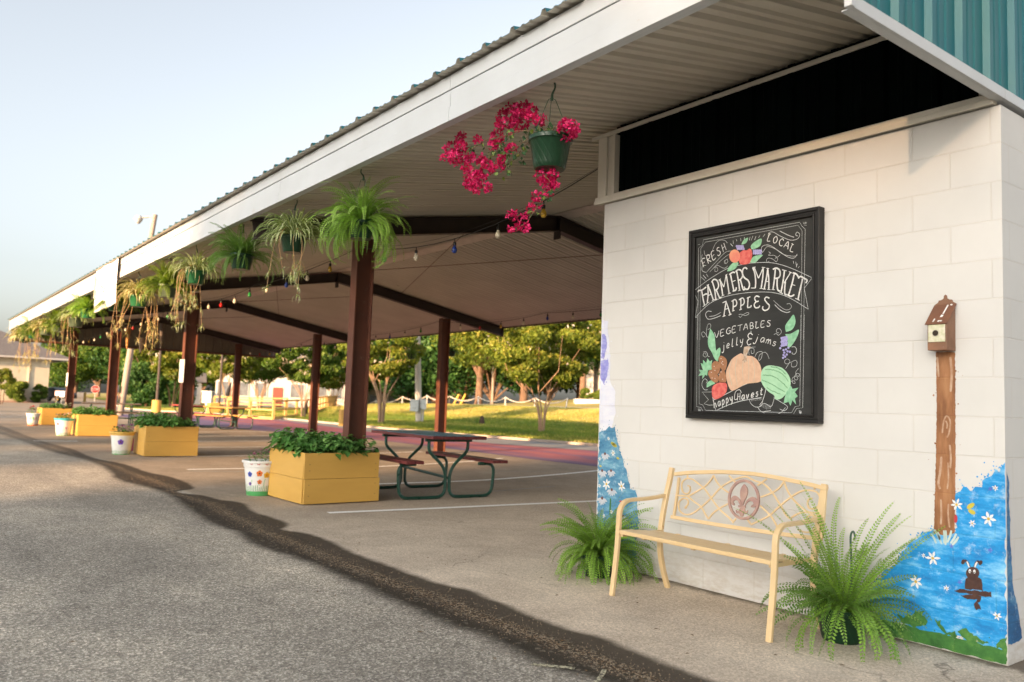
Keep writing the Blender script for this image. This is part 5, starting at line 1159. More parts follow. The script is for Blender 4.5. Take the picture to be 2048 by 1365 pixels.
for k,(lab,cols,dx,dy,H,n) in enumerate((('orange flower spray standing tallest in the farthest planter',[(.75,.42,.03)],.12,.0,.55,5),('white flower cluster in the farthest planter beside its column',[(.75,.72,.66)],.3,.32,.25,14))):
    e=thing('flowering_plant',lab,'flowers',(X-.495+dx,Y+.45+dy,.5)); little_flowers(e,90+k,n,.10,H,0,cols,.05,30,.05)
# ================================================================== PAINTED FLOWER POTS
def pot_paint(name,rim,base,spots):
    n=NT(name); O=n.obj(); sp=n.n('ShaderNodeSeparateXYZ'); n.l(O,sp.inputs[0]); ang=n.math('ARCTAN2',sp.outputs[1],sp.outputs[0]); z=sp.outputs[2]
    col=n.mix(n.ramp(n.noise(O,12,4),[(.35,0.),(.7,1.)]),(.76,.76,.73),(.68,.68,.65))
    wob=n.math('MULTIPLY',n.noise(O,18,3),.03)
    if rim: 
        x=n.math('GREATER_THAN',z,rim[1]); col=n.mix(x,col,rim[0])
    x=n.math('LESS_THAN',n.math('ADD',z,wob),base[1]); col=n.mix(x,col,base[0])
    # grass strokes above the base band
    gs=n.math('GREATER_THAN',n.math('SINE',n.math('MULTIPLY',ang,46)),.55); zz=n.math('LESS_THAN',z,n.math('ADD',base[1]-.005,n.math('MULTIPLY',n.noise(n.scale(O,(22,22,1)),1,2),.11))); col=n.mix(n.math('MULTIPLY',gs,zz),col,tuple(c*.8 for c in base[0]))
    n.l(col,n.p.inputs['Base Color']); n.p.inputs['Roughness'].default_value=.4; return n.m
def painted_pot(label,px,py,r,h,rim,base,art,fl,seed,rough=None):
    g=G(px,py); g=g+Vector((g.x,g.y,0)).normalized()*r*.75
    t=thing('painted_flower_pot',label,'flower pot',(g.x,g.y,0),0,'painted flower pots beside the planters')
    m=MB(); m.lathe([(r*.70,0),(r*.73,.008),(r*.86,h*.55),(r*.93,h*.80),(r*.985,h*.815),(r*.99,h*.90),(r*1.0,h*.93),(r*1.08,h*.935),(r*1.09,h*.985),(r*1.05,h),(r*.97,h*.99),(r*.94,h*.92)],(0,0,0),36)
    po=m.build('pot',pot_paint('paint_pot%d'%seed,rim,base,None),t,smooth=True)
    m=MB(); m.lathe([(r*.95,h*.92),(.001,h*.94)],(0,0,0),18); m.build('soil',soil,po)
    # painted motifs follow the curved wall
    def wallr(z): z/=h; return r*(.70+.16*min(z/.55,1)*1.0+ (.07*(z-.55)/.25 if z>.55 else 0)) if z<.8 else r*.99
    aim=math.atan2(-g.y,-g.x)
    mats={}
    for (kind,a,z,s_,c) in art:
        z*=1.26; s_*=1.1
        mm_=mats.setdefault(c,MB()); a0=aim+a
        def W(u,v_,lift=.002): 
            zz=z+v_; R=wallr(zz)+lift; an=a0+u/R; return (R*math.cos(an),R*math.sin(an),zz)
        if kind=='flower':
            for k in range(5):
                b_=k*1.2566+.3; cu,cv=math.cos(b_)*s_*.55,math.sin(b_)*s_*.55; mm_.poly([W(cu+s_*.48*math.cos(q_),cv+s_*.48*math.sin(q_),.002+.0003*k) for q_ in [j*.785 for j in range(8)]])
            mats.setdefault((.10,.03,.02) if c!=(.7,.42,.02) else (.6,.12,.02),MB()).poly([W(s_*.3*math.cos(q_),s_*.3*math.sin(q_),.0045) for q_ in [j*.785 for j in range(8)]])
        elif kind=='stem':
            for j in range(5): 
                u0=.012*math.sin(j*.9+a*5); u1=.012*math.sin((j+1)*.9+a*5); mm_.add([W(u0-.003,s_*j/5),W(u0+.003,s_*j/5),W(u1+.003,s_*(j+1)/5),W(u1-.003,s_*(j+1)/5)],[(0,1,2,3)])
        elif kind=='blob': mm_.poly([W(s_*math.cos(q_)*random.uniform(.8,1.1),s_*1.1*math.sin(q_)*random.uniform(.8,1.1)) for q_ in [j*.628 for j in range(10)]])
        elif kind=='bfly':
            for sg in(-1,1): mm_.poly([W(0,0),W(sg*s_,s_*.9),W(sg*s_*1.1,0),W(sg*s_*.5,-s_*.5)])
    for c,mm_ in mats.items(): mm_.build('painted_motif',mat('motif_%03d%03d%03d'%tuple(int(x*255) for x in c),c,.5),po)
    little_flowers(t,seed,fl[0],r*.75,fl[1],h*.93,fl[2],fl[3],fl[4],fl[5])
    return t
OR=(.70,.17,.03); YE=(.7,.42,.02); BL=(.03,.08,.42); RD=(.5,.02,.02); GN=(.10,.42,.14); PU=(.16,.07,.42); PK=(.62,.16,.24)
painted_pot('white pot with orange and yellow flowers and a green base beside the nearest planter',518,993,.205,.42,None,(GN,.07),[('flower',-.05,.215,.034,OR),('flower',-.02,.135,.026,OR),('flower',.42,.200,.034,YE),('flower',-.72,.205,.030,BL),('stem',-.02,.05,.08,GN),('stem',.36,.05,.13,GN),('stem',-.62,.05,.12,GN),('flower',-.72,.115,.020,PU),('bfly',-.12,.300,.014,RD),('bfly',.35,.300,.014,RD),('bfly',-.55,.300,.012,RD)],(12,.17,[(.45,.10,.28),(.7,.35,.45)],.026,150,.042),101)
painted_pot('white pot with a yellow rim and one purple flower beside the second planter',242,910,.215,.43,((.66,.42,.10),.362),(GN,.03),[('flower',-.12,.19,.050,PU),('stem',.1,.03,.11,GN),('stem',.7,.03,.08,GN),('stem',.35,.03,.05,GN)],(12,.16,[(.45,.12,.42),(.6,.3,.5)],.04,130,.06),103)
painted_pot('white pot with a turquoise rim and painted wild flowers beside the third planter',126,872,.225,.45,((.06,.38,.45),.385),(GN,.03),[('stem',.0,.05,.16,PU),('stem',.45,.05,.15,(.35,.18,.07)),('flower',-.75,.24,.045,PK),('blob',-.1,.09,.03,OR),('stem',-.4,.03,.1,GN),('stem',.65,.03,.16,(.35,.18,.07)),('blob',.3,.16,.02,PK)],(12,.18,[(.72,.25,.30),(.75,.55,.5)],.05,120,.07),105)
painted_pot('small white pot with green and red handprints and an orange base beside the farthest planter',65,852,.20,.40,None,(OR,.05),[('blob',-.3,.16,.07,GN),('blob',.65,.15,.075,RD),('blob',-.02,.20,.03,GN)],(8,.24,[(.5,.03,.04),(.6,.55,.5)],.06,80,.08),107)
g=G(266,905); t=thing('pink_flower_pot','small pink pot with a white rim tucked behind the pot with the purple flower','flower pot',(g.x-.55,g.y+.0,0))
m=MB(); m.lathe([(.14,0),(.19,.24),(.2,.26)],(0,0,0),24); m.build('pot',mat('pink_paint',(.62,.16,.25),.5),t,smooth=True); m=MB(); m.lathe([(.20,.262),(.225,.264),(.225,.30),(.2,.30),(.19,.285),(.001,.285)],(0,0,0),24); m.build('rim',mat('pot_white',(.74,.74,.72),.5),t,smooth=True); little_flowers(t,111,10,.16,.18,.28,[(.35,.10,.3)],.03,50,.04)
g=G(141,868); t=thing('grey_flower_pot','plain grey white pot half hidden behind the turquoise rimmed pot','flower pot',(g.x-.35,g.y+.05,0)); m=MB(); m.lathe([(.15,0),(.2,.3),(.22,.31),(.22,.35),(.2,.35),(.19,.32),(.001,.32)],(0,0,0),24); m.build('pot',mat('pot_grey',(.5,.5,.48),.5),t,smooth=True); little_flowers(t,113,6,.14,.16,.3,[(.7,.3,.3)],.03,30,.04)
# ================================================================== PICNIC TABLES
gpipe=mat('green_pipe',(.008,.045,.032),.3,(.012,.055,.04),6,dirt=((.10,.12,.09),12.,.68),spec=.6)
def tablemat(name,c1,c2,c3): 
    n=NT(name); O=n.obj(); a=n.noise(n.scale(O,(1,2.2,1)),2.2,6,.7); col=n.ramp(a,[(.38,c1),(.5,c2),(.6,c1),(.68,c3)]); n.l(col,n.p.inputs['Base Color']); n.p.inputs['Roughness'].default_value=.35; n.bump(n.noise(n.scale(O,(2,30,1)),6,4),.2,.003); return n.m
maroon=mat('maroon_wood',(.10,.018,.020),.5,(.14,.03,.03),4,stretch=(1,8,1),bump=.2)
def picnic(name,label,loc,rz,L,top,seatm,edge,group,Ht=.79,Hb=.49,W_=.76,proto=None):
    t=thing(name,label,'picnic table',loc,rz,group)
    nb=5; bw=W_/nb
    for k in range(nb):
        y=-W_/2+bw*k; m=MB(); m.box(-L/2-(.012 if k%2 else 0),L/2+(.01 if k==4 else 0),y+.004,y+bw-.004,Ht-.004,Ht); o=m.build('tabletop_plank',top,t)
        m=MB(); m.box(-L/2-(.012 if k%2 else 0),L/2+(.01 if k==4 else 0),y+.004,y+bw-.004,Ht-.042,Ht-.0042); m.build('plank_underside',edge,o)
    for sg in(-1,1):
        m=MB(); m.box(-L/2,L/2,sg*.60-.115,sg*.60-.004,Hb-.038,Hb); m.box(-L/2,L/2,sg*.60+.004,sg*.60+.115,Hb-.038,Hb); m.build('bench_seat',seatm,t,bevel=.004)
    def rnd(pts,r=.10,n=5):
        P=[Vector(p) for p in pts]; out=[P[0]]
        for a,b_,c in zip(P,P[1:],P[2:]):
            d1=(a-b_); d2=(c-b_); q=min(r,d1.length*.49,d2.length*.49); s_=b_+d1.normalized()*q; e=b_+d2.normalized()*q
            for k in range(n+1): u=k/n; out.append((1-u)**2*s_+2*u*(1-u)*b_+u*u*e)
        out.append(P[-1]); return out
    rr=.021
    for sx in(-1,1):
        x=sx*(L/2-.28)
        for sg in(-1,1):
            m=MB(); m.tube(rnd([(x,sg*.28,Ht-.07),(x,sg*.28,Ht-.20),(x,sg*.028,Ht-.42),(x,sg*.028,rr),(x,sg*.66,rr),(x,sg*.69,Hb-.06),(x,sg*.45,Hb-.06)],.13),rr,8); m.build('leg_loop',gpipe,t,smooth=True)
        m=MB(); m.box(x-.02,x+.02,-W_/2+.05,W_/2-.05,Ht-.082,Ht-.0425); m.build('cross_bar',gpipe,t)
    m=MB(); m.tube([(-L/2+.28,-.0,.30),(L/2-.28,.0,.26)],.019,8); m.tube([(-L/2+.28,.03,.33),(-L/2+.36,0,.30)],.016,6); m.build('stretcher',gpipe,t,smooth=True)
    return t
blue_top=tablemat('blue_table_paint',(.02,.09,.16),(.05,.20,.30),(.42,.45,.42)); red_top=tablemat('red_table_paint',(.30,.05,.045),(.40,.10,.07),(.45,.25,.2)); yel_top=tablemat('yellow_table_paint',(.50,.27,.06),(.58,.34,.10),(.42,.40,.22)); grey_top=tablemat('grey_table_paint',(.16,.13,.10),(.22,.17,.13),(.30,.26,.22))
ysm=mat('yellow_wood',(.52,.28,.07),.5,(.42,.2,.05),4); rsm=mat('red_wood',(.33,.05,.04),.5,(.26,.04,.03),4)
picnic('picnic_table','nearest picnic table with blue painted top and maroon benches on green tube legs',(-9.21,5.62,0),-.06,1.80,blue_top,maroon,maroon,'picnic tables')
picnic('picnic_table','yellow topped picnic table under the middle of the pavilion',(-29.6,9.6,0),.25,1.85,yel_top,ysm,ysm,'picnic tables')
picnic('picnic_table','red topped picnic table end to end with the yellow one',(-32.0,9.0,0),.2,1.85,red_top,rsm,rsm,'picnic tables')
picnic('picnic_table','dark picnic table between the third and second front columns',(-31.2,6.1,0),1.45,1.85,grey_top,mat('dark_wood',(.10,.07,.05),.6),mat('dark_wood2',(.10,.07,.05),.6),'picnic tables')
# ================================================================== STRING LIGHTS
blackr=mat('black_rubber',(.012,.012,.012),.5)
def bulbm(nm,c,tr=.0):
    n=NT(nm); n.l(n.mix(n.noise(n.obj(),20,2),c,tuple(x*.85 for x in c)),n.p.inputs['Base Color']); n.p.inputs['Roughness'].default_value=.12; n.p.inputs['Transmission Weight'].default_value=tr; return n.m
BM=[bulbm('bulb_white',(.72,.64,.50)),bulbm('bulb_green',(.02,.22,.05)),bulbm('bulb_blue',(.02,.05,.26)),bulbm('bulb_yellow',(.55,.33,.03)),bulbm('bulb_red',(.42,.02,.02))]
sock=MB(); sock.tube([(0,0,0),(0,0,-.035)],.006,6); sock.lathe([(.008,-.075),(.016,-.072),(.0175,-.045),(.012,-.035),(.006,-.033)],(0,0,0),10)
bul=MB(); bul.lathe([(.0001,-.152),(.012,-.150),(.024,-.138),(.0295,-.120),(.026,-.102),(.017,-.085),(.0145,-.074)],(0,0,0),12)
sockme=sock.build('socket',blackr,smooth=True); bulmes=[bul.build('bulb',b_,smooth=True) for b_ in BM]
def stringlight(label,anch,bulbs,dy=.0):
    """anch: anchor points of the cable; bulbs: list of (x, colour)"""
    p0_=anch[0][:3]; t=thing('string_light',label,'string lights',tuple(p0_)); m=MB(); segs=[]
    for a,b_,sag in anch_pairs(anch):
        pts=[]; 
        for k in range(13):
            u=k/12; p=Vector(a).lerp(Vector(b_),u); p.z-=sag*4*u*(1-u); pts.append(p)
        segs.append(pts); m.tube(pts,.0048,5,cap=False); m.tube([p+Vector((0,.018,.022+.03*4*(k/12)*(1-k/12))) for k,p in enumerate(pts)],.002,4,cap=False)
    m.build('cable',blackr,t,world=True)
    for x,c in bulbs:
        for pts in segs:
            for a,b_ in zip(pts,pts[1:]):
                if min(a.x,b_.x)<=x<=max(a.x,b_.x) and abs(a.x-b_.x)>1e-5:
                    p=a.lerp(b_,(x-a.x)/(b_.x-a.x)); o=bulmes[c].copy(); COL.objects.link(o); o.parent=t; o.location=p-Vector(p0_); s_=sockme.copy(); COL.objects.link(s_); s_.parent=o; s_.location=(0,0,0); break
            else: continue
            break
def anch_pairs(an): return [(an[i][:3],an[i+1][:3],an[i+1][3]) for i in range(len(an)-1)]
A1=[(-4.74,4.41,3.13),(-9.0,4.42,3.07,.24),(-12.75,4.45,2.96,.06),(-16.5,4.50,3.03,.10),(-20.2,4.55,2.98,.06),(-24.0,4.62,3.03,.12),(-31.5,4.75,3.03,.2)]
A1=[tuple(a[:3])+(a[3] if len(a)>3 else 0,) for a in A1]
stringlight('string of coloured bulbs along the front row of columns',A1,[(-5.42,3),(-6.09,0),(-6.84,2),(-7.61,0),(-8.34,1),(-9.85,3),(-10.6,0),(-11.36,2),(-12.17,0),(-12.95,1),(-13.7,0),(-14.45,4),(-15.2,0),(-15.95,3),(-17.4,0),(-18.2,1),(-19,0),(-19.9,2),(-20.7,0),(-21.6,4),(-22.5,0),(-23.3,2),(-25,0),(-26,1),(-27,0),(-28,3),(-29,0)])
A2=[(-5.0,10.3,3.22,0),(-9.0,10.3,3.1,.1),(-12.5,10.3,3.08,.05),(-16.5,10.33,3.17,.12),(-20.2,10.35,3.0,.06),(-24.0,10.38,3.1,.2),(-31.5,10.42,3.1,.28)]
stringlight('string of coloured bulbs along the back row of columns',A2,[(x,[0,1,0,2,0,3,4][i%7]) for i,x in enumerate([-10.0,-10.87,-11.65,-12.42,-13.2,-14.0,-14.8,-15.6,-17.4,-18.2,-19.0,-19.8,-20.6,-21.5,-22.4,-23.2,-25.0,-25.9,-26.8,-27.8,-28.8,-29.8])])
bpy.data.objects.remove(sockme); [bpy.data.objects.remove(o) for o in bulmes]
# ================================================================== WIND CHIMES, NOTICES, BANNER
def chime(label,px,pt,pb,c,Y=5.2,w_=.07):
    a=PY(px,pt,Y); b_=PY(px,pb,Y); t=thing('wind_chime',label,'wind chime',(a.x,Y,a.z)); h=a.z-b_.z; mt=mat('chime_%d'%px,c,.6,tuple(x*.7 for x in c),8)
    m=MB(); m.lathe([(w_,0),(w_,-h*.32),(w_*.8,-h*.33),(w_*.8,-h*.36)],(0,0,0),12); m.build('cap',mt,t)
    m=MB(); 
    for k,(f0,f1,r_) in enumerate(((.36,.55,.75),(.57,.74,.62),(.76,.9,.5),(.91,1.0,.3))): m.lathe([(w_*r_,-h*f0),(w_*r_*1.05,-h*(f0+f1)/2),(w_*r_*.9,-h*f1)],(0,0,0),10)
    m.build('tubes',mt,t); m=MB(); m.tube([(0,0,0),(0,0,zs(Y)-a.z)],.006,4); m.build('cord',blackr,t)
chime('lit terracotta coloured wind chime hanging left under the pavilion roof',257,655,697,(.50,.24,.07)); chime('short grey brown wind chime hanging in the middle of three',283,676,706,(.42,.28,.19)); chime('long dark wind chime hanging nearest the second column',325,648,697,(.12,.09,.07),w_=.06)
def notice(label,px0,px1,py0,py1,X,yy):
    a=PX(px0,py0,X); b_=PX(px1,py1,X); t=thing('notice_board',label,'sign',(X,yy,b_.z)); m=MB()
    # narrow white board strapped to the near flange, facing the lot
    m.box(X-.16,X+.16,yy-.012,yy-.002,b_.z,a.z); m.build('panel',mat('notice_white',(.70,.70,.67),.6),t,world=True,bevel=.002)
    m=MB(); n_=9
    for k in range(n_): z=b_.z+(a.z-b_.z)*(.1+.085*k); m.box(X-.12,X+.10-.03*(k%3),yy-.0132,yy-.0122,z,z+.010)
    m.build('print_lines',mat('notice_print',(.45,.45,.46),.7),t,world=True)
notice('narrow white notice board on the second front column',361,373,719,766,-16.5,4.36+YS[1]); notice('narrow white notice board on the farthest front column',129,136,746,773,-31.5,4.36+YS[3])
c4=[PY(x,y,2.90) for x,y in ((191,549),(236,525),(236,604),(191,624))]
t=thing('banner','white cloth banner hanging on the fascia behind the hanging ferns','banner',(c4[0].x,2.9,c4[3].z)); m=MB(); nx_=14
x0,x1=c4[0].x,c4[1].x; 
for i in range(nx_+1):
    u=i/nx_; zt2=3.50; zb=(c4[3].z*(1-u)+c4[2].z*u); y=2.915+.012*math.sin(u*11)
    for k in range(6): m.v.append((x0+(x1-x0)*u,y-.01*math.sin(k*.9)*(k/5),zt2+(zb-zt2)*k/5))
for i in range(nx_):
    for k in range(5): m.f.append((i*6+k,(i+1)*6+k,(i+1)*6+k+1,i*6+k+1))
o=m.build('cloth',mat('banner_white',(.80,.80,.82),.8,(.74,.74,.78),3),t,world=True,smooth=True); s_=o.modifiers.new('thickness','SOLIDIFY'); s_.thickness=.002
m=MB(); m.box(x0+.1,x0+.14,2.885,2.889,2.95,3.38); m.box(x1-.12,x1-.08,2.885,2.889,2.85,3.40); m.build('red_stripe',mat('faded_red',(.6,.25,.2),.8),t,world=True)
m=MB(); m.box(x0+.05,x0+.08,2.885,2.889,2.95,3.38); m.build('green_stripe',mat('faded_green',(.3,.5,.35),.8),t,world=True)
# ================================================================== TREES
bark=mat('bark_brown',(.20,.12,.07),.9,(.10,.06,.04),6,bump=.6,bscale=30,bdist=.02,stretch=(1,1,.3)); bark_p=mat('bark_pale',(.42,.27,.17),.75,(.30,.19,.12),4,stretch=(1,1,.3))
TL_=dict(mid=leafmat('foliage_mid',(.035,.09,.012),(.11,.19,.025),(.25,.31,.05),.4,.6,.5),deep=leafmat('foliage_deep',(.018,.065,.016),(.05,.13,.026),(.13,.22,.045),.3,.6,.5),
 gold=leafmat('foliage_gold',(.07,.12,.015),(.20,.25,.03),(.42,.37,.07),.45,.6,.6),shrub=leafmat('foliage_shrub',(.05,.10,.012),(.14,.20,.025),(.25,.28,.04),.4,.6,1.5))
def leaf_cloud(r,clumps,n,size,flat=1.):
    """n leaf quads spread over clumps [(centre, radius)]"""
    cs=np.array([c for c,_ in clumps]); rs=np.array([x for _,x in clumps]); w_=rs**2; idx=r.choice(len(rs),n,p=w_/w_.sum())
    d=r.normal(0,1,(n,3)); d/=np.linalg.norm(d,axis=1)[:,None]; rad=rs[idx]*r.uniform(.25,1.05,n)**.5; P=cs[idx]+d*rad[:,None]*np.array([1,1,flat])
    ax=d*.6+r.normal(0,.6,(n,3)); ax/=np.linalg.norm(ax,axis=1)[:,None]; u=np.cross(ax,r.normal(0,1,(n,3))); u/=np.linalg.norm(u,axis=1)[:,None]; v=np.cross(ax,u); s=(size*r.uniform(.6,1.4,n))[:,None]
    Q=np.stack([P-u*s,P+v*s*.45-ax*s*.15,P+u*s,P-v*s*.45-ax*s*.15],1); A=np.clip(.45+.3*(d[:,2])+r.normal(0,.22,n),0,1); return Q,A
def tree(name,label,loc,H,R,trunk,base,seed,n,size,foliage,bk=None,stems=1,group=None,nc=26,lean=0,flat=.75,blossoms=0,cat='tree',top=1.,cr=(.24,.44)):
    r=np.random.default_rng(seed); t=thing(name,label,cat,tuple(loc),0,group); m=MB(); clumps=[]
    cz=(base+H)/2; hz=(H-base)/2
    for k in range(nc):
        a=r.uniform(0,6.28); e=r.uniform(-.9,1); q=math.sqrt(max(0,1-e*e))*r.uniform(.35,1); c=np.array([math.cos(a)*q*R*.8+lean,math.sin(a)*q*R*.8,cz+e*hz*.8]); clumps.append((c,R*r.uniform(*cr)*(1. if e<.5 else top)))
    bk=bk or bark
    if stems==1:
        m.tube(catmull([(0,0,-.1),(r.normal(0,.06),0,base*.6),(lean*.4,0,cz)],4),[trunk*1.35]+[trunk*(1-.06*k) for k in range(8)],9)
        for c,rad in clumps[:12]: m.tube(catmull([(lean*.2,0,base*.75),(c[0]*.45,c[1]*.45,(base+c[2])*.5),tuple(c)],3),[trunk*.5,trunk*.42,trunk*.36,trunk*.28,trunk*.22,trunk*.16,trunk*.08],6)
    else:
        for k in range(stems):
            a=6.28*k/stems+r.uniform(-.3,.3); s_=R*r.uniform(.25,.5); b0=(math.cos(a)*trunk*2.2,math.sin(a)*trunk*2.2,-.05)
            m.tube(catmull([b0,(math.cos(a)*trunk*5.,math.sin(a)*trunk*5.,base*.7),(math.cos(a)*s_*.6,math.sin(a)*s_*.6,base*1.25),(math.cos(a)*s_,math.sin(a)*s_,H*.62)],4),[trunk*(1-.065*j) for j in range(13)],7)
            for j in range(2): 
                a2=a+r.uniform(-.8,.8); m.tube([(math.cos(a)*s_*.5,math.sin(a)*s_*.5,base*1.1),(math.cos(a2)*s_*1.1,math.sin(a2)*s_*1.1,base*1.7),(math.cos(a2)*R*.65,math.sin(a2)*R*.65,H*.66)],[trunk*.45,trunk*.3,trunk*.12],5)
    m.build('trunk',bk,t,smooth=True)
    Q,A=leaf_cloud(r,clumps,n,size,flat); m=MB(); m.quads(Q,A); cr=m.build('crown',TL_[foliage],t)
    if blossoms:
        cl=[(c+np.array([0,0,rad*.5])+r.normal(0,rad*.5,3),rad*.28) for c,rad in clumps for _ in range(2)]; Q,A=leaf_cloud(r,cl,blossoms,size*.8); m=MB(); m.quads(Q,A); m.build('blossoms',leafmat('crepe_white',(.6,.5,.42),(.75,.68,.6),None,.3) if 'cw' not in MC else MC['cw'],cr)
    return t
# crepe myrtles on the near bank
def foot(px,py):
    d=ray(px,py); k=d/math.hypot(d.x,d.y); t_=10.
    while t_<140:
        p=CAM+k*t_
        if p.z<=(terrain(p.x,p.y)+.03 if p.y>edgey(p.x) else 0): return Vector((p.x,p.y,max(0,terrain(p.x,p.y) if p.y>edgey(p.x) else 0)))
        t_+=.1
    return CAM+k*140
CM='crepe myrtles on the bank'
tree('crepe_myrtle','multi stemmed crepe myrtle with pale trunks on the bank right of the open pavilion',foot(1083,866),6.0,3.1,.042,1.5,201,34000,.085,'gold',bark_p,6,CM,95,blossoms=500,cr=(.10,.22),flat=.6)
tree('crepe_myrtle','crepe myrtle with fanned pale stems on the bank behind the nearest brown column',foot(762,848),6.2,2.7,.045,1.9,203,24000,.095,'gold',bark_p,7,CM,80,blossoms=200,cr=(.10,.22),flat=.6)
tree('crepe_myrtle','bushy crepe myrtle beside the wooden ramp fence',foot(606,836),5.8,3.1,.042,1.7,205,22000,.11,'mid',bark_p,6,CM,80,blossoms=900,cr=(.10,.22),flat=.6)
tree('crepe_myrtle','crepe myrtle standing behind the paired picnic tables',at(455,66),6.4,3.6,.07,1.9,207,18000,.14,'gold',bark_p,5,CM,60,blossoms=900,cr=(.12,.26),flat=.6)
tree('crepe_myrtle','crepe myrtle with white blossom between the second and third front columns',at(345,72),6.6,3.4,.07,2.0,209,18000,.14,'gold',bark_p,5,CM,60,blossoms=900,cr=(.12,.26),flat=.6)
tree('crepe_myrtle','crepe myrtle in front of the long white house left of the wooden ramp',at(520,72),6.2,3.3,.06,1.8,221,14000,.13,'mid',bark_p,6,CM,70,blossoms=1200,cr=(.12,.26),flat=.6)
tree('crepe_myrtle','crepe myrtle rising behind the top of the wooden ramp',at(668,84),6.6,3.4,.06,1.8,222,14000,.14,'gold',bark_p,6,CM,70,blossoms=500,cr=(.12,.26),flat=.6)
tree('dark_bush','large dark green rounded bush left of the lamp post with the yellow base',at(292,72),3.3,1.9,.03,0,211,16000,.13,'deep',bark,1,None,60,cat='bush',flat=1.,cr=(.2,.4))
tree('dark_bush','smaller dark green bush right of the dark lamp post',at(346,84),2.9,2.2,.03,0,212,12000,.14,'deep',bark,1,None,50,cat='bush',flat=1.,cr=(.2,.4))
# big oaks beyond the upper road
tree('oak_tree','large oak with a thick lit trunk beyond the upper road',at(957,78),13.5,6.2,.40,3.6,215,15000,.19,'gold',bark,1,'oaks beyond the upper road',34,lean=.5)
tree('oak_tree','oak with a thick trunk directly behind the right hand crepe myrtle',at(1047,80),13,5.5,.42,3.4,217,14000,.19,'mid',bark,1,'oaks beyond the upper road',32)
tree('oak_tree','oak at the right edge of the opening beside the white church',at(1165,80),12.5,4.6,.35,4.6,219,11000,.19,'gold',bark,1,'oaks beyond the upper road',28)
protoT=None
TLs=[(150,150,13,7,'mid'),(195,165,16,8,'mid'),(240,150,15,7.5,'deep'),(118,175,9.5,7,'deep'),(300,120,13,7,'deep'),(350,125,14,7.5,'mid'),(405,118,13.5,7,'mid'),(465,122,14,7.5,'deep'),(520,112,13,7,'mid'),(580,116,14.5,7.5,'deep'),(640,108,14,7.5,'mid'),(700,102,14,7,'deep'),(760,98,14,7,'mid'),(815,94,13.5,7,'deep'),(870,92,14,7,'deep'),(925,90,13,7,'deep'),(985,88,13,7,'deep'),(1045,90,14,7,'deep'),(1100,88,13,7,'deep'),(1160,92,14,7.5,'deep'),(1225,90,14,7.5,'deep'),(1290,90,14,7.5,'mid')]
protos_t=[]
for i,(px,D,H,R,fo) in enumerate(TLs):
    key=[p for p in protos_t if p[0]==fo and p[3]==i%2]
    if not key:
        o=tree('distant_tree','tall leafy tree in the tree line beyond the lawn and road',(0,0,0),14,7.2,.3,2.2 if fo=='mid' else .8,300+i,12500,.30,fo,bark,1,'trees in the far tree line',34); protos_t.append((fo,H,o,i%2))
    else: o=copy_tree(key[0][2])
    o.location=at(px,D); s_=H/14; o.scale=(R/7.2,R/7.2,s_); o.rotation_euler=(0,0,i*1.7)
# left side small trees and shrubs by the cream building
# ================================================================== UTILITY POLES, LAMPS, BOLLARDS
wood_p=mat('pole_wood',(.36,.30,.25),.9,(.25,.20,.16),5,stretch=(1,1,.15),bump=.4,bscale=40)
wood_pale=mat('pole_pale',(.60,.54,.47),.85,(.48,.42,.36),5,stretch=(1,1,.15),bump=.3,bscale=40)
greym=mat('meter_grey',(.50,.53,.54),.5,(.42,.45,.46),8); lampm=mat('lamp_grey',(.35,.36,.36),.5)
p=foot(838,846); t=thing('utility_pole','pale leaning utility pole with two grey electric boxes on the grass bank','utility pole',tuple(p))
m=MB(); m.tube([(0,0,-.2),(-.30,-.12,4.2),(-.62,-.3,9.5)],[.17,.155,.12],12); m.build('pole',wood_pale,t,smooth=True)
s_=p.length/FPX; dirv=Vector((_r.x,_r.y,0)).normalized(); bk_=Vector((dirv.y,-dirv.x,0))
if bk_.dot(-p)<0: bk_=-bk_
def facebox(m,c,w,h,d): m.obox(c,dirv*(w/2),bk_*(d/2),Vector((0,0,h/2)))
m=MB(); facebox(m,dirv*(-9*s_)+bk_*.30+Vector((0,0,35*s_)),17*s_,23*s_,.22); o=m.build('electric_box',greym,t,bevel=.01)
m=MB(); facebox(m,dirv*(-9*s_)+bk_*.415+Vector((0,0,30*s_)),6*s_,2*s_,.01); m.build('latch',lampm,o)
t=thing('meter_post','small grey meter box on its own thin post beside the pale pole','meter box',tuple(p+dirv*(8*s_)+bk_*.2)); m=MB(); facebox(m,Vector((0,0,38*s_)),11*s_,20*s_,.18); m.build('meter_box',greym,t,bevel=.01); m=MB(); m.tube([(0,0,-.1),(0,0,30*s_)],.05,8); m.build('post',lampm,t)
p=G(239,832); t=thing('utility_pole','tall weathered utility pole rising above the pavilion roof with a street lamp arm','utility pole',tuple(p)); s_=p.length/FPX
tp=dirv*(38*s_)+Vector((0,0,(832-464)*s_*1.0)); m=MB(); m.tube([(0,0,-.2),tuple(dirv*(14*s_)+Vector((0,0,150*s_))),tuple(tp)],[.165,.155,.12],12); m.build('pole',wood_p,t,smooth=True)
m=MB(); a=tp-Vector((0,0,.25)); e=a-dirv*(30*s_)+Vector((0,0,.05)); m.tube([a,a-dirv*.3+Vector((0,0,.12)),e],.055,6); ar=m.build('lamp_arm',lampm,t)
m=MB(); m.lathe([(.04,.15),(.13,.13),(.22,.0),(.18,-.12),(.07,-.28),(.001,-.30)],tuple(e+Vector((0,0,-.02))),12); m.build('lamp_head',greym,ar,smooth=True)
m=MB(); facebox(m,-dirv*(5*s_)+bk_*.25+Vector((0,0,48*s_)),7*s_,13*s_,.2); facebox(m,-dirv*(5*s_)+bk_*.25+Vector((0,0,30*s_)),6*s_,12*s_,.2); m.build('meter_cabinet',greym,t,bevel=.01)
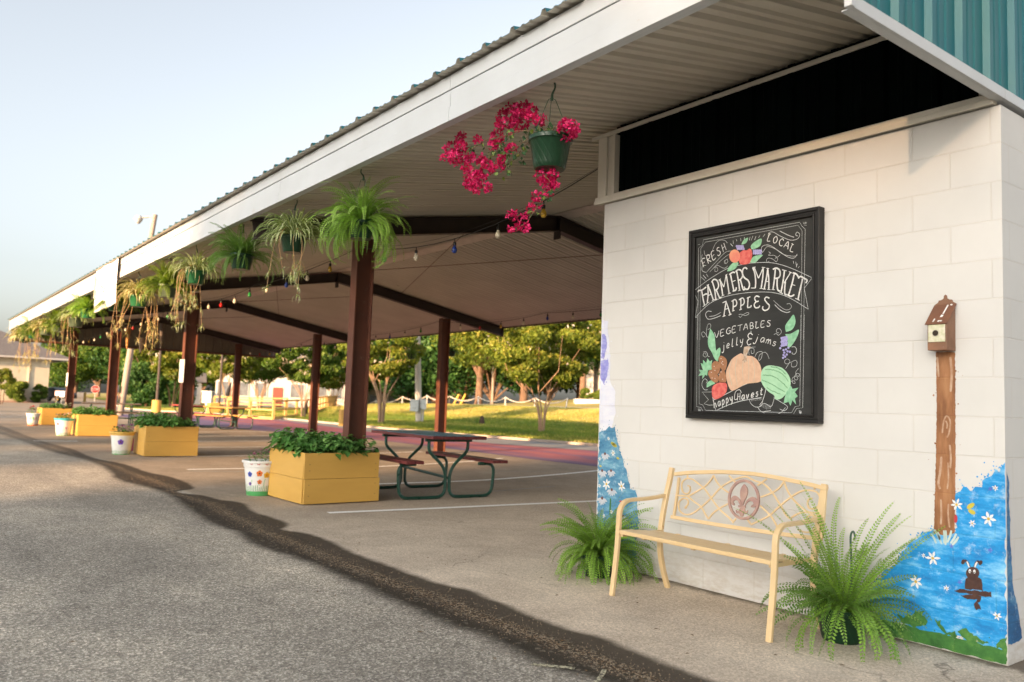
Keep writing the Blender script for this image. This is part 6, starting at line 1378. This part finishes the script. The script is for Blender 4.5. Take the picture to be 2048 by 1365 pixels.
m=MB(); m.tube([-dirv*(5*s_)+bk_*.2,-dirv*(5*s_)+bk_*.2+Vector((0,0,130*s_))],.03,6); m.build('conduit',lampm,t)
# overhead wires from that pole
m=MB()
def wirefn(m,a,b_,sag=1.2,r=.012):
    pts=[]
    for k in range(15): u=k/14; q=Vector(a).lerp(Vector(b_),u); q.z-=sag*4*u*(1-u); pts.append(q)
    m.tube(pts,r,4,cap=False)
w0=p+tp-Vector((0,0,.1))
yb=mat('yellow_concrete',(.62,.36,.08),.7,(.5,.3,.08),3,dirt=((.4,.28,.12),6.,.64)); darkpost=mat('dark_post',(.075,.055,.045),.5)
for px,py,hc,wc,lab,H in ((312,826,23,16,'dark lamp post standing on a yellow concrete base left of the open lawn',9),(437,826,17,14,'dark lamp post on a yellow base behind the paired picnic tables',9)):
    p=foot(px,py); s_=p.length/FPX; t=thing('lamp_post',lab,'lamp post',tuple(p)); m=MB(); m.lathe([(wc*s_/2,-.1),(wc*s_/2,hc*s_-.03),(wc*s_/2-.03,hc*s_)],(0,0,0),18); m.build('base',yb,t,smooth=True); m=MB(); m.tube([(0,0,hc*s_),(.02,0,3),(.12,0,H)],[.085,.075,.06],8); m.build('pole',darkpost,t,smooth=True)
    m=MB(); m.tube([(.12,0,H-.05),(.6,-.3,H+.1),(1.2,-.6,H+.1)],.04,6); a_=m.build('arm',darkpost,t); m=MB(); m.box(1.1,1.6,-.85,-.55,H,H+.15); m.build('lamp_head',lampm,a_,bevel=.03)
p=foot(684,853); s_=p.length/FPX; t=thing('bollard','square topped yellow bollard at the kerb beside the nearest column','bollard',tuple(p)); m=MB(); m.lathe([(.17,-.1),(.17,.70),(.15,.74),(.001,.75)],(0,0,0),14); m.build('post',yb,t,smooth=True)
p=foot(425,828); t=thing('bollard','yellow block bollard beside the white cabinet','bollard',tuple(p)); m=MB(); m.box(-.35,.35,-.3,.3,-.1,.72); m.build('block',yb,t,bevel=.03)
p=foot(413,826); s_=p.length/FPX; t=thing('white_cabinet','small white kiosk cabinet on a post beyond the picnic tables','cabinet',tuple(p)); m=MB(); facebox(m,Vector((0,0,29*s_)),17*s_,20*s_,.35); m.build('cabinet',mat('cabinet_white',(.74,.73,.70),.6),t,bevel=.02); m=MB(); facebox(m,Vector((0,0,8*s_)),5*s_,22*s_,.2); m.build('post',mat('cabinet_white',(.74,.73,.70),.6),t)
m=MB(); m.obox(Vector((0,0,40.5*s_)),dirv*(10*s_),bk_*.25,Vector((0,0,.03))); m.build('roof',mat('cabinet_white',(.74,.73,.70),.6),t)
p=foot(443,842); s_=p.length/FPX; t=thing('closed_umbrella','closed dark umbrella standing among the far picnic tables','umbrella',tuple(p)); m=MB(); m.tube([(0,0,0),tuple(dirv*(8*s_)+Vector((0,0,48*s_)))],.02,6); m.build('pole',darkpost,t); m=MB(); m.tube([tuple(dirv*(8*s_)+Vector((0,0,46*s_))),tuple(dirv*(10*s_)+Vector((0,0,58*s_))),tuple(dirv*(13*s_)+Vector((0,0,72*s_)))],[.10,.09,.03],8); m.build('canopy',mat('umbrella_black',(.012,.012,.014),.8),t,smooth=True)
# stop sign
p=at(190,104); p.z=0; t=thing('stop_sign','red octagonal stop sign on a post at the far end of the lot','stop sign',tuple(p)); s_=104/FPX
dv=-Vector((p.x,p.y,0)).normalized(); rv=Vector((-dv.y,dv.x,0)); rv=rv if rv.dot(dirv)>0 else -rv
zc=(798-776)*s_+.0; oc=lambda R_o,off:[Vector((0,0,zc))+dv*off+rv*(R_o*math.cos(math.pi/8+k*math.pi/4))+Vector((0,0,R_o*math.sin(math.pi/8+k*math.pi/4))) for k in range(8)]
m=MB(); m.tube([(0,0,-.05),(0,0,zc+.4)],.04,6); m.build('post',mat('sign_post',(.55,.5,.45),.6),t)
m=MB(); m.poly(oc(.46,.05),-dv*.01); m.build('sign_border',mat('sign_white',(.75,.74,.72),.5),t); m=MB(); m.poly(oc(.425,.056),-dv*.004); sp_o=m.build('sign_face',mat('sign_red',(.55,.03,.025),.5),t)
ST_={'S':[(.9,.85),(.5,1),(.1,.8),(.3,.55),(.7,.45),(.9,.2),(.5,0),(.1,.15)],'O':[(.5,1),(.1,.75),(.1,.25),(.5,0),(.9,.25),(.9,.75),(.5,1)]}
m=MB()
def seg(pts,i):
    for a,b_ in zip(pts,pts[1:]):
        A3=[Vector((0,0,zc))+dv*.060+rv*((i-1.5)*.185-.065+u*.13)+Vector((0,0,(v_-.5)*.26)) for u,v_ in (a,b_)]; m.bar(A3[0],A3[1],.034,.002,up=dv)
seg(ST_['S'],0); seg([(.0,1),(1,1)],1); seg([(.5,1),(.5,0)],1); seg(ST_['O'],2); seg([(.1,0),(.1,1),(.8,.95),(.9,.7),(.7,.5),(.1,.48)],3)
m.build('lettering',mat('sign_white',(.75,.74,.72),.5),sp_o)
# small white signs by the far planter
p=at(124,62); p.z=0; s_=62/FPX; t=thing('small_sign','small blank white sign on a thin post behind the farthest planter','sign',tuple(p)); m=MB(); facebox(m,Vector((0,0,(800-776)*s_)),9*s_,10*s_,.03); m.build('panel',mat('sign_white',(.75,.74,.72),.5),t); m=MB(); m.tube([(0,0,-.05),(0,0,22*s_)],.025,6); m.build('post',lampm,t)
p=at(114,64); p.z=0; t=thing('small_sign','small pinkish white sign left of the blank white one','sign',tuple(p)); m=MB(); facebox(m,Vector((0,0,.95)),.28,.34,.03); m.build('panel',mat('sign_pinkish',(.66,.5,.47),.5,(.5,.3,.3),30),t); m=MB(); m.tube([(0,0,-.05),(0,0,.9)],.02,6); m.build('post',lampm,t)
p=at(170,92); p.z=0; t=thing('marker_post','short yellow marker post left of the stop sign','post',tuple(p)); m=MB(); m.lathe([(.12,-.1),(.12,1.0),(.001,1.08)],(0,0,0),10); m.build('post',yb,t)
# ---- rope fence along the top of the bank
rp=mat('rope_white',(.62,.54,.46),.85); posts=[703,752,805,854,899,957,1011,1070,1132]
t0_=at(703,56); 
def top_edge(px,Y=36.3):
    d=ray(px,795); k=Y/d.y; x=d.x*k; return Vector((x,Y,zt(x,Y)))
P=[top_edge(px) for px in posts]; t=thing('rope_fence','low white rope fence swagged between posts along the top of the grass bank','fence',tuple(P[0]))
tops=[]
for i,q in enumerate(P):
    m=MB(); lean=.16 if i==8 else 0; m.tube([q-P[0]-Vector((0,0,.1)),q-P[0]+Vector((lean,0,.74))],.05,8); m.build('post',mat('post_white',(.60,.55,.50),.8) if i not in (4,) else darkpost,t); tops.append(q-P[0]+Vector((lean,0,.70)))
for a,b_ in zip(tops,tops[1:]):
    m=MB(); wirefn(m,a,b_,.34,.035); m.build('rope',rp,t)
# slanted yellow guy guards
for k,(a,b_) in enumerate((((905,797),(918,773)),((919,797),(931,773)))):
    q=at(a[0],76); s_=76/FPX; t=thing('guy_guard',('left','right')[k]+' of the two slanted yellow guy wire guards beyond the rope fence','guy guard',tuple(q)); m=MB(); m.tube([(0,0,-.1),tuple(dirv*((b_[0]-a[0])*s_)+Vector((0,0,24*s_)))],.09,8); m.build('guard',mat('guard_yellow',(.62,.36,.05),.6),t)
p=at(985,84); t=thing('utility_pole','thin far utility pole right of the big oak trunk','utility pole',tuple(p)); m=MB(); m.tube([(0,0,-.1),(0,0,7)],[.14,.11],8); m.build('pole',wood_p,t,smooth=True); m=MB(); m.box(-.6,.6,-.05,.05,6.5,6.62); m.build('cross_arm',wood_p,t)
# ---- wooden ramp fence
wf_=mat('fence_wood',(.62,.38,.13),.75,(.52,.30,.09),4,bump=.2)
def rail_fence(label,pts,H,gap,group=None):
    """pts: ground points; top rail, mid rail, posts every ~gap"""
    t=thing('wooden_fence',label,'fence',tuple(pts[0]),0,group); o0=pts[0]
    m1=MB();m2=MB()
    for a,b_ in zip(pts,pts[1:]):
        n=max(1,round((b_-a).length/gap))
        for k in range(n+1 if b_ is pts[-1] else n):
            q=a.lerp(b_,k/n)-o0; m=MB(); m.box(q.x-.06,q.x+.06,q.y-.06,q.y+.06,q.z-.15,q.z+H+.06); m.build('post',wf_,t)
        a_=a-o0;c_=b_-o0; m1.bar(a_+Vector((0,0,H)),c_+Vector((0,0,H)),.11,.09); m2.bar(a_+Vector((0,0,H*.52)),c_+Vector((0,0,H*.52)),.04,.08); m2.bar(a_+Vector((0,0,H*.08)),c_+Vector((0,0,H*.08)),.05,.14)
    m1.build('top_rail',wf_,t); m2.build('lower_rail',wf_,t); return t
def gz_(px,py,D): # point at distance D lying on the image row
    d=ray(px,py); k=D/math.hypot(d.x,d.y); q=CAM+d*k; return q
rail_fence('wooden rail fence running level along the front of the ramp',[foot(455,835),foot(546,840),foot(612,832)],1.0,2.2,'wooden rail fences')
rail_fence('wooden rail fence climbing the bank beside the ramp',[foot(612,832),foot(650,818),foot(694,804)],1.0,2.2,'wooden rail fences')
rail_fence('second wooden rail fence along the back of the ramp',[at(430,66),at(500,64),at(575,63.5)],1.0,2.4,'wooden rail fences')
# ================================================================== HOUSES
def wallbox(m,a,u,w,n,d,h,z=0): # box: corner a, width w along u, depth d along n
    P=[a,a+u*w,a+u*w+n*d,a+n*d]; m.add([(q.x,q.y,z+a.z) for q in P]+[(q.x,q.y,z+h+a.z) for q in P],[(0,3,2,1),(4,5,6,7),(0,1,5,4),(1,2,6,5),(2,3,7,6),(3,0,4,7)])
cw=mat('cream_wall',(.68,.60,.47),.8,(.62,.55,.43),2); shing=mat('shingle_grey',(.17,.155,.15),.9,(.11,.10,.10),5,bump=.5,bscale=25,stretch=(1,1,4)); gut=mat('gutter_white',(.62,.60,.58),.5,(.45,.43,.42),30)
# cream building at the far left
Rc=at(95,82); Lc=at(0,81.2); Rc.z=Lc.z=0; u=(Lc-Rc); u.z=0; u.normalize(); n_=Vector((-u.y,u.x,0)); n_=n_ if n_.dot(Rc)>0 else -n_
t=thing('cream_building','cream walled building with a grey hipped shingle roof at the far left','building',(Rc.x,Rc.y,0))
Wd,Dp,Hh=26,14,3.88; m=MB(); wallbox(m,Vector((0,0,0)),u,Wd,n_,Dp,Hh); m.build('wall',cw,t)
m=MB(); ov=1.7; e0=Hh+.02; pk=e0+3.5
c=[-u*ov*1.05-n_*.7,u*(Wd+.7)-n_*.7,u*(Wd+.7)+n_*(Dp+.7),-u*ov*1.05+n_*(Dp+.7)]; ra=u*5.2+n_*Dp/2; rb_=u*(Wd-7)+n_*Dp/2
V=[(q.x,q.y,e0) for q in c]+[(ra.x,ra.y,pk),(rb_.x,rb_.y,pk)]; m.add(V,[(0,1,5,4),(1,2,5),(2,3,4,5),(3,0,4),(3,2,1,0)]); m.build('roof',shing,t)
m=MB(); m.bar(Vector((c[0].x,c[0].y,e0-.03)),Vector((c[1].x,c[1].y,e0-.03)),.12,.14); m.bar(Vector((c[0].x,c[0].y,e0-.03)),Vector((c[3].x,c[3].y,e0-.03)),.16,.22); m.build('gutter',gut,t)
m=MB(); q=u*1.6-n_*.03; m.bar(Vector((q.x,q.y,0)),Vector((q.x,q.y,Hh)),.10); m.build('downpipe',cw,t)
m=MB(); m.bar(u*-.2-n_*.4+Vector((0,0,.05)),u*Wd-n_*.4+Vector((0,0,.05)),.3,.16); m.build('plinth',mat('plinth_pink',(.45,.28,.22),.9),t)
def shrub(label,px,D,w,h,seed,fo='shrub',dz=0,n=4000,size=.11):
    p=at(px,D); p.z=(p.z if p.y>14 and D<90 else 0)+dz; return tree('shrub',label,p,h,w/2,.05,.05,seed,n,size,fo,bark,1,None,16,flat=.9,cat='shrub')
q=Rc+u*2.4-n_*.9; tree('shrub','rounded sunlit shrub against the cream building wall',(q.x,q.y,0),1.75,1.25,.05,.05,401,5000,.10,'shrub',bark,1,None,16,cat='shrub')
q=Rc+u*.9-n_*.8; tree('shrub','smaller dark shrub at the corner of the cream building',(q.x,q.y,0),1.6,.8,.05,.05,402,3000,.10,'mid',bark,1,None,12,cat='shrub')
tree('small_tree','small bronze leaved tree at the far left edge before the cream building',at(2,70),2.7,.9,.04,.5,403,4000,.08,'gold',bark,3,None,16)
# dark car beyond the building corner
p=at(108,96); p.z=0; t=thing('parked_car','dark parked car beyond the corner of the cream building','car',tuple(p),YAW+1.3); m=MB()
sec=[(-2.1,.35),(-2.15,.75),(-1.9,.95),(-1.25,1.02),(-.7,1.42),(.75,1.45),(1.35,1.0),(2.05,.85),(2.15,.5),(2.05,.32)]
m.poly([(x,-.85,z) for x,z in sec],(0,1.7,0)); m.build('body',mat('car_dark',(.015,.02,.03),.3,spec=.8),t,bevel=.06)
for x in (-1.35,1.35):
    for y in(-.86,.70):
        m=MB(); m.tube([(x,y,.33),(x,y+.16,.33)],.33,16); o=m.build('wheel',mat('tyre',(.02,.02,.02),.8),t,smooth=True); m=MB(); m.tube([(x,y-.01,.33),(x,y+.17,.33)],.19,12); m.build('rim',lampm,o)
m=MB(); m.add([(-.72,-.862,1.36),(.7,-.862,1.38),(1.15,-.862,1.04),(-1.1,-.862,1.04)],[(0,1,2,3)]); m.add([(-.72,.862,1.36),(.7,.862,1.38),(1.15,.862,1.04),(-1.1,.862,1.04)],[(3,2,1,0)]); m.build('window',mat('car_glass',(.05,.07,.09),.1),t)
glass=mat('window_glass',(.20,.22,.24),.2,(.12,.13,.15),2); wh=mat('house_white',(.56,.53,.50),.75,(.50,.47,.45),1.5)
def house(label,px0,px1,D,H,roofh,group=None,wallm=wh,wins=(),door=None,dz=0,D2=None,roofm=shing):
    a=at(px0,D); b_=at(px1,D2 or D); z=min(a.z,b_.z)+dz; a.z=b_.z=0; u=(b_-a); W=u.length; u.normalize(); n=Vector((-u.y,u.x,0)); n=n if n.dot(a)>0 else -n
    t=thing('house',label,'house',(a.x,a.y,z),0,group); m=MB(); wallbox(m,Vector((0,0,0)),u,W,n,9,H); m.build('wall',wallm,t)
    m=MB(); c=[-u*.5-n*.5,u*(W+.5)-n*.5,u*(W+.5)+n*9.5,-u*.5+n*9.5]; r0=-u*.5+n*4.5; r1=u*(W+.5)+n*4.5; V=[(q.x,q.y,H+.01) for q in c]+[(r0.x,r0.y,H+roofh),(r1.x,r1.y,H+roofh)]; m.add(V,[(0,1,5,4),(1,2,5),(2,3,4,5),(3,0,4),(3,2,1,0)]); m.build('roof',roofm,t)
    for f,w_,z0,z1 in wins:
        q=u*(W*f)-n*.03; m=MB(); m.bar(Vector((q.x,q.y,z0)),Vector((q.x,q.y,z1)),w_+.16,.10,up=n); o=m.build('window',mat('window_frame',(.7,.7,.68),.6),t); q=q-n*.055; m=MB(); m.bar(Vector((q.x,q.y,z0+.08)),Vector((q.x,q.y,z1-.08)),w_,.02,up=n); m.build('pane',glass,o)
    if door:
        q=u*(W*door[0])-n*.04; m=MB(); m.bar(Vector((q.x,q.y,0)),Vector((q.x,q.y,2.1)),1.0,.1,up=n); m.build('door',mat('door_red',(.32,.07,.05),.6),t)
    return t
house('long white house with a grey roof behind the lawn and crepe myrtles',430,690,92,4.4,2.6,wins=((.06,1.2,1.,2.6),(.2,1.2,1.,2.6),(.34,1.2,1.,2.6),(.62,1.4,1.,2.6),(.8,1.4,1.,2.6),(.93,1.2,1.,2.6)),door=(.47,),dz=.1)
house('small white house with one dark window left of the long white house',366,402,98,2.6,1.2,wins=((.5,1.0,.9,2.0),),dz=-.1)
house('low white outbuilding seen behind the pale utility pole',722,815,100,2.6,1.2,wins=((.3,1.2,1.,2.),(.7,1.2,1.,2.)),dz=-.2)
# church with white piers at the right edge of the opening
a=at(1163,86); t=thing('white_church','white building with tall piers and a dark arched opening right of the trees','building',tuple(a)); s_=86/FPX; u=dirv; n=-bk_
m=MB(); wallbox(m,Vector((0,0,0)),u,23*s_,n,1.0,78*s_); o=m.build('pier',wh,t); m=MB(); wallbox(m,u*(34*s_),u,60*s_,n,8,78*s_); m.build('wall',wh,t); m=MB(); wallbox(m,u*(23.1*s_)+n*.7,u,10.8*s_,n,.3,78*s_); m.build('dark_opening',mat('grey_opening',(.13,.125,.13),.7),t)
m=MB(); 
for k in range(12):
    b0=math.pi*k/11; b1=math.pi*(k+1)/11
    if k<11: m.bar(u*((28.5-4*math.cos(b0))*s_)+n*.68+Vector((0,0,(22+8*math.sin(b0))*s_)),u*((28.5-4*math.cos(b1))*s_)+n*.68+Vector((0,0,(22+8*math.sin(b1))*s_)),.06)
for zz in (6,12,18,24): m.bar(u*(24.5*s_)+n*.68+Vector((0,0,zz*s_)),u*(32.5*s_)+n*.68+Vector((0,0,zz*s_)),.04)
m.build('arched_grille',mat('grille_black',(.02,.02,.02),.5),t)
m=MB(); wallbox(m,-u*.6-n*.3,u,102*s_,n,9,.5,78*s_); m.build('roof_edge',shing,t)
a=at(1151,72); s_=72/FPX; t=thing('white_planter_wall','low white brick planter wall in front of the white church','wall',tuple(a)); m=MB(); wallbox(m,Vector((0,0,0)),dirv,70*s_,-bk_,2.2,12*s_); m.build('wall',mat('white_brick',(.62,.60,.58),.85,(.5,.48,.46),12),t); m=MB(); wallbox(m,dirv*.1-bk_*.1,dirv,69*s_,-bk_,2.0,12*s_+.04); m.build('soil',soil,t)
for k,(px,w_) in enumerate(((1170,1.5),(1196,1.4))): 
    q=at(px,73.2); q.z=a.z+12*s_; tree('shrub',('left','right')[k]+' rounded shrub growing in the white planter wall',tuple(q),.95,.75,.04,.0,410+k,2500,.09,'shrub',bark,1,None,12,cat='shrub')
p=foot(955,850); t=thing('yucca_clump','dark clump of dried leaves on the lawn above the picnic table','plant',tuple(p)); Q,A,RQ=fern_quads(n=26,L=.62,seed=77,e0=(25,85),droop=.8,pin=.03,step=.03); m=MB(); m.quads(Q,A*.6); m.build('leaves',fern_deep,t); m=MB(); m.lathe([(.16,0),(.14,.2),(.1,.42),(.001,.5)],(.3,.05,0),7); m.build('stump',mat('stump_dark',(.06,.035,.025),.9,bump=.6),t)
p=foot(1083,866); t=setp(MB().poly([(p.x+.75*math.cos(k*.5)*random.uniform(.8,1.2),p.y+.55*math.sin(k*.5)*random.uniform(.8,1.2),p.z+.06) for k in range(12)]).build('mulch_ring',mat('mulch',(.22,.13,.08),.95,(.14,.08,.05),8)),'ring of bare brown mulch under the crepe myrtle on the bank','mulch')
# ================================================================== TREES BEHIND THE CAMERA (they shade the near lot, as in the photograph)
for i,(x,H,R) in enumerate(((19.4,23.3,2.3),(21.9,19.9,2.6),(24.6,19.7,3.9),(27.8,19.6,3.8),(3.2,17.3,2.6),(-1.6,17.5,3.2),(-8,17.4,3.6),(-15.5,17.4,3.8),(8.9,17.9,2.4),(33,20.5,4.2),(41,20.5,5),(10.6,19.4,1.7),(5.6,20.0,1.9),(1.2,17.4,3.0),(-4.5,17.7,3.2),(-11.5,17.4,4.2),(-21,17.6,5),(-32,17.4,5.5),(-44,17.4,6),(50,20,6),(8.2,17.4,2.0))):
    tree('shade_tree','tall narrow shade tree standing far behind the camera across the lot',(x,-80,0),H,R,.25,1.0,500+i,13000,.36,'mid',bark,1,'shade trees across the lot',60,flat=1.,top=.8)
for i,(x,H,R) in enumerate(((20.5,23.6,2.2),(23.6,22.6,2.6),(26.6,22.4,2.6),(29.5,23,3),(22.6,22.2,2.2),(18.6,23,2))):  # sparse veil of trees added to let only part of the sun reach the wall
    tree('sun_veil_tree','unseen thinly leaved tree added across the lot to thin the sun on the wall',(x,-83,0),H,R,.25,14,560+i,1500,.34,'mid',bark,1,'shade trees across the lot',60,flat=1.)
tree('low_shade_bush','low tree in the gap between the tall trees across the lot',(14.8,-80,0),15.6,2.8,.2,1.0,520,9000,.34,'mid',bark,1,None,24,cat='tree')
